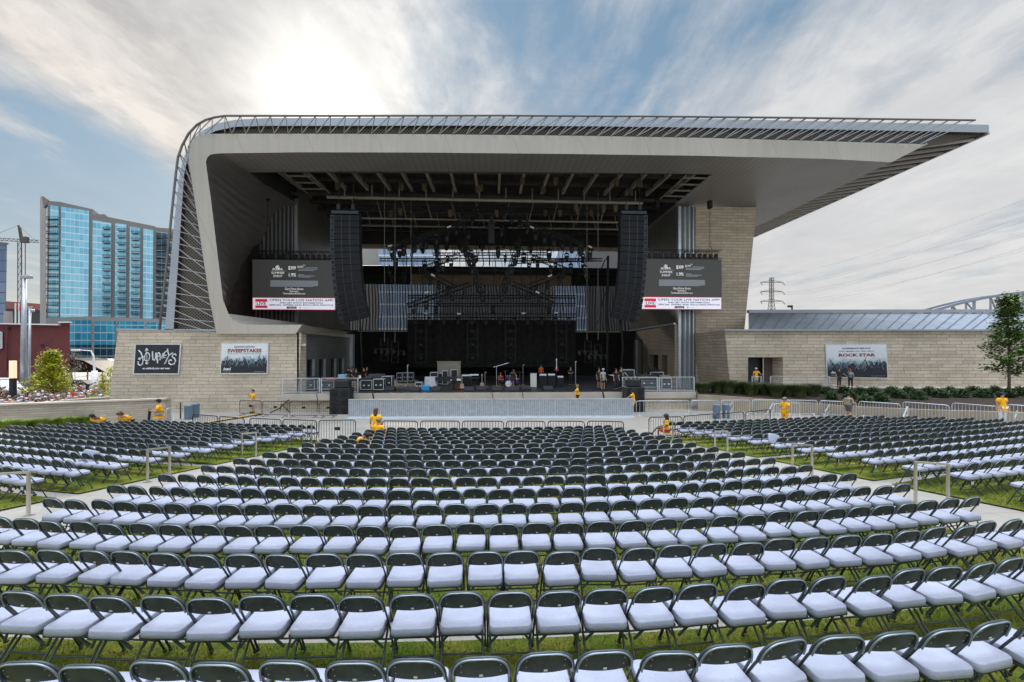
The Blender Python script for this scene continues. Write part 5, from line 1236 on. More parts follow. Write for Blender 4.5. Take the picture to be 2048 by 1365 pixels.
fr_ = [((1297, 835), (1365, 833.5), 'behind the seated woman'), ((1367, 833), (1429, 829), 'second from the seated woman'), ((1431, 829), (1488, 825), 'in front of the pair of bins'), ((1490, 825), (1541, 820.5), 'farthest from the seated woman')]
for (a, ay), (b_, by), s_ in fr_: bike_rack(at_h(a, ay), at_h(b_, by), 'black crowd barrier before the tree side seats, ' + s_, 'blackm', grp=blk_r)
fr_ = [((479, 801), (523, 802), 'around the man in white shorts'), ((525, 802.5), (576, 804), 'second from the man in white shorts'), ((578, 804), (637, 804.5), 'below the flight case at the railing'), ((639, 804.5), (674, 804.5), 'half hidden by the subwoofers')]
for (a, ay), (b_, by), s_ in fr_: bike_rack(at_h(a, ay), at_h(b_, by), 'black crowd barrier at the foot of the stage, ' + s_, 'blackm', grp='black crowd barriers at the stage foot', panel=True)
sv = [(1270, 802.5), (1380, 801.5), (1440, 801), (1502, 800.5), (1568, 800.5), (1637, 801.5), (1715, 803), (1803, 804), (1901, 806), (2010, 809), (2130, 812)]
sn = ['beside the subwoofers', 'behind the pair of bins', 'just past the bins', 'below the guarded doorway', 'behind the man in a yellow tracksuit', 'behind the walking man', 'second past the walking man', 'third past the walking man', 'behind the guard with pale trousers', 'cut by the edge of the photo']
for i in range(10): bike_rack(at_h(sv[i][0] + 2, sv[i][1], 1.1), at_h(sv[i + 1][0] - 2, sv[i + 1][1], 1.1), 'silver crowd barrier, ' + sn[i], 'alu', 1.1, 'silver crowd barriers along the planting bed', n=14)
bike_rack(at_h(1548, 808, 1.1), at_h(1600, 806, 1.1), 'silver crowd barrier set askew behind the man in a yellow tracksuit', 'alu', 1.1, 'silver crowd barriers along the planting bed', n=9)
# front of stage barrier: solid aluminium panels
a, b_ = PZ(697, 835.5, 0), PZ(1266, 833, 0); n_ = 18
def fsb():
    t = thing('stage_barrier', (0, 0, 0), '', 'barrier'); L = (b_ - a).length / n_
    mb = MB(); mb.box((.01, 0, .06), (L - .01, .02, 1.2)); part(mb, 'panel', 'perf', t, world=False)
    mb = MB()
    for q in range(9): x = .02 + (L - .04) * q / 8; mb.box((x - .012, -.022, .06), (x + .012, .0, 1.2))
    mb.box((0, -.03, 1.2), (L, .08, 1.26)); part(mb, 'ribs', 'alu', t, world=False)
    mb = MB(); mb.hexa([(0, -.45, 0), (L, -.45, 0), (L, 0, 0), (0, 0, 0)], [(0, -.43, .012), (L, -.43, .012), (L, 0, .07), (0, 0, .07)]); part(mb, 'foot_plate', 'alu', t, world=False)
    return t
M['perf'] = mat('perforated aluminium', (.40, .43, .47), .45, .35, .14, 5)
f0 = fsb(); d = (b_ - a); ang = math.atan2(d.y, d.x)
for i in range(n_):
    o = f0 if i == 0 else copy_tree(f0); o.location = a + d * (i / n_); o.rotation_euler = (0, 0, ang); tag(o, 'ribbed aluminium crowd barrier panel before the stage, %s from the subwoofer on the tower side' % nth(i + 1), 'barrier', 'aluminium barrier panels before the stage')
# stage edge railings
def railing(pa, pb, lab, posts, Y=30.9, h=1.12, z=1.4):
    a, b_ = PY(pa, 740, Y), PY(pb, 740, Y); a.z = b_.z = z; t = thing('stage_railing', a, lab, 'railing', group='cable railings on the stage edge'); mb = MB(); mb.beam(a + Vector((0, 0, h)), b_ + Vector((0, 0, h)), .05); mb.beam(a + Vector((0, 0, .05)), b_ + Vector((0, 0, .05)), .05); part(mb, 'rails', 'alu', t)
    for i in range(posts): p = a.lerp(b_, i / (posts - 1)); m2 = MB(); m2.beam(p, p + Vector((0, 0, h)), .07 if i in (0, posts - 1) else .04); part(m2, 'post', 'alu', t)
    mb = MB()
    for i in range(1, 9): mb.tube([a + Vector((0, 0, h * i / 9)), b_ + Vector((0, 0, h * i / 9))], .008, 4)
    part(mb, 'cables', 'steel', t)
railing(566, 639, 'metal cable railing at the outer stage corner below the sweepstakes poster', 3)
railing(643, 716, 'metal cable railing above the tower side subwoofers', 2)
railing(1245, 1315, 'metal cable railing above the pier side subwoofers', 2); railing(1319, 1388, 'metal cable railing in front of the ribbed pilaster', 3)
# walkway railings in front of the wing
def wrail(p0, p1, d0, lab):
    a, b_ = PD(p0, 706, d0), PD(p1, 706, d0); a.z = b_.z = 1.30; t = thing('walkway_railing', a, lab, 'railing', group='railings along the raised walkway'); mb = MB(); mb.beam(a + Vector((0, 0, 1.07)), b_ + Vector((0, 0, 1.07)), .045)
    for i in range(1, 6): mb.tube([a + Vector((0, 0, 1.07 * i / 6)), b_ + Vector((0, 0, 1.07 * i / 6))], .006, 4)
    part(mb, 'rails', 'alu', t)
    for p in (a, b_): m2 = MB(); m2.beam(p - Vector((0, 0, .3)), p + Vector((0, 0, 1.07)), .08); part(m2, 'post', 'alu', t)
wrail(1504, 1522, 35.2, 'short railing in front of the guard in the doorway'); wrail(1541, 1658, 35.2, 'railing running from the doorway to the crowd poster')
# stair handrails
for i, (pa, pb, lab) in enumerate((((1531, 832), (1547, 806), 'sloping silver stair handrail beside the black barriers, by the tracksuit man'), ((1452, 824), (1466, 803), 'sloping silver stair handrail behind the bins'), ((1651, 823), (1660, 809), 'sloping silver handrail near the walking man'), ((1806, 836), (1815, 814), 'sloping silver handrail in the middle of the tree side barriers'), ((2030, 836), (2035, 822), 'pale sloping handrail against the guard with pale trousers'))):
    g0 = G(pa[0], pa[1] + 14); dd0 = proj(g0)[2]; a = PD(pa[0], pa[1], dd0); b_ = PD(pb[0], pb[1], dd0 + 1.2); t = thing('stair_rail', Vector((a.x, a.y, zg(a.x, a.y))), lab, 'handrail', group='sloping stair handrails'); mb = MB(); mb.beam(a, b_, .06); mb.beam(a - Vector((0, 0, .45)), b_ - Vector((0, 0, .45)), .05); part(mb, 'rail', 'alu', t)
    for p in (a, b_): m2 = MB(); m2.beam(Vector((p.x, p.y, zg(p.x, p.y))), p, .04); part(m2, 'post', 'alu', t)
# bins
def bin_(px, base, lab, h=.95, r=.235):
    p = G(px, base); t = thing('trash_bin', p, lab, 'bin', group='grey blue trash bins'); mb = MB(); mb.lathe([(r * .86, 0), (r * .95, .1), (r, h * .9), (r * 1.04, h * .91), (r * 1.04, h), (r * .92, h)], p, 24); part(mb, 'body', 'rubbish', t, smooth=True)
    mb = MB(); mb.lathe([(r * .93, h * .55), (r * .93, h - .01), (r * .9, h - .012)], p, 24); part(mb, 'liner', 'blackp', t)
bin_(377, 839, 'grey blue trash bin by the stone block, nearer one'); bin_(391, 835, 'grey blue trash bin by the stone block, slightly behind its twin')
bin_(1433, 837, 'grey blue trash bin behind the black barrier, nearer the stage'); bin_(1452, 836.5, 'grey blue trash bin behind the black barrier, nearer the stair handrail')
# low post, standing speaker stick near the guard
p = G(297, 846); mb = MB(); mb.tube([p, p + Vector((.1, 0, .9))], .07, 8); solo(mb, 'umbrella', 'black', 'rolled black umbrella standing beside the man holding a phone', 'umbrella')
p = G(361, 838); mb = MB(); mb.beam(p, p + Vector((0, 0, 1.1)), .06); solo(mb, 'post', 'brown', 'thin brown post between the phone man and the bins', 'post')
bike_rack(at_h(332, 815), at_h(348, 813), 'narrow silver gate frame behind the man holding a phone', 'alu', 1.0, 'silver gate frames', n=4)
# cable ramp on the ground and cables
mb = MB(); a, b_ = G(395, 850), PZ(523, 829, 0); d = (b_ - a).normalized(); s_ = Vector((-d.y, d.x, 0)) * .2
M['rampy'] = mat('yellow ramp lid', (.75, .42, .02), .6, 0, .1, 3)
for i in range(9):
    p, q = a.lerp(b_, i / 9), a.lerp(b_, (i + .96) / 9); z = Vector((0, 0, .06)); mb.hexa([p - s_ * 1.4, q - s_ * 1.4, q + s_ * 1.4, p + s_ * 1.4], [p - s_ * .6 + z, q - s_ * .6 + z, q + s_ * .6 + z, p + s_ * .6 + z], 0); mb.hexa([p - s_ * .5 + z, q - s_ * .5 + z, q + s_ * .5 + z, p + s_ * .5 + z], [p - s_ * .4 + z * 1.3, q - s_ * .4 + z * 1.3, q + s_ * .4 + z * 1.3, p + s_ * .4 + z * 1.3], 1)
solo(mb, 'cable_ramp', ['blackp', 'rampy'], 'black and yellow cable ramp crossing the paving by the black barriers', 'cable ramp')
mb = MB(); rnd = random.Random(2)
for i in range(6):
    p0 = PZ(512 + i * 3, 826, .02); pts = [p0 + Vector((j * .8 + rnd.uniform(-.1, .1), rnd.uniform(-.12, .12) + 1.2, .03 + .02 * i)) for j in range(7)]; mb.tube(pts, .03, 5)
mb.tube([PZ(540, 826, .03), PY(558, 818, 30), PY(578, 800, 30.4)], .04, 5); mb.tube([PY(560, 822, 30), PY(563, 808, 30.3), PY(580, 826, 29.9)], .035, 5)
solo(mb, 'cable_pile', 'black', 'tangle of black cables on the ground below the stage corner', 'cables')
for i, (px, lab) in enumerate(((640, 'thin black cable over the stage edge below the railing gap'), (750, 'thick black cable over the stage edge beside the subwoofers'), (984, 'thin cable down the stage edge at the centre'), (1043, 'thin cable down the stage edge below the amplifiers'), (1201, 'black cable over the stage edge below the woman in grey'), (1246, 'bundle of black cables over the stage edge beside the pier side subwoofers'))):
    a = PY(px, 781, 31.2); mb = MB(); mb.tube([(a.x + .3, 31.6, ZD + .02), (a.x, 30.75, ZD + .03), (a.x + .02, 30.55, ZD - .05), (a.x + .1, 30.52, ZD - .5), (a.x + .15, 30.3, .04)], .02 if 'thin' in lab else .05, 6); solo(mb, 'stage_cable', 'black', lab, 'cable', 'cables over the stage edge')
# ------------------------------------------------------------------ people
def skin_mesh(name, verts, edges, radii, mats, sub=1, root=0):
    me = bpy.data.meshes.new(name); me.from_pydata([tuple(v) for v in verts], edges, []); ob = bpy.data.objects.new(name, me); COL.objects.link(ob)
    sk = ob.modifiers.new('s', 'SKIN'); sk.branch_smoothing = .6; sk.use_smooth_shade = True
    if not me.skin_vertices: 
        me.skin_vertices  # layer made by the modifier on evaluation
    bm = bmesh.new(); bm.from_mesh(me); ly = bm.verts.layers.skin.verify(); bm.verts.ensure_lookup_table()
    for i, v in enumerate(bm.verts):
        r = radii[i]; v[ly].radius = (r, r) if not isinstance(r, tuple) else r; v[ly].use_root = (i == root)
    bm.to_mesh(me); bm.free()
    if sub: sb = ob.modifiers.new('b', 'SUBSURF'); sb.levels = sub; sb.render_levels = sub
    dg = bpy.context.evaluated_depsgraph_get(); ev = ob.evaluated_get(dg); out = bpy.data.meshes.new_from_object(ev, depsgraph=dg)
    bpy.data.objects.remove(ob); bpy.data.meshes.remove(me); out.name = name; out.materials.clear(); out.materials.append(M[mats])
    out.polygons.foreach_set('use_smooth', [True] * len(out.polygons)); return out
def V3(*a): return Vector(a)
def person(loc, face, lab, shirt='c_yellow', pants='c_khaki', hair='hairB', skin='skinA', h=1.75, pose='stand', arms='down', shorts=False, longhair=False, cap=None, shoes='c_blk', bare=False, wide=1.0, grp='event staff in yellow shirts', phone=False, pack=False):
    """face: heading in the world (radians, 0 = towards the stage)"""
    J = dict(pel=V3(0, 0, .95), sp=V3(0, .0, 1.10), ch=V3(0, .01, 1.32), nk=V3(0, 0, 1.48), hb=V3(0, .015, 1.55), hc=V3(0, .02, 1.64), ht=V3(0, .01, 1.705))
    for s_, k in ((-1, 'L'), (1, 'R')):
        J['sh' + k] = V3(.175 * s_ * wide, 0, 1.42); J['el' + k] = V3(.235 * s_ * wide, -.03, 1.14); J['wr' + k] = V3(.25 * s_ * wide, .06, .90)
        J['hp' + k] = V3(.09 * s_ * wide, 0, .90); J['kn' + k] = V3(.105 * s_, .02, .50); J['an' + k] = V3(.11 * s_, -.02, .09); J['to' + k] = V3(.125 * s_, .15, .035)
    if arms in ('phone', 'fold'):
        for s_, k in ((-1, 'L'), (1, 'R')): J['el' + k] = V3(.25 * s_ * wide, .04, 1.14); J['wr' + k] = V3(.07 * s_, .27, 1.17)
    if arms == 'hips':
        for s_, k in ((-1, 'L'), (1, 'R')): J['el' + k] = V3(.38 * s_, -.06, 1.18); J['wr' + k] = V3(.2 * s_, .05, 1.0)
    if arms == 'rest':
        J['elL'] = V3(-.36, .05, 1.2); J['wrL'] = V3(-.52, .15, 1.05)
    if arms == 'up': J['elR'] = V3(.25, .25, 1.45); J['wrR'] = V3(.16, .30, 1.68)
    if arms == 'reach':
        J['elL'] = V3(-.26, .22, 1.25); J['wrL'] = V3(-.24, .44, 1.12)
    if pose == 'walk':
        J['knL'] = V3(-.09, .17, .52); J['anL'] = V3(-.09, .20, .10); J['toL'] = V3(-.09, .36, .06); J['knR'] = V3(.1, .03, .5); J['anR'] = V3(.1, -.32, .17); J['toR'] = V3(.1, -.19, .05); J['elR'] = V3(.24, .0, 1.14); J['wrR'] = V3(.25, .2, .95); J['elL'] = V3(-.24, -.12, 1.16); J['wrL'] = V3(-.25, -.16, .90)
    if pose in ('sit', 'sitcross', 'crouch', 'sitlean'):
        dz = -.47
        for k in J: J[k] = J[k] + V3(0, 0, dz)
        for s_, k in ((-1, 'L'), (1, 'R')): J['kn' + k] = V3(.13 * s_, .43, .50); J['an' + k] = V3(.13 * s_, .40, .09); J['to' + k] = V3(.14 * s_, .56, .035)
        if pose == 'sitcross': J['knR'] = V3(-.02, .46, .60); J['anR'] = V3(-.12, .72, .32); J['toR'] = V3(-.12, .86, .36)
        if arms == 'down':
            for s_, k in ((-1, 'L'), (1, 'R')): J['el' + k] = J['sh' + k] + V3(.05 * s_, .06, -.27); J['wr' + k] = V3(.12 * s_, .32, .62)
    if pose in ('sitlean', 'bend'):
        piv = J['pel']; rm = Matrix.Rotation(R(-42 if pose == 'sitlean' else -32), 4, 'X')
        for k in J:
            if k[:2] in ('sp', 'ch', 'nk', 'hb', 'hc', 'ht', 'sh', 'el', 'wr'): J[k] = piv + (rm @ (J[k] - piv))
        J['hc'] += V3(0, .03, -.03); J['ht'] += V3(0, .07, -.05)
    names = ['pel', 'sp', 'ch', 'nk', 'hb', 'hc', 'ht']; rad = dict(pel=.120, sp=.115, ch=.125, nk=.058, hb=.07, hc=.098, ht=.062, sh=.062, el=.042, wr=.028, hp=.088, kn=.056, an=.04, to=.036)
    vs, ed, rd, ix = [], [], [], {}
    def av(k, p, r): ix[k] = len(vs); vs.append(p); rd.append(r)
    for k in names: av(k, J[k], rad[k] * (wide if k in ('pel', 'sp', 'ch') else 1))
    for a, b_ in zip(names[:-1], names[1:]): ed.append((ix[a], ix[b_]))
    for s_, k in ((-1, 'L'), (1, 'R')):
        for q in ('sh', 'el', 'wr', 'hp', 'kn', 'an', 'to'): av(q + k, J[q + k], rad[q])
        ed += [(ix['ch'], ix['sh' + k]), (ix['sh' + k], ix['el' + k]), (ix['el' + k], ix['wr' + k]), (ix['pel'], ix['hp' + k]), (ix['hp' + k], ix['kn' + k]), (ix['kn' + k], ix['an' + k]), (ix['an' + k], ix['to' + k])]
        # palm and five fingers
        d = (J['wr' + k] - J['el' + k]).normalized(); sd = d.cross(V3(0, 1, 0)); sd = sd.normalized() if sd.length > .1 else V3(0, 0, 1)
        pm = J['wr' + k] + d * .07; av('pm' + k, pm, .027); ed.append((ix['wr' + k], ix['pm' + k]))
        crl = V3(0, .3, 0) if abs(d.y) < .8 else V3(0, 0, -.3)
        for fi, (o_, L_) in enumerate(((-.028, .055), (-.010, .068), (.010, .064), (.027, .050))):
            a1 = pm + d * .035 + sd * o_; a2 = a1 + (d + crl).normalized() * L_ * .55; a3 = a2 + (d + crl * 3).normalized() * L_ * .45
            for j, p in enumerate((a1, a2, a3)): av('f%d%d%s' % (fi, j, k), p, .009)
            ed += [(ix['pm' + k], ix['f%d0%s' % (fi, k)]), (ix['f%d0%s' % (fi, k)], ix['f%d1%s' % (fi, k)]), (ix['f%d1%s' % (fi, k)], ix['f%d2%s' % (fi, k)])]
        th = J['wr' + k] + d * .035 + sd * -.03 + V3(0, .02, 0); av('t0' + k, th, .011); av('t1' + k, th + d * .04 + V3(0, .02, 0), .009); ed += [(ix['wr' + k], ix['t0' + k]), (ix['t0' + k], ix['t1' + k])]
    # nose and ears grow from the head
    fwd = (J['hc'] - J['hb']).cross(V3(1, 0, 0)).normalized() * -1; 
    if fwd.y < 0: fwd = -fwd
    av('nose', J['hc'] + fwd * .105 + V3(0, 0, -.01), .014); ed.append((ix['hc'], ix['nose']))
    sc = h / 1.75
    bodym = skin_mesh('person_body', [v * sc for v in vs], ed, [r * sc for r in rd], skin)
    t = put('person', bodym); t.location = loc; t.rotation_euler = (0, 0, face); tag(t, lab, 'person', grp)
    def cloth(nm, keys, edges, grow, m, ends=None):
        i2 = {k: i for i, k in enumerate(keys)}; P_ = []; R_ = []
        for k in keys:
            p = J[k] if k in J else ends[k][0]; r = (rad[k] if k in rad else rad[k[:2]]) if k in J else ends[k][1]
            if k in ('pel', 'sp', 'ch'): r *= wide
            P_.append(p * sc); R_.append((r + grow) * sc)
        put(nm, skin_mesh(nm, P_, [(i2[a], i2[b_]) for a, b_ in edges], R_, m), t)
    el = {}
    if bare:
        cloth('shirt', ['pel', 'sp', 'ch', 'shL', 'shR'], [('pel', 'sp'), ('sp', 'ch'), ('ch', 'shL'), ('ch', 'shR')], .014, shirt)
    else:
        ends = {'uL': (J['shL'].lerp(J['elL'], .75), .058), 'uR': (J['shR'].lerp(J['elR'], .75), .058), 'hem': (J['pel'] + V3(0, 0, -.06), .13 * wide), 'col': (J['ch'].lerp(J['nk'], .75), .055)}
        cloth('shirt', ['pel', 'sp', 'ch', 'shL', 'shR', 'uL', 'uR', 'hem', 'col'], [('pel', 'sp'), ('sp', 'ch'), ('ch', 'shL'), ('ch', 'shR'), ('shL', 'uL'), ('shR', 'uR'), ('pel', 'hem'), ('ch', 'col')], .034, shirt, ends)
    if shorts:
        ends = {'kL': (J['hpL'].lerp(J['knL'], .85), .075), 'kR': (J['hpR'].lerp(J['knR'], .85), .075)}; cloth('shorts', ['pel', 'hpL', 'hpR', 'kL', 'kR'], [('pel', 'hpL'), ('pel', 'hpR'), ('hpL', 'kL'), ('hpR', 'kR')], .017, pants, ends)
    else:
        ends = {'aL': (J['knL'].lerp(J['anL'], .9), .05), 'aR': (J['knR'].lerp(J['anR'], .9), .05)}; cloth('trousers', ['pel', 'hpL', 'hpR', 'knL', 'knR', 'aL', 'aR'], [('pel', 'hpL'), ('pel', 'hpR'), ('hpL', 'knL'), ('hpR', 'knR'), ('knL', 'aL'), ('knR', 'aR')], .018, pants, ends)
    for k in 'LR':
        mb = MB(); a, b_ = J['an' + k] + V3(0, -.05, -.04), J['to' + k] + V3(0, .03, .0); mb.tube([a * sc, a.lerp(b_, .5) * sc, b_ * sc], [.05 * sc, .052 * sc, .04 * sc], 8); part(mb, 'shoe', shoes, t, world=False, smooth=True)
    up = (J['hc'] - J['hb']).normalized()
    hm = MB(); hm.ball((J['hc'] + up * .028 - fwd * .018) * sc, .108 * sc, 0, 2, (1, 1.05, 1.0), .04)
    if longhair: hm.ball((J['hc'] - fwd * .05 - up * .06) * sc, .105 * sc, 0, 2, (1.05, .7, 1.35), .05); hm.ball((J['nk'] - fwd * .07) * sc, .08 * sc, 0, 2, (1.1, .6, 1.3), .05)
    # keep the face clear
    keep = [v for v in hm.v]; c0 = J['hc'] * sc
    def adj(v):
        v = Vector(v); q = v - c0; f_ = q.dot(fwd); u_ = q.dot(up)
        if f_ > .02 * sc and u_ < .055 * sc: v = v - fwd * (f_ - .02 * sc)
        return tuple(v)
    hm.v = [adj(v) for v in hm.v]; part(hm, 'hair', hair, t, world=False, smooth=True)
    fm = MB()
    for s_ in (-1, 1): fm.ball((J['hc'] + fwd * .090 + V3(.033 * s_, 0, 0) + up * .012) * sc, .011 * sc, 0, 1)
    c1 = (J['hc'] + fwd * .088 - up * .055) * sc; fm.beam(c1 - V3(.024, 0, 0), c1 + V3(.024, 0, 0), .01, .008, 0); part(fm, 'face', 'hairK', t, world=False)
    if cap:
        cm = MB(); cm.ball((J['hc'] + up * .05) * sc, .112 * sc, 0, 2, (1, 1.02, .72)); br_ = (J['hc'] + up * .055 + fwd * .12) * sc; cm.bbox(tuple(br_ - V3(.07, .06, .008)), tuple(br_ + V3(.07, .06, .006)), .005); part(cm, 'cap', cap, t, world=False, smooth=True)
    if phone: mb = MB(); c = (J['wrL'].lerp(J['wrR'], .5) + V3(0, .09, .03)) * sc; mb.bbox(tuple(c - V3(.04, .01, .07)), tuple(c + V3(.04, .01, .07)), .005); mb.xf(Matrix.Translation(loc) @ Matrix.Rotation(face, 4, 'Z')); solo(mb, 'phone', 'pwhite', 'pale phone in the hands of the guard by the low stone wall', 'phone')
    if pack: mb = MB(); mb.bbox((-.15 * sc, -.34 * sc, 1.02 * sc), (.15 * sc, -.13 * sc, 1.46 * sc), .05); mb.xf(Matrix.Translation(loc) @ Matrix.Rotation(face, 4, 'Z')); solo(mb, 'backpack', 'c_khaki', 'khaki backpack on the back of the walking man in shorts', 'backpack')
    return t
def at_head(px, head, h, z=None):
    p = PD(px, head, 20)
    for _ in range(25): zz = (zg(p.x, p.y) if z is None else z); p = PZ(px, head, zz + h)
    return Vector((p.x, p.y, zz))
FC = math.pi + YAW * -1    # facing the camera
Lf, Rt = R(90), R(-90)
person(at_head(318, 799, 1.78), R(120), 'guard in yellow and grey trousers looking at a phone by the low stone wall', pants='c_lgrey', hair='hairK', arms='phone', wide=1.45, cap='c_blk', h=1.78, phone=True)
def seated(px, py, **k):
    p = at_head(px, py, k.pop('hh', 1.2)); return p + Vector((0, 0, .03))
person(seated(205, 823, hh=1.15), FC, 'dark skinned staff member in yellow bent forward among the seats', pants='c_blk', hair='hairK', pose='sitlean', skin='skinB', wide=1.35)
person(seated(256, 820, hh=1.15), FC, 'staff member in yellow bent forward among the seats, long dark hair', pants='c_blk', hair='hairB', longhair=True, pose='sitlean', wide=1.35)
person(Vector((*PZ(506, 826, 0).xy, 0)), R(150), 'guard in yellow with white shorts and folded arms behind the black barrier', pants='c_wht', shorts=True, hair='hairB', arms='fold', shoes='c_blk', h=1.72)
person(at_head(752, 817, 1.68), R(-10), 'woman in yellow with brown hair standing at the front centre seats, seen from behind', pants='c_yellow', hair='hairB', longhair=True, wide=1.1, h=1.68)
person(at_head(757, 838, 1.25), R(-25), 'staff member in yellow sitting before the standing brown haired woman', pants='c_yellow', hair='hairL', pose='sit', wide=1.1)
person(at_head(718, 851, 1.25), R(-130), 'man in yellow with a black cap bending over the first centre row', pants='c_yellow', hair='hairK', cap='c_blk', pose='sitlean', wide=1.0)
person(Vector((*PD(1155, 800, 29.4).xy, .35)), R(80), 'grey haired man in yellow leaning on the inside of the aluminium barrier', pants='c_blk', hair='hairL', skin='skinA', arms='reach', pose='stand')
person(Vector((*PZ(1266, 828, 0).xy, 0)), R(60), 'man in yellow with white shorts and black cap at the end of the aluminium barrier', pants='c_wht', shorts=True, hair='hairK', cap='c_blk', arms='reach', shoes='c_wht', h=1.75)
person(G(1333, 880) + Vector((0, 0, .0)), R(80), 'woman in yellow with a dark cap sitting with crossed legs beside the black barrier', pants='c_red', shorts=True, skin='skinB', hair='hairK', longhair=True, cap='c_char', pose='sitcross', h=1.7)
person(Vector((*PD(1512, 735, 36.4).xy, 1.32)), FC, 'white haired guard in yellow with pale shorts standing in the dark doorway', pants='c_wht', shorts=True, hair='hairL', cap='c_wht', arms='rest')
person(at_head(1570, 794, 1.78), R(110), 'man in a yellow tracksuit looking down before the tree side seats', pants='c_yellow', hair='hairB', arms='fold', cap='c_khaki')
person(gz(PD(1697, 776, 25.2)), R(-60), 'walking man in a dark sleeveless shirt and slate shorts with a backpack', shirt='c_char', pants='c_slate', shorts=True, hair='hairK', pose='walk', bare=True, h=1.78, pack=True, grp='people at the planting bed')
person(Vector((*PD(1678, 736, 36.1).xy, 1.31)), FC, 'man in a dark green shirt leaning before the ROCK STAR poster', shirt='c_dgreen', pants='c_char', hair='hairK', arms='rest', h=1.78, grp='people at the planting bed')
person(Vector((*PD(1701, 737, 35.6).xy, 1.31)), R(150), 'woman in a bright blue top and black trousers before the ROCK STAR poster', shirt='c_blue', pants='c_blk', hair='hairB', longhair=True, arms='up', h=1.68, grp='people at the planting bed', bare=True)
person(gz(PD(2004, 784, 21.6)), FC, 'guard in yellow with pale trousers and a dark cap beside the young tree', pants='c_pinkish' if False else 'c_wht', hair='hairK', cap='c_navyc', arms='down', wide=1.06, h=1.76)
crew = 'stage crew'
for i, (px, y, sk, wd, ar) in enumerate(((697, 36.5, 'skinA', 1.0, 'fold'), (703, 35.2, 'skinA', 1.1, 'down'), (706, 37.5, 'skinA', 1, 'down'), (712, 34.6, 'skinA', 1.1, 'hips'), (727, 35.8, 'skinA', 1, 'down'), (733, 36.6, 'skinA', 1.05, 'down'))):
    p = PY(px, 740, y); person(Vector((p.x, p.y, ZD)), FC + R(-30 + 25 * i), 'crew member in black behind the tower side railing, %s from the left in the group' % nth(i + 1), 'c_blk', 'c_blk', 'hairK', sk, h=1.72 + .03 * (i % 3), arms=ar, wide=wd, shorts=i in (1, 3), grp='black clad crew group')
for px, Y, k in ((1206, 32.3, dict(shirt='c_grey', pants='c_char', shorts=True, cap='c_lgrey', hair='hairB', lab='man in a grey T-shirt, cap and dark shorts near the stage edge')), (1198, 33.6, dict(shirt='c_dgreen', pants='c_char', shorts=True, hair='hairK', lab='man in a dark green shirt behind the man in grey')), (1232, 32.2, dict(shirt='c_blk', pants='c_navyc', hair='hairK', longhair=True, lab='woman in black and dark jeans beside the pier side railing')), (1242, 33.0, dict(shirt='c_blk', pants='c_blk', hair='hairK', arms='reach', lab='tall man in black talking to the woman in dark jeans', h=1.86)), (1141, 36.5, dict(shirt='c_blk', pants='c_blk', hair='hairK', arms='fold', lab='man in black holding a bass beside the white guitar')), (1082, 41.5, dict(shirt='c_orange', pants='c_blk', hair='hairK', h=1.8, lab='crew member in a bright orange top behind the amplifiers')), (1024, 34.4, dict(shirt='c_char', pants='c_denim', shorts=True, hair='hairB', arms='reach', lab='man in denim shorts bending over the drum kit', pose='bend')), (1001, 36.5, dict(shirt='c_red', pants='c_blk', hair='hairK', pose='sit', lab='person in red crouched behind the drum kit', h=1.7))):
    lab = k.pop('lab'); p = PY(px, 740, Y); person(Vector((p.x, p.y, ZD)), FC + R(20), lab, grp=crew, **k)
# ------------------------------------------------------------------ stage equipment
eq = 'band equipment on the stage'
def spt(px, Y): p = PY(px, 740, Y); return Vector((p.x, Y, ZD))
def flight_case(px, Y, w, d, h, lab, top=None, rz=0, m='blackp'):
    p = spt(px, Y); t = thing('flight_case', p, lab, 'flight case', rz, 'flight cases on the stage'); z0 = .12
    mb = MB(); mb.box((-w / 2, -d / 2, z0), (w / 2, d / 2, h)); part(mb, 'panels', m, t, world=False)
    mb = MB(); e = .022
    for x in (-w / 2, w / 2):
        for y in (-d / 2, d / 2): mb.box((x - e, y - e, z0 - .01), (x + e, y + e, h + .01))
    for z in (z0, h):
        for y in (-d / 2, d / 2): mb.box((-w / 2, y - e, z - e), (w / 2, y + e, z + e))
        for x in (-w / 2, w / 2): mb.box((x - e, -d / 2, z - e), (x + e, d / 2, z + e))
    part(mb, 'edges', 'alu', t, world=False)
    for q in (-.22, .22):
        mb = MB(); mb.bbox((q * w - .07, -d / 2 - .03, h * .5 - .05), (q * w + .07, -d / 2 - .004, h * .5 + .07), .01); part(mb, 'latch', 'alu', t, world=False)
    mb = MB()
    for x in (-w / 2 + .08, w / 2 - .08):
        for y in (-d / 2 + .08, d / 2 - .08): mb.tube([(x - .02, y, .055), (x + .02, y, .055)], .055, 10); mb.box((x - .03, y - .03, .08), (x + .03, y + .03, z0))
    part(mb, 'casters', 'blackm', t, world=False)
    if top:
        mb = MB(); mb.bbox((-w / 2 + .03, -d / 2 + .05, h + .02), (w / 2 - .06, d / 2 - .05, h + .22), .02); solo(mb.xf(Matrix.Translation(p)), 'equipment_box', top, 'box on top of the ' + lab.split(',')[0].replace('flight case', 'case'), 'box', eq)
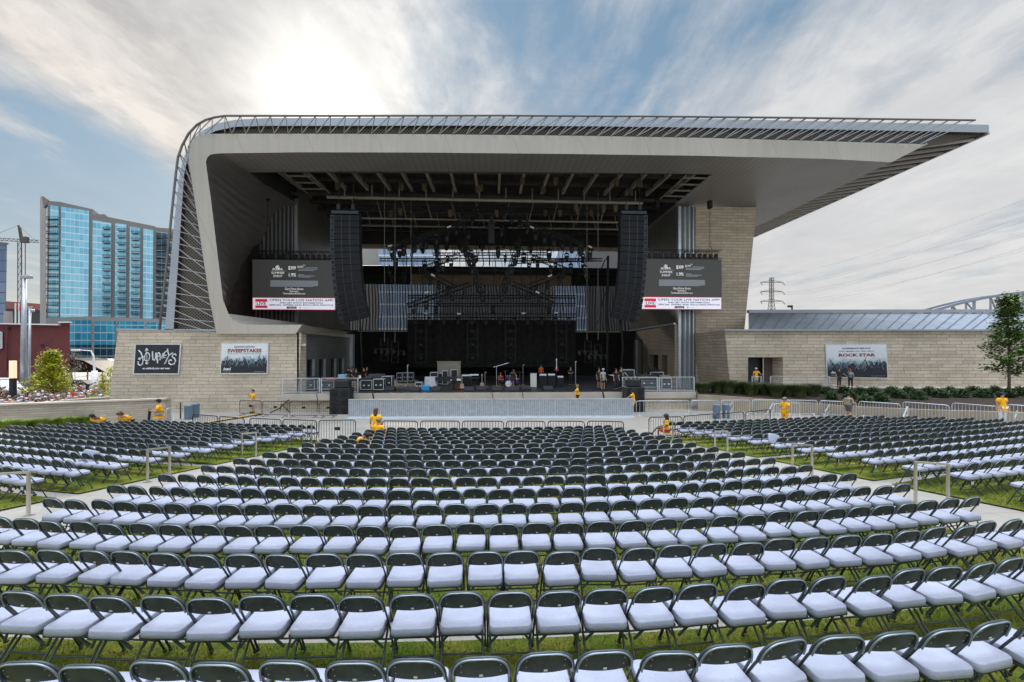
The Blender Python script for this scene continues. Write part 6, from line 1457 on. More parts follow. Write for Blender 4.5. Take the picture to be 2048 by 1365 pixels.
def amp(px, Y, w, h, d, lab, face='grille', head=True, z=0):
    p = spt(px, Y) + Vector((0, 0, z)); t = thing('amplifier', p, lab, 'amplifier', group='guitar and bass amplifiers'); mb = MB(); mb.bbox((-w / 2, 0, 0), (w / 2, d, h), .015); part(mb, 'cabinet', 'blackp', t, world=False)
    mb = MB(); mb.box((-w / 2 + .04, -.012, .05), (w / 2 - .04, .002, h - .06)); part(mb, 'grille_cloth', face, t, world=False)
    if head: mb = MB(); mb.bbox((-w / 2 + .02, .03, h + .005), (w / 2 - .02, d - .03, h + .24), .015); mb.box((-w / 2 + .05, .018, h + .05), (w / 2 - .05, .032, h + .18), 1); part(mb, 'head', ['blackp', 'pwhite'], t, world=False)
flight_case(594, 31.7, .75, .6, .95, 'white edged flight case at the outer stage corner', 'tagw'); flight_case(620, 33.0, 1.0, .7, .9, 'dark flight case behind the outer railing', 'blackp'); flight_case(655, 33.2, 1.3, .7, .85, 'long dark flight case behind the second railing', 'c_red' if False else 'blackp')
flight_case(735, 32.6, .85, .6, .85, 'flight case with pale edges beside the crew group', 'blackp'); flight_case(759, 32.4, .8, .6, .95, 'open flight case beside the mixing desk'); flight_case(776, 33.6, .8, .7, 1.1, 'tall dark flight case under the lamp ladder')
flight_case(1254, 34.6, 1.0, .8, 1.55, 'large black flight case behind the pair in black'); flight_case(1330, 31.8, .8, .6, 1.0, 'white edged flight case behind the pier side railing', 'hoist'); flight_case(1292, 33.4, 1.5, .8, .95, 'long dark flight case behind the pier side subwoofers', 'blackp'); flight_case(838, 33.0, .5, .5, .62, 'small white edged flight case beside the draped piano'); flight_case(1310, 35.5, 1.2, .8, 1.3, 'black flight case deep behind the pier side railing', 'blackp')
for i, (px, Y) in enumerate(((800, 42), (812, 42.2), (822, 42.4))): flight_case(px, Y, .55, .5, .95, 'pale edged case in the dark behind the desk, %s from the left' % nth(i + 1))
for i, (px, Y, w, h) in enumerate(((869, 38.0, .7, 1.2), (881, 38.2, .7, 1.1), (891, 37.8, .5, 1.35), (909, 37.9, .6, 1.45))): flight_case(px, Y, w, .6, h, 'pale edged equipment rack behind the piano, %s from the left' % nth(i + 1))
mb = MB(); p = spt(898, 40.0); mb.box((p.x - 1.15, 40, ZD), (p.x + 1.15, 40.08, ZD + 2.15), 0); mb.box((p.x - 1.2, 39.94, ZD + 2.1), (p.x + 1.2, 40.1, ZD + 2.2), 0); mb.box((p.x - 1.1, 39.98, ZD + 1.55), (p.x + 1.1, 39.995, ZD + 1.62), 0); solo(mb, 'road_case_lid', 'beam', 'tall beige wooden panel standing behind the piano', 'panel')
# mixing desk
p = spt(752, 35.2); t = thing('mixing_desk', p, 'sloping mixing desk on a black stand beside the crew group', 'mixing desk', group=eq); mb = MB(); mb.hexa([(-.7, -.4, .85), (.7, -.4, .85), (.7, .4, .9), (-.7, .4, .9)], [(-.7, -.4, .95), (.7, -.4, .95), (.7, .4, 1.2), (-.7, .4, 1.2)]); part(mb, 'console', 'pa_edge', t, world=False)
mb = MB(); [mb.box((x - .04, -.3, 0), (x + .04, .3, .86)) for x in (-.6, .6)]; mb.box((-.6, -.05, .1), (.6, .05, .2)); part(mb, 'stand', 'blackm', t, world=False)
# grand piano with cloth
p = spt(885, 34.0); t = thing('grand_piano', p, 'black grand piano partly under a pale cloth near the stage edge', 'piano', group=eq); mb = MB()
ol = [(-1.3, -.3), (1.1, -.75), (1.25, -.75), (1.25, .75), (1.05, .75), (-.2, .55), (-.8, .25), (-1.25, .1)]; mb.prism([Vector((x, y, .68)) for x, y in ol], [Vector((x, y, 1.0)) for x, y in ol]); part(mb, 'body', 'blackp', t, world=False)
mb = MB(); mb.box((1.05, -.7, .82), (1.42, .7, .90)); part(mb, 'keyboard', 'pwhite', t, world=False)
for x, y in ((-1.0, -.05), (1.0, -.6), (1.0, .6)): mb = MB(); mb.tube([(x, y, 0), (x, y, .68)], [.05, .08], 8); part(mb, 'leg', 'blackp', t, world=False)
mb = MB(); nn = 16
for i in range(nn + 1):
    a = i / nn * 2 * math.pi; x, y = -.95 + .52 * math.cos(a), -.1 + .48 * math.sin(a); k_ = 1 + .06 * math.sin(i * 2.7)
    mb.v += [(x * 1, y, 1.02), (-.95 + (x + .95) * 1.12 * k_, -.1 + (y + .1) * 1.12 * k_, .25 + .05 * math.sin(i * 1.9))]
mb.f = [(2 * i, 2 * i + 1, 2 * i + 3, 2 * i + 2) for i in range(nn)] + [tuple(range(0, 2 * nn, 2))]; mb.m = [0] * len(mb.f); mb.xf(Matrix.Translation(p)); solo(mb, 'dust_cloth', 'c_lgrey', 'pale grey cloth draped over the tail of the piano', 'cloth', smooth=False)
mb = MB(); mb.bbox((-.3, -.28, 0), (.3, .2, .42), .03); mb.xf(Matrix.Translation(spt(852, 32.4))); solo(mb, 'storage_tub', 'c_blue', 'blue tub below the pale cloth at the stage edge', 'tub')
p = spt(912, 33.6); t = thing('organ', p, 'dark red wooden organ behind the piano bench', 'organ', group=eq); mb = MB(); mb.bbox((-.45, 0, 0), (.45, .7, .95), .02); part(mb, 'cabinet', 'c_red' if False else 'maroonw' if False else 'brown', t, world=False); mb = MB(); mb.bbox((-.42, -.3, .72), (.42, 0, .84), .01); part(mb, 'keyboard', 'pwhite', t, world=False)
p = spt(948, 34.2); t = thing('keyboard_stand', p, 'double keyboard on a stand between organ and guitar', 'keyboard', group=eq); mb = MB(); mb.bbox((-.45, -.15, .82), (.45, .15, .92), .01); part(mb, 'keyboard', 'blackp', t, world=False); mb = MB(); mb.bbox((-.4, -.05, 1.1), (.4, .2, 1.2), .01); mb.box((-.36, -.062, 1.11), (.36, -.05, 1.19)); part(mb, 'synthesizer', 'pwhite', t, world=False)
mb = MB(); mb.beam((-.4, 0, 0), (.3, 0, .82), .04); mb.beam((.4, 0, 0), (-.3, 0, .82), .04); mb.beam((-.35, .1, .8), (-.35, .15, 1.1), .03); mb.beam((.35, .1, .8), (.35, .15, 1.1), .03); part(mb, 'stand', 'blackm', t, world=False)
amp(934, 36.0, .9, .9, .45, 'black amplifier behind the keyboards', head=True); amp(1067, 34.6, .62, 1.3, .5, 'tall pale fronted equipment rack near the drum kit', 'tagw', False); amp(1086, 34.8, .7, 1.0, .45, 'black amplifier with a white badge, next to the pale rack'); amp(1103, 35.0, .7, 1.0, .45, 'black amplifier in the middle of the amplifier row'); amp(1121, 35.2, .6, .8, .4, 'smaller black amplifier at the end of the amplifier row')
def guitar(px, Y, z, lab, m, ms='beam', hang=False):
    p = spt(px, Y); t = thing('guitar', p, lab, 'guitar', group='guitars on stands'); mb = MB()
    ol = [(0, .0), (.17, .06), (.19, .17), (.12, .27), (.15, .38), (.07, .43), (0, .40), (-.07, .43), (-.15, .38), (-.12, .27), (-.19, .17), (-.17, .06)]
    mb.prism([Vector((x, -.025, z + y)) for x, y in ol], [Vector((x, .025, z + y)) for x, y in ol]); part(mb, 'body', m, t, world=False)
    mb = MB(); mb.box((-.028, -.035, z + .2), (.028, -.02, z + 1.0)); mb.box((-.045, -.03, z + 1.0), (.045, -.01, z + 1.16)); part(mb, 'neck', ms, t, world=False)
    mb = MB(); mb.beam((0, .06, 0), (0, .06, z + .5), .03); mb.beam((0, .06, .12), (-.22, -.2, 0), .02); mb.beam((0, .06, .12), (.22, -.2, 0), .02); mb.beam((0, .06, .12), (0, .3, 0), .02); part(mb, 'stand', 'blackm', t, world=False)
guitar(964, 33.0, .15, 'pale wooden guitar on a stand next to the keyboards', 'skinA'); guitar(1113, 36.2, 1.35, 'white and sunburst guitar held high above the amplifiers', 'maroon', 'pwhite'); guitar(924, 32.8, .1, 'light brown guitar lying back beside the organ', 'skinA')
# drum kit
p = spt(1022, 35.8); t = thing('drum_kit', p, 'purple and blue drum kit with cymbals in the middle of the stage', 'drum kit', group=eq)
M['purple'] = mat('drum shell', (.06, .03, .16), .25, .2, .1, 3); M['brass'] = mat('cymbal brass', (.55, .36, .10), .3, .9, .1, 3)
def drum(c, r, h, ax='Z', nm='drum', m='purple'):
    mb = MB(); mb.lathe([(r, -h / 2), (r * 1.03, -h / 2 + .01), (r, -h / 2 + .03), (r, h / 2 - .03), (r * 1.03, h / 2 - .01), (r, h / 2)], (0, 0, 0), 18)
    if ax == 'Y': mb.xf(Matrix.Rotation(R(90), 4, 'X'))
    mb.xf(Matrix.Translation(c)); d_ = part(mb, nm, m, t, world=False); mb = MB(); mb.lathe([(r * .95, 0), (r * .3, .004)], (0, 0, 0), 18)
    if ax == 'Y': mb.xf(Matrix.Rotation(R(90), 4, 'X')); mb.xf(Matrix.Translation(Vector(c) + Vector((0, -h / 2 - .004, 0))))
    else: mb.xf(Matrix.Translation(Vector(c) + Vector((0, 0, h / 2 + .004))))
    part(mb, 'drum_head', 'pwhite', d_, world=False)
drum((-.25, -.5, .32), .30, .45, 'Y', 'bass_drum'); drum((-.35, -.2, .85), .16, .25, nm='tom'); drum((.05, -.2, .85), .17, .27, nm='tom'); drum((.55, 0, .5), .21, .4, nm='floor_tom'); drum((-.8, -.1, .55), .18, .16, nm='snare_drum')
for x, y, z in ((-.9, .1, 1.25), (-.5, .1, 1.4), (.3, .1, 1.4), (.8, 0, 1.3), (-1.1, -.3, .95)): mb = MB(); mb.lathe([(.02, .03), (.10, .02), (.24, 0), (.02, .02)], (x, y, z), 16); mb.tube([(x, y, 0), (x, y, z)], .015, 5); mb.beam((x, y, .2), (x + .2, y - .15, 0), .02); mb.beam((x, y, .2), (x - .2, y - .15, 0), .02); part(mb, 'cymbal', 'brass', t, world=False)
mb = MB(); mb.bbox((-1.5, -1.0, -.001), (1.4, 1.1, .0001 + .02), .005); part(mb, 'drum_rug', 'c_char', t, world=False)
def micstand(px, Y, h, boom, lab, r=.02):
    p = spt(px, Y); t = thing('microphone_stand', p, lab, 'microphone stand', group='microphone stands'); mb = MB(); mb.tube([(0, 0, 0), (0, 0, h)], r, 6); mb.beam((0, 0, .15), (.3, 0, 0), .03); mb.beam((0, 0, .15), (-.2, .25, 0), .03); mb.beam((0, 0, .15), (-.2, -.25, 0), .03); part(mb, 'stand', 'steel', t, world=False)
    mb = MB(); mb.tube([(-boom * .25, 0, h - abs(boom) * .08), (boom, 0, h + abs(boom) * .28)], r * .9, 6); part(mb, 'boom', 'steel', t, world=False); mb = MB(); mb.tube([(boom, 0, h + abs(boom) * .28), (boom * 1.12, 0, h + abs(boom) * .27)], [.03, .045], 8); part(mb, 'microphone', 'blackm', t, world=False)
micstand(993, 33.8, 1.9, 1.0, 'tall boom microphone stand reaching over the drum kit', .03); micstand(970, 34.6, 1.35, .12, 'short microphone stand beside the pale guitar'); micstand(1046, 36.5, 1.9, .15, 'straight stand at the pier side of the drum kit'); micstand(815, 36.5, 1.9, .1, 'pale upright stand between desk and piano', .05); micstand(1151, 37, 2.2, .1, 'pale upright stand beside the bass player', .05); micstand(581, 31.4, 1.45, .25, 'thin stand with two small lamps at the outer stage corner')
p0 = None
for i, (px, Y) in enumerate(((830, 31.6), (872, 31.7), (938, 31.5), (962, 32.0), (994, 31.6), (1028, 31.5), (1052, 32.4), (1096, 31.9), (780, 32.2))):
    p = spt(px, Y); t = thing('monitor_wedge', p, 'black floor monitor at the stage edge, %s from the left' % nth(sorted((830, 872, 938, 962, 994, 1028, 1052, 1096, 780)).index(px) + 1), 'monitor speaker', 0, 'floor monitors'); w = .38; mb = MB()
    sd_ = [(-.28, 0), (.30, 0), (.30, .34), (.12, .38), (-.28, .12)]; mb.prism([Vector((-w, y, z)) for y, z in sd_], [Vector((w, y, z)) for y, z in sd_]); part(mb, 'cabinet', 'blackp', t, world=False)
    mb = MB(); mb.add([(-w + .04, .32, .06), (w - .04, .32, .06), (w - .04, .32, .3), (-w + .04, .32, .3)], [(0, 1, 2, 3)]); part(mb, 'grille', 'grille', t, world=False)
p = spt(685, 32.4); mb = MB(); mb.bbox((-.3, -.2, 1.0), (.3, .2, 1.32), .04); mb.xf(Matrix.Translation(p)); solo(mb, 'cooler', 'scrc' if False else 'c_lblue', 'light blue cooler on the case behind the second railing', 'cooler')
mb = MB(); mb.bbox((-.35, -.2, .88), (.35, .15, 1.0), .03); mb.xf(Matrix.Translation(spt(664, 32.6))); solo(mb, 'folded_cloth', 'c_red', 'red folded cloth on the long case behind the second railing', 'cloth')
mb = MB(); 
for q in range(7): mb.bbox((-.6 + .17 * q, -.1, .0), (-.5 + .17 * q, .1, .3 + .12 * math.sin(q * 2.1)), .01)
mb.xf(Matrix.Translation(spt(1307, 34.6) + Vector((0, 0, 1.35)))); solo(mb, 'cable_crate', 'black', 'pile of black cable gear on the cases behind the pier side railing', 'cable gear')
# ------------------------------------------------------------------ vegetation
def leafs(mb, pts, n, spread, size, rnd, flat=.5, m=0):
    for _ in range(n):
        c = rnd.choice(pts); p = Vector(c) + Vector((rnd.gauss(0, spread), rnd.gauss(0, spread), rnd.gauss(0, spread * flat)))
        s_ = size * rnd.uniform(.6, 1.3); d = Vector((rnd.uniform(-1, 1), rnd.uniform(-1, 1), rnd.uniform(-.6, .6))).normalized(); u = d.cross(Vector((rnd.uniform(-.4, .4), rnd.uniform(-.4, .4), 1))).normalized() * s_ * .42; d *= s_
        o = len(mb.v); mb.v += [tuple(p - d * .5), tuple(p + u), tuple(p + d * .5), tuple(p - u)]; mb.f.append((o, o + 1, o + 2, o + 3)); mb.m.append(m)
def tree(name, base, h, crown, lab, leafm='leaf', trunk_h=.3, nb=22, nl=5200, size=.16, seed=1, r0=.09, spread=.24, grp=None, shape=None):
    rnd = random.Random(seed); t = thing(name, base, lab, 'tree', group=grp); mb = MB(); b0 = Vector((0, 0, 0)); top = Vector((rnd.uniform(-.1, .1), 0, h * .97))
    mb.tube([b0, Vector((.02, 0, h * .3)), Vector((-.03, .02, h * .65)), top], [r0, r0 * .75, r0 * .4, r0 * .1], 8); tips = [top, top * .96]; shape = shape or (lambda u: math.sin(min(1, u * 1.15 + .18) * math.pi) ** .7)
    for i in range(nb):
        u = i / (nb - 1); z = h * (trunk_h + (1 - trunk_h) * u * .93); a = i * 2.4 + rnd.uniform(-.4, .4); L = crown * shape(u) * rnd.uniform(.7, 1.1)
        p = Vector((0, 0, z)); q = p + Vector((math.cos(a) * L, math.sin(a) * L, L * (.35 if u < .7 else .7))); mid_ = p.lerp(q, .5) + Vector((0, 0, -.06 * L)); mb.tube([p, mid_, q], [r0 * .3, r0 * .2, r0 * .05], 5)
        for k in range(4): w = .35 + .65 * k / 3; tips.append(p.lerp(q, w) + Vector((rnd.uniform(-.2, .2), rnd.uniform(-.2, .2), rnd.uniform(-.1, .15))) * L * .4)
        tips.append(q)
    part(mb, 'trunk', 'bark', t, world=False, smooth=True); mb = MB(); leafs(mb, tips, nl, spread, size, rnd, .7); part(mb, 'crown', leafm, t, world=False)
    return t
p = PD(2018, 800, 30.2); p.z = .75
tree('young_tree', p, 8.2, 1.3, 'young green tree with a slim pale trunk in the planting bed', 'leaf', .25, 32, 5600, .20, 3, .10, .24, shape=lambda u: (1.0 - u) ** .75 * (1 if u > .08 else .75) * .98 + .12)
p = PD(104, 800, 44); p.z = -1.3; tree('yellow_tree', p, 6.0, 1.6, 'yellow green feathery tree in front of the red brick building', 'leafy', .16, 40, 11000, .16, 5, .12, .24, shape=lambda u: (1 - u) ** .8 + .12)
p = PD(206, 800, 33); p.z = -1.3; tree('yellow_sapling', p, 4.1, .8, 'small yellow green sapling beside the end of the stone block', 'leafy', .25, 16, 1500, .12, 7, .04, .16)
p = PD(221, 800, 35); p.z = -1.3; tree('yellow_sapling', p, 4.6, .7, 'taller thin sapling touching the end of the stone block', 'leafy', .25, 14, 1100, .12, 8, .04, .16)
p = PD(150, 800, 50); p.z = -1.3; tree('bare_tree', p, 5.8, 1.3, 'thin brownish tree between the yellow tree and the white lamp post', 'hoist', .3, 14, 900, .12, 9, .05, .2)
def tuft(p, h, r, n, m, lab, seed, grp, nm='feather_grass', lean=.45):
    rnd = random.Random(seed); mb = MB()
    for _ in range(n):
        a = rnd.uniform(0, 6.28); q = r * rnd.random() ** .5 * .5; b0 = Vector((math.cos(a) * q, math.sin(a) * q, 0)); hh = h * rnd.uniform(.65, 1.05); out = Vector((math.cos(a), math.sin(a), 0)) * r * rnd.uniform(.2, 1.0) * lean * 2
        w = Vector((-math.sin(a), math.cos(a), 0)) * rnd.uniform(.006, .013) * (1 + r); m1 = b0 + out * .35 + Vector((0, 0, hh * .62)); tp = b0 + out + Vector((0, 0, hh)); o = len(mb.v)
        mb.v += [tuple(b0 - w), tuple(b0 + w), tuple(m1 + w), tuple(m1 - w), tuple(tp)]; mb.f += [(o, o + 1, o + 2, o + 3), (o + 3, o + 2, o + 4)]; mb.m += [0, 0]
    mb.xf(Matrix.Translation(p)); solo(mb, nm, m, lab, 'ornamental grass' if 'grass' in nm else 'shrub', grp, kind='thing')
for i, (px, py, h, r) in enumerate(((-8, 862, .9, .8), (22, 861, .8, .7), (45, 858, .75, .7), (68, 858, .9, .6), (92, 856, .7, .6), (118, 855, .95, .6), (134, 853, .8, .7), (160, 851, .85, .6), (186, 849, .7, .5))):
    tuft(G(px, py) + Vector((0, .3, .0)), h * .62, r * .8, 700, 'grassb', 'clump of green feather grass before the low wall, %s from the left' % nth(i + 1), 20 + i, 'feather grasses before the low wall')
def bedz(px, v):  # a point on the bed: v = 0 at the wall, 1 at the walkway
    xs_ = [q[0] for q in ret_px]; a = Vector([float(np.interp(px, xs_, [p[k] for p in tb2])) for k in range(3)]); m_ = Vector([float(np.interp(px, xs_, [p[k] for p in md])) for k in range(3)]); b_ = Vector([float(np.interp(px, xs_, [p[k] for p in inn])) for k in range(3)])
    return a.lerp(m_, v / .4) if v < .4 else m_.lerp(b_, (v - .4) / .6)
for i, (px, h, v) in enumerate(((1404, 1.0, .2), (1432, 1.2, .25), (1455, 1.25, .2), (1480, 1.15, .3), (1505, 1.2, .2), (1532, 1.1, .35), (1556, 1.2, .25), (1580, 1.1, .35), (1602, 1.2, .3), (1628, 1.15, .45), (1446, 1.0, .6), (1520, .9, .6))):
    tuft(bedz(px, v), h * .88, .75, 1100, 'shrubd', 'dark feathery grass clump in the planting bed, %s from the pier' % nth(i + 1), 50 + i, 'feathery grasses in the planting bed')
k = 0
for i, (px, v, r) in enumerate(((1655, .62, .55), (1668, .3, .45), (1690, .68, .5), (1705, .35, .5), (1722, .62, .55), (1738, .2, .45), (1752, .6, .55), (1768, .3, .5), (1785, .62, .6), (1802, .45, .5), (1822, .62, .6), (1842, .4, .55), (1862, .6, .6), (1884, .5, .55), (1905, .62, .6), (1928, .5, .55), (1948, .66, .6), (1972, .5, .6), (1995, .62, .6), (2020, .5, .55), (2042, .62, .6), (2070, .55, .6))):
    rnd = random.Random(90 + i); c = bedz(px, v); mb = MB(); pts = []
    for _ in range(70): a = rnd.uniform(0, 6.28); e_ = rnd.random(); rr0 = r * .85 * rnd.uniform(.6, 1); pts.append(Vector((math.cos(a) * rr0 * math.sqrt(1 - e_ * e_), math.sin(a) * rr0 * math.sqrt(1 - e_ * e_), e_ * r * .85 + .05)))
    leafs(mb, pts, 1500, .09, .10, rnd, 1.0); t = thing('round_shrub', c, 'low dark green shrub in the planting bed, %s beyond the feathery grasses' % nth(i + 1), 'shrub', group='low shrubs in the planting bed'); part(mb, 'foliage', 'shrub', t, world=False)
    mb = MB(); [mb.tube([(0, 0, -.05), tuple(pts[j * 9] * .8)], [.02, .006], 4) for j in range(6)]; part(mb, 'stems', 'bark', t, world=False)
# ------------------------------------------------------------------ town beyond
def vplane(a, b_):
    a, b_ = Vector(a), Vector(b_); n = Vector((b_.y - a.y, -(b_.x - a.x), 0))
    def f(px, py): r = ray(px, py); return E + r * ((a - E).dot(n) / r.dot(n))
    return f
def facade(name, glass, line, dark, fl=3.05, bay=1.5, lo=None, hi=None):
    m = bpy.data.materials.new(name); m.use_nodes = True; t = NB(m.node_tree); bs = m.node_tree.nodes['Principled BSDF']
    P = t.n('ShaderNodeNewGeometry').outputs['Position']; sp = t.n('ShaderNodeSeparateXYZ'); t.l(P, sp.inputs[0]); u = t.math('ADD', sp.outputs[0], t.math('MULTIPLY', sp.outputs[1], .35))
    a = t.math('DIVIDE', sp.outputs[2], fl); b2 = t.math('DIVIDE', u, bay); cmb_ = t.n('ShaderNodeCombineXYZ'); t.l(t.math('FLOOR', a), cmb_.inputs[0]); t.l(t.math('FLOOR', b2), cmb_.inputs[1])
    wn = t.n('ShaderNodeTexWhiteNoise', noise_dimensions='2D'); t.l(cmb_.outputs[0], wn.inputs['Vector'])
    c = t.mix(t.math('MULTIPLY', t.math('POWER', wn.outputs['Value'], 1.6), .8), glass, dark)
    if lo is not None: c = t.mix(t.ramp(t.math('DIVIDE', t.math('SUBTRACT', sp.outputs[2], lo), hi - lo), [(0, 1.0), (1, 0.0)]), c, dark) if False else c
    ln = t.math('MAXIMUM', t.math('LESS_THAN', t.math('FRACT', a), .13), t.math('MULTIPLY', t.math('LESS_THAN', t.math('FRACT', b2), .09), .7))
    c = t.mix(ln, c, line); t.l(c, bs.inputs['Base Color']); bs.inputs['Roughness'].default_value = .15; bs.inputs['Metallic'].default_value = .25
    return m
M['g_sky'] = facade('pale blue curtain wall', (.28, .60, .74), (.62, .75, .79), (.13, .41, .56)); M['g_deep'] = facade('deep blue glazing', (.07, .46, .63), (.55, .66, .70), (.02, .20, .32), 3.0, 2.2); M['g_dark'] = facade('dark glazing', (.03, .09, .14), (.35, .4, .42), (.01, .03, .05), 3.0, 2.2); M['g_stripe'] = facade('striped pale glazing', (.28, .36, .46), (.58, .62, .66), (.12, .20, .32), 4.0, 1.3); M['g_navy'] = facade('navy glazing', (.16, .22, .32), (.07, .1, .14), (.08, .12, .2), 3.2, 1.7)
M['cgrey'] = mat('tower concrete', (.22, .205, .19), .85, 0, .1, .05); M['cgrey_l'] = mat('tower concrete light', (.33, .31, .29), .85, 0, .08, .05)
f1 = vplane(PD(95, 700, 175), PD(340, 700, 196)); nrm = cF * 1.0
tw = thing('glass_tower', f1(200, 725), 'tall residential tower with pale blue glass, grey concrete piers and rows of balconies', 'apartment tower')
dirf = (f1(340, 700) - f1(95, 700)).normalized(); back_ = Vector((-dirf.y, dirf.x, 0)) * 22
def slab(pts, m, nm, e=0.0, dep=None, parent=None):
    P_ = [f1(*q) - back_.normalized() * e for q in pts]; mb = MB(); d_ = back_ if dep is None else back_.normalized() * dep; mb.prism(P_, [p + d_ for p in P_]); return part(mb, nm, m, parent or tw)
slab([(93, 728), (119, 728), (119, 404), (95, 402)], 'cgrey', 'wall'); slab([(119, 728), (186, 728), (186, 419), (119, 404)], 'cgrey', 'wall'); slab([(186, 728), (310, 728), (310, 453), (210, 433), (210, 429), (186, 429)], 'cgrey', 'wall'); slab([(310, 728), (346, 728), (346, 458), (310, 455)], 'cgrey', 'wall')
sf = f1(93, 402); sb_ = PD(80, 393, 197); mb = MB(); q = [Vector((sf.x, sf.y, -1.3)), sf, Vector((sb_.x, sb_.y, sb_.z)), Vector((sb_.x, sb_.y, -1.3))]; mb.add(q, [(0, 1, 2, 3)]); part(mb, 'end_wall', 'cgrey_l', tw)
mb = MB(); a_, b2_ = f1(84, 391), f1(97, 404); mb.prism([f1(83, 391), f1(99, 402), f1(87, 416)], [f1(83, 391) + nrm, f1(99, 402) + nrm, f1(87, 416) + nrm]); part(mb, 'roof_fin', 'cgrey', tw)
for pts, m in (([(97, 640), (118, 640), (118, 414), (101, 411)], 'g_sky'), ([(121, 636), (177, 636), (179, 423), (123, 414)], 'g_sky'), ([(185, 640), (222, 640), (223, 447), (186, 441)], 'g_sky'), ([(230, 640), (252, 640), (253, 450), (231, 447)], 'g_sky'), ([(259, 640), (280, 640), (281, 457), (260, 454)], 'g_sky'), ([(286, 640), (306, 640), (307, 461), (287, 458)], 'g_sky'), ([(312, 640), (342, 640), (343, 466), (313, 463)], 'g_dark')):
    slab(pts, m, 'window_bay', .35, .3)
# balconies
def balcony(x0, x1, y):
    a, b_ = f1(x0, y), f1(x1, y); o = -back_.normalized() * 1.5; mb = MB(); up_ = Vector((0, 0, .16)); mb.hexa([a, b_, b_ + o, a + o][::1], [a + up_, b_ + up_, b_ + o + up_, a + o + up_]); u2 = Vector((0, 0, 1.15))
    mb.beam(a + o + u2, b_ + o + u2, .14); mb.beam(a + u2, a + o + u2, .12); mb.beam(b_ + u2, b_ + o + u2, .12); mb.beam(a + o, a + o + u2, .12); mb.beam(b_ + o, b_ + o + u2, .12)
    for k in range(1, 6): mb.beam((a + o).lerp(b_ + o, k / 6), (a + o).lerp(b_ + o, k / 6) + u2, .07)
    part(mb, 'balcony', 'blackm', tw)
for k in range(13):
    balcony(208, 222, 461 + k * 13.75 + k * .02); balcony(238, 252, 464 + k * 13.65); balcony(265, 280, 469 + k * 13.35)
for k in range(15): balcony(96, 118, 441 + k * 14.2)
for k in range(13): balcony(314, 341, 478 + k * 13.2)
# podium in front of the tower
pod = thing('glass_podium', PD(200, 728, 150), 'low wide block with deep blue glazing in front of the tall tower', 'office building'); f2 = vplane(PD(130, 700, 152), PD(345, 700, 158))
def slab2(pts, m, nm, e=0.0, dep=14): P_ = [f2(*q) - cF * e for q in pts]; mb = MB(); mb.prism(P_, [p + cF * dep for p in P_]); part(mb, nm, m, pod)
slab2([(92, 733), (345, 733), (345, 640), (186, 634), (170, 634), (92, 636)], 'cgrey_l', 'wall')
for pts, m in (([(141, 690), (183, 690), (183, 641), (141, 641)], 'g_deep'), ([(190, 690), (232, 690), (232, 643), (190, 643)], 'g_deep'), ([(237, 690), (290, 690), (290, 644), (237, 643)], 'g_deep'), ([(295, 690), (340, 690), (340, 646), (295, 645)], 'g_deep'), ([(141, 716), (183, 716), (183, 690.5), (141, 690.5)], 'g_dark'), ([(190, 716), (232, 716), (232, 690.5), (190, 690.5)], 'g_dark')): slab2(pts, m, 'window_bay', .3, .25)
def BK(p, d): v = Vector((p.x, p.y, 0)).normalized(); return v * d
# navy tower cut by the frame
q = [PD(x, y, 120) for x, y in ((-60, 735), (10, 735), (14, 489), (-60, 480))]; t = thing('office_tower', q[0].lerp(q[1], .5), 'navy glass office tower cut off by the edge of the photo', 'office tower'); mb = MB(); mb.prism(q, [p + BK(p, 20) for p in q]); part(mb, 'curtain_wall', 'g_navy', t); mb = MB(); mb.beam(q[2] + Vector((0, 0, .2)), q[3] + Vector((0, 0, .2)), .8, .5); part(mb, 'roof_edge', 'cgrey', t)
# arena
t = thing('arena', PD(50, 730, 230), 'low arena with a shallow rust red roof beyond the brick building', 'arena'); mb = MB(); q = [PD(x, y, 230) for x, y in ((5, 735), (100, 735), (100, 622), (5, 614))]; mb.prism(q, [p + BK(p, 50) for p in q]); M['dkglass'] = mat('dark glass wall', (.04, .045, .05), .3, .2, .2, .05); part(mb, 'wall', 'dkglass', t)
mb = MB(); q = [PD(x, y, 228) for x, y in ((0, 617), (104, 622), (104, 610), (0, 602))]; mb.prism(q, [p + BK(p, 54) for p in q]); M['rust'] = mat('rust roof', (.30, .10, .08), .7, 0, .1, .05); part(mb, 'roof', 'rust', t)
# crane
t = thing('tower_crane', PD(43, 735, 260), 'lattice tower crane standing behind the brick building', 'tower crane'); mb = MB(); a, b_ = PD(43, 735, 260), PD(43, 484, 260); wv = 2.2
cs = [(-1, -1), (1, -1), (1, 1), (-1, 1)]
for sx, sy in cs: mb.beam(a + Vector((sx * wv / 2, sy * wv / 2, 0)), b_ + Vector((sx * wv / 2, sy * wv / 2, 0)), .3)
nn = 34
for i in range(nn):
    z0, z1 = a.lerp(b_, i / nn), a.lerp(b_, (i + 1) / nn); s_ = 1 if i % 2 else -1; mb.beam(z0 + Vector((-s_ * wv / 2, -wv / 2, 0)), z1 + Vector((s_ * wv / 2, -wv / 2, 0)), .2); mb.beam(z0 + Vector((-wv / 2, -wv / 2, 0)), z0 + Vector((wv / 2, -wv / 2, 0)), .2)
M['crane'] = mat('crane steel', (.10, .09, .08), .6, .2, .1, .1); part(mb, 'mast', 'crane', t)
mb = MB(); j0, j1 = PD(-60, 478, 260), PD(78, 486, 260)
for o_ in (Vector((0, 0, 0)), Vector((0, 0, 1.6))): mb.beam(j0 + o_, j1 + o_, .3)
for i in range(30): p0, p1 = j0.lerp(j1, i / 30), j0.lerp(j1, (i + 1) / 30); mb.beam(p0 + Vector((0, 0, 1.6 * (i % 2))), p1 + Vector((0, 0, 1.6 * (1 - i % 2))), .2)
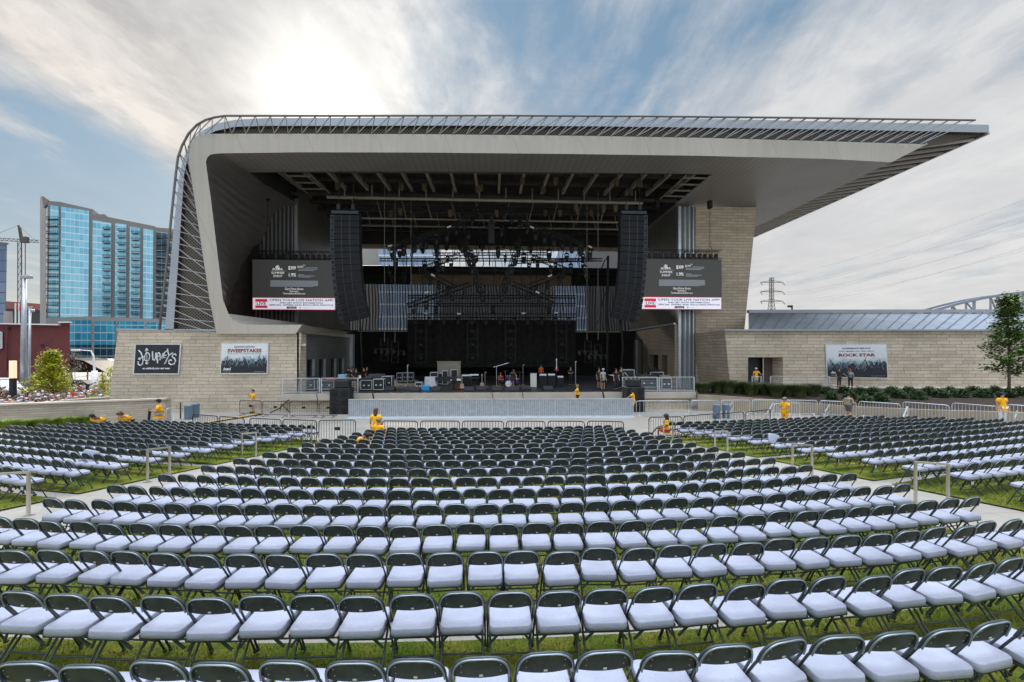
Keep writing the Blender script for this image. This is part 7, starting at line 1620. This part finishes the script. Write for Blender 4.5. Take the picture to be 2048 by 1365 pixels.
part(mb, 'jib', 'crane', t); mb = MB(); ap = PD(37, 451, 260); mb.beam(PD(42, 484, 260), ap, .7); mb.beam(PD(46, 484, 260), PD(41, 456, 260), .5); mb.beam(ap, PD(-30, 478, 260), .12); mb.beam(ap, PD(74, 484, 260), .12); mb.bbox(tuple(PD(48, 482, 259) - Vector((1, 1, 1.4))), tuple(PD(56, 474, 259) + Vector((0, 1, 0))), .2); part(mb, 'tower_head', 'crane', t)
# brick building
t = thing('brick_building', PD(60, 790, 60), 'windowless dark red brick building behind the bus and poles', 'brick building'); DB = 60; mb = MB(); q = [PD(x, y, DB) for x, y in ((-80, 795), (139, 795), (140, 645), (121, 644), (120, 650), (-80, 646))]
for k_ in (0, 1): q[k_].z = -1.4
mb.prism(q, [p + BK(p, 18) for p in q]); part(mb, 'wall', 'brick', t)
mb = MB(); mb.beam(PD(-80, 646.5, DB - .1), PD(120, 650, DB - .1), .5, .18); mb.beam(PD(120, 645, DB - .1), PD(141, 645, DB - .1), .5, .18); part(mb, 'coping', 'white', t)
mb = MB(); q = [PD(x, y, DB - .15) for x, y in ((-20, 698), (4, 697), (4, 665), (-20, 665))]; mb.prism(q, [p + cF * .1 for p in q]); w_ = part(mb, 'window', 'blackp', t); mb = MB(); [mb.beam(q[i] - cF * .05, q[(i + 1) % 4] - cF * .05, .15) for i in range(4)]; part(mb, 'frame', 'white', w_)
mb = MB(); mb.tube([PD(13, 742, DB - .25), PD(13, 716, DB - .25)], .13, 8); mb.tube([PD(13, 716, DB - .25), PD(16, 655, DB - .25)], .07, 8); mb.bbox(tuple(PD(12, 660, DB - .5)), tuple(PD(20, 654, DB - .1) + Vector((0, .1, 0))), .05); part(mb, 'drain_pipe', 'brick', t)
mb = MB(); p = PD(16, 646, DB + 3); mb.tube([p - Vector((0, 0, .3)), p + Vector((0, 0, 1.8))], [.5, .45], 12); part(mb, 'roof_vent', 'cgrey_l', t); mb = MB(); q0 = PD(84, 691, DB - .05); mb.box(tuple(q0 - Vector((.2, .1, .15))), tuple(q0 + Vector((.25, 0, .15)))); part(mb, 'wall_vent', 'blackm', t)
# poles and lamps
def pole(px, y0, y1, d, r0, r1, lab, name='steel_pole', m='steel', extra=None):
    a, b_ = PD(px, y1, d), PD(px + (1.5 if 'tapered' in lab else 0), y0, d); a.z = -1.35; t = thing(name, a, lab, 'pole'); mb = MB(); mb.tube([a, b_], [r0, r1], 14); part(mb, 'shaft', m, t, smooth=True)
    mb = MB(); mb.lathe([(r0 * 1.6, 0), (r0 * 1.6, .08), (r0 * 1.1, .12)], a, 14); part(mb, 'base', m, t)
    if extra: mb = MB(); extra(mb, b_); part(mb, 'fitting', m, t)
pole(47, 556, 800, 50, .34, .2, 'thick tapered galvanised pole before the brick building', extra=lambda mb, b_: mb.bbox(tuple(b_ + Vector((-.3, -.2, -.1))), tuple(b_ + Vector((.9, .2, .3))), .05))
pole(58, 617, 800, 50, .13, .12, 'thin galvanised camera pole beside the thick tapered pole', extra=lambda mb, b_: (mb.bbox(tuple(b_ + Vector((-.3, -.1, 0))), tuple(b_ + Vector((.3, .1, .2))), .03), mb.ball(b_ + Vector((.35, 0, -.3)), .2)))
for px, nm in ((31, 'flagpole with a limp flag above the brick building, outer one'), (38, 'flagpole with a limp flag above the brick building, inner one')):
    a, b_ = PD(px, 660, 90), PD(px, 607, 90); t = thing('flagpole', Vector((a.x, a.y, -1.35)), nm, 'flagpole', group='flagpoles'); mb = MB(); mb.tube([Vector((a.x, a.y, -1.35)), b_], .12, 8); part(mb, 'shaft', 'white', t); mb = MB(); pts = []
    for i in range(5):
        for j in range(2): pts.append(b_ + Vector((.15 + i * .3, .15 * math.sin(i * 2), -.3 - j * 1.0 - i * .18)))
    mb.add(pts, [(2 * i, 2 * i + 1, 2 * i + 3, 2 * i + 2) for i in range(4)]); part(mb, 'flag', 'c_red', t)
t = thing('light_column', PD(26, 800, 38), 'square dark column with a glowing peach lantern top', 'lamp'); a, b_, c = PD(26, 800, 38), PD(26, 757, 38), PD(26, 722, 38); a.z = -1.3; mb = MB(); mb.box((a.x - .17, a.y - .17, -1.3), (a.x + .17, a.y + .17, b_.z)); part(mb, 'shaft', 'blackm', t); M['peach'] = emat('lantern glass', (.95, .62, .40), .75); mb = MB(); mb.bbox((a.x - .18, a.y - .18, b_.z + .005), (a.x + .18, a.y + .18, c.z), .02); part(mb, 'lantern', 'peach', t)
t = thing('white_lamp_post', PD(190, 790, 56), 'white lamp post with a stout base and bent arm past the yellow tree', 'street lamp'); a = PD(190, 800, 56); a.z = -1.3; mb = MB(); mb.tube([a, PD(189, 742, 56)], [.5, .32], 12); part(mb, 'base', 'white', t, smooth=True); mb = MB(); mb.tube([PD(189, 742, 56), PD(187, 712, 56), PD(182, 702, 56), PD(150, 700, 56)], [.14, .1, .08, .06], 8); part(mb, 'arm', 'white', t); mb = MB(); mb.bbox(tuple(PD(150, 703, 56) - Vector((.4, .2, 0))), tuple(PD(154, 699, 56) + Vector((.3, .2, 0))), .04); part(mb, 'lantern', 'white', t)
# minibus
t = thing('white_minibus', PD(5, 795, 48), 'white minibus parked in front of the brick building', 'minibus'); o = PD(-8, 795, 48); o.z = -1.3
bx_ = Matrix.Translation(o)
mb = MB(); sd_ = [(-3.2, .35), (2.9, .35), (3.0, .95), (2.2, 1.25), (1.55, 2.05), (1.2, 2.45), (-3.1, 2.5), (-3.25, 2.3)]; mb.prism([Vector((x, -1.0, z)) for x, z in sd_], [Vector((x, 1.0, z)) for x, z in sd_]); mb.xf(bx_); part(mb, 'body', 'white', t)
for x0, x1 in ((-3.0, -2.2), (-2.05, -1.2), (-1.05, -.25), (-.1, .45)): mb = MB(); mb.bbox((x0, -1.03, 1.35), (x1, -.99, 2.1), .02); mb.xf(bx_); part(mb, 'window', 'blackp', t)
mb = MB(); mb.prism([Vector((x, -1.03, z)) for x, z in ((.65, 1.3), (1.95, 1.3), (1.45, 1.95), (.65, 2.05))], [Vector((x, -.99, z)) for x, z in ((.65, 1.3), (1.95, 1.3), (1.45, 1.95), (.65, 2.05))]); mb.xf(bx_); part(mb, 'window', 'blackp', t)
mb = MB(); mb.bbox((-3.1, -.85, 2.5), (1.0, .85, 2.68), .06); mb.xf(bx_); part(mb, 'roof', 'white', t)
for x in (-2.1, 2.0):
    mb = MB(); mb.tube([(x, -1.04, .38), (x, -.8, .38)], .38, 16); mb.xf(bx_); wh = part(mb, 'wheel', 'blackp', t); mb = MB(); mb.tube([(x, -1.06, .38), (x, -1.0, .38)], .2, 12); mb.xf(bx_); part(mb, 'rim', 'alu', wh)
# parking lot things
M['c_mar'] = mat('maroon car paint', (.10, .012, .015), .25, .3, .05, 1); M['c_dk'] = mat('dark car paint', (.02, .022, .03), .25, .3, .05, 1); M['c_si'] = mat('silver car paint', (.5, .5, .5), .25, .4, .05, 1)
def car(px, py, d, m, lab, L=4.4):
    p = PD(px, py, d); t = thing('parked_car', p, lab, 'car', group='cars parked beyond the yellow tree'); mb = MB(); sd_ = [(-L / 2, .3), (L / 2, .3), (L / 2, .75), (L * .3, .9), (L * .12, 1.4), (-L * .25, 1.42), (-L * .42, .95), (-L / 2, .85)]; mb.prism([Vector((x, -.85, z)) for x, z in sd_], [Vector((x, .85, z)) for x, z in sd_]); part(mb, 'body', m, t, world=False)
    mb = MB(); sd_ = [(L * .25, .93), (L * .12, 1.33), (-L * .22, 1.35), (-L * .35, .95)]; mb.prism([Vector((x, -.87, z)) for x, z in sd_], [Vector((x, -.84, z)) for x, z in sd_]); part(mb, 'window', 'blackp', t, world=False)
    for x in (-L * .3, L * .3): mb = MB(); mb.tube([(x, -.88, .32), (x, -.6, .32)], .32, 12); part(mb, 'wheel', 'blackm', t, world=False)
car(184, 740, 92, 'c_mar', 'maroon car parked beyond the white lamp post'); car(173, 728, 110, 'c_si', 'silver car parked below the podium windows'); car(215, 728, 110, 'c_si', 'pale van like car beside the end of the stone block', 5); car(203, 731, 120, 'c_mar', 'small dark red car farther back in the lot'); car(166, 780, 58, 'c_dk', 'dark car behind the waiting crowd', 4.8)
mb = MB(); q = [PD(160, 790, 50), PD(260, 790, 50), PD(260, 728, 130), PD(140, 728, 130)]; [setattr(v, 'z', -1.3 + i * 0) for i, v in enumerate(q)]; q[2].z = q[3].z = PD(200, 737, 130).z; mb.add(q, [(0, 1, 2, 3)]); struct(mb, 'parking_lot', 'conc')
t = thing('awning', PD(165, 750, 75), 'dark sloping shade roof on posts behind the yellow tree', 'shade roof'); mb = MB(); mb.prism([PD(139, 716, 75), PD(168, 722, 75), PD(212, 745, 75), PD(139, 745, 75)], [p + cF * 5 for p in (PD(139, 716, 75), PD(168, 722, 75), PD(212, 745, 75), PD(139, 745, 75))]); part(mb, 'roof', 'blackm', t)
for x in (143, 175, 205): mb = MB(); a = PD(x, 742, 75); mb.beam(Vector((a.x, a.y, -1.3)), a, .15); part(mb, 'post', 'steel', t)
mb = MB(); q = [PD(x, y, 100) for x, y in ((190, 737), (222, 737), (222, 729), (190, 727))]; mb.prism(q, [p + cF * 2 for p in q]); solo(mb, 'blue_tarpaulin', 'c_blue', 'blue tarpaulin wall beside the end of the stone block', 'tarpaulin')
# waiting crowd beyond the low wall
rnd = random.Random(31); mats = ['c_wht', 'c_red', 'c_char', 'c_lblue', 'c_pinkish', 'c_lgrey', 'c_navyc', 'c_khaki', 'skinA', 'hairB', 'hairK']; mb = MB()
for i in range(170):
    px = rnd.uniform(-20, 222); d = rnd.uniform(33.5, 47) if px < 130 else rnd.uniform(35, 56); p = PD(px, 800, d); z = -1.3; h = rnd.uniform(1.55, 1.85); m = rnd.randrange(8); k_ = h / 1.75; x, y = p.x, p.y
    mb.tube([(x, y, z), (x, y, z + .8 * k_)], [.13, .16], 6, rnd.choice((2, 6, 7))); mb.tube([(x, y, z + .78 * k_), (x, y, z + 1.15 * k_), (x, y, z + 1.4 * k_), (x, y, z + 1.47 * k_)], [.17, .19, .21, .07], 7, m)
    for s_ in (-1, 1): mb.tube([(x + s_ * .21, y, z + 1.4 * k_), (x + s_ * .27, y - .05, z + 1.1 * k_), (x + s_ * .2, y - .2, z + (1.0 + .2 * rnd.random()) * k_)], [.06, .05, .035], 5, 8)
    mb.ball((x, y, z + 1.62 * k_), .105, 8, 1); mb.ball((x, y + .02, z + 1.66 * k_), .115, rnd.choice((9, 10, 10, 0)), 1)
struct(mb, 'crowd', mats, kind='stuff'); bpy.data.objects['crowd']['label'] = 'waiting crowd of people packed behind the low stone wall'; bpy.data.objects['crowd']['category'] = 'crowd'
for i, (x0, x1) in enumerate(((-40, 20), (20, 84), (84, 150), (150, 208))):
    a, b_ = PD(x0, 800, 31.5), PD(x1, 800, 31.8); a.z = b_.z = -.75; bike_rack(a, b_, 'pale crowd fence before the waiting crowd, %s from the left' % nth(i + 1), 'white', 1.1, 'pale fences before the waiting crowd')
# ------------------------------------------------------------------ beyond the stage and beyond the wing
M['cdark'] = mat('dim building', (.13, .125, .12), .8, 0, .1, .05)
for pts, d, m, lab in ((((700, 740), (757, 740), (757, 478), (700, 480)), 140, 'cgrey_l', 'pale blank building seen through the open back of the stage'), (((757, 740), (868, 740), (866, 470), (757, 472)), 130, 'g_stripe', 'blue glass building seen through the open back of the stage, tower side'), (((1110, 740), (1176, 740), (1168, 480), (1130, 470), (1110, 520)), 135, 'g_stripe', 'blue glass building with a slanted top seen through the stage, pier side'), (((1176, 740), (1262, 740), (1262, 485), (1168, 485)), 150, 'cdark', 'pale building behind the pier side of the stage'), (((868, 740), (1110, 740), (1110, 560), (868, 572)), 170, 'cdark', 'low grey building behind the middle of the stage')):
    q = [PD(x, y, d) for x, y in pts]; t = thing('city_building', q[0].lerp(q[1], .5), lab, 'building', group='buildings behind the stage'); mb = MB(); mb.prism(q, [p + cF * 15 for p in q]); part(mb, 'facade', m, t); mb = MB(); mb.beam(q[2], q[3], .8, .4); part(mb, 'roof_edge', 'cgrey', t)
# pylon and power lines
PYD = 330; t = thing('power_pylon', PD(1543, 700, PYD), 'steel lattice pylon rising beyond the metal roof', 'pylon'); mb = MB(); tp = PD(1543, 556, PYD); bz = PD(1543, 640, PYD); wt, wb_ = 2.2, 5.0; ft = Vector((bz.x, bz.y, -1)); dt = tp.z
def cr(z): u = max(0, min(1, (z - bz.z) / (tp.z - bz.z))); w = wb_ + (wt - wb_) * min(1, u * 2.0); return [Vector((tp.x + sx * w / 2, tp.y + sy * w / 2, z)) for sx, sy in cs]
zs_ = [-1] + [bz.z + (tp.z - bz.z) * i / 12 for i in range(13)]
for z0, z1 in zip(zs_[:-1], zs_[1:]):
    A_, B_ = cr(z0), cr(z1)
    for k_ in range(4): mb.beam(A_[k_], B_[k_], .3); mb.beam(A_[k_], B_[(k_ + 1) % 4], .16); mb.beam(B_[k_], B_[(k_ + 1) % 4], .16)
M['pylon'] = mat('pylon steel', (.12, .10, .09), .7, .1, .1, .1); part(mb, 'lattice_mast', 'pylon', t)
ends = []
for y in (565, 584, 603):
    mb = MB(); a, b_ = PD(1521, y, PYD), PD(1565, y, PYD); mb.beam(a, b_, .45); c0 = PD(1543, y - 4, PYD); mb.beam(a, c0, .3); mb.beam(b_, c0, .3); part(mb, 'crossarm', 'pylon', t)
    for p in (a, b_): mb = MB(); e_ = p + Vector((2.0 if p is b_ else 1.5, 0, -2.4)); mb.beam(p, e_, .35); part(mb, 'insulator', 'pylon', t); ends.append(e_)
M['wire'] = mat('power cable', (.30, .30, .31), .6, .2, .05, .1)
for i, (e_, ye) in enumerate(zip(ends + [PD(1538, 555, PYD)], (440, 425, 470, 462, 500, 492, 392))):
    q = PD(2120, ye - 18, 95); pts = [e_.lerp(q, k_ / 16) - Vector((0, 0, 9.0 * (k_ / 16) * (1 - k_ / 16) * 1.6)) for k_ in range(17)]; mb = MB(); mb.tube(pts, [.07 - .045 * k_ / 16 for k_ in range(17)], 4); solo(mb, 'power_line', 'wire', 'thin power line sweeping up from the pylon, %s from the lowest' % nth(i + 1), 'power line', 'power lines')
# arch bridge
BD = 240; t = thing('arch_bridge', PD(1990, 640, BD), 'pale steel arch bridge showing above the metal roof', 'bridge'); mb = MB(); arc_ = [(1850, 626), (1880, 618), (1920, 607), (1960, 598), (2000, 591), (2048, 585), (2100, 583), (2160, 586)]
lo_b = [(1850, 650), (2160, 640)]
A_ = [PD(x, y, BD) for x, y in arc_]
for p, q in zip(A_[:-1], A_[1:]): mb.beam(p, q, 1.3, 1.5)
A2 = [p + cF * 10 for p in A_]
for p, q in zip(A2[:-1], A2[1:]): mb.beam(p, q, 1.0, 1.2)
M['bridge'] = mat('bridge paint', (.24, .27, .32), .6, .1, .05, .1); part(mb, 'arch', 'bridge', t); 
xs_a = [a[0] for a in arc_]; ys_a = [a[1] for a in arc_]
for i, x in enumerate((1905, 1932, 1948, 1981, 1996, 2031, 2047)):
    y = float(np.interp(x, xs_a, ys_a)); mb = MB(); mb.beam(PD(x, y, BD), PD(x, 650, BD), 1.0 if i % 2 == 0 else .7); part(mb, 'hanger', 'bridge', t)
for x0, x1 in ((1932, 1962), (1905, 1925), (1981, 2000), (1996, 2012), (2031, 2052)):
    mb = MB(); mb.beam(PD(x0, float(np.interp(x0, xs_a, ys_a)), BD), PD(x1, 640, BD), .6); part(mb, 'diagonal', 'bridge', t)
mb = MB(); mb.beam(PD(1850, 650, BD), PD(2160, 648, BD), 3, 2); part(mb, 'bridge_deck', 'bridge', t)
p = PD(1584, 622, 120); mb = MB(); mb.beam(Vector((p.x, p.y, -1)), PD(1584, 611, 120), .3); mb.bbox(tuple(PD(1577, 615, 120)), tuple(PD(1583, 611, 120) + Vector((0, .6, 0))), .05); solo(mb, 'street_lamp', 'blackm', 'dark street lamp head peeking above the metal roof', 'street lamp')
# wooded hills on the horizon
hm = MB(); rnd = random.Random(4); hp_ = []
for i in range(61): x = -2600 + i * 5200 / 60; h = 16 + 10 * math.sin(i * .7) + 7 * math.sin(i * 1.9) + (18 if 42 < i < 47 else 0); hp_ += [(x, 1900, -2), (x, 1950, h), (x, 2300, h * 1.2)]
hm.add(hp_, [(3 * i, 3 * i + 3, 3 * i + 4, 3 * i + 1) for i in range(60)] + [(3 * i + 1, 3 * i + 4, 3 * i + 5, 3 * i + 2) for i in range(60)]); M['hill'] = mat('wooded hills', (.06, .085, .06), .95, 0, .3, .02); struct(hm, 'hills', 'hill', smooth=True)
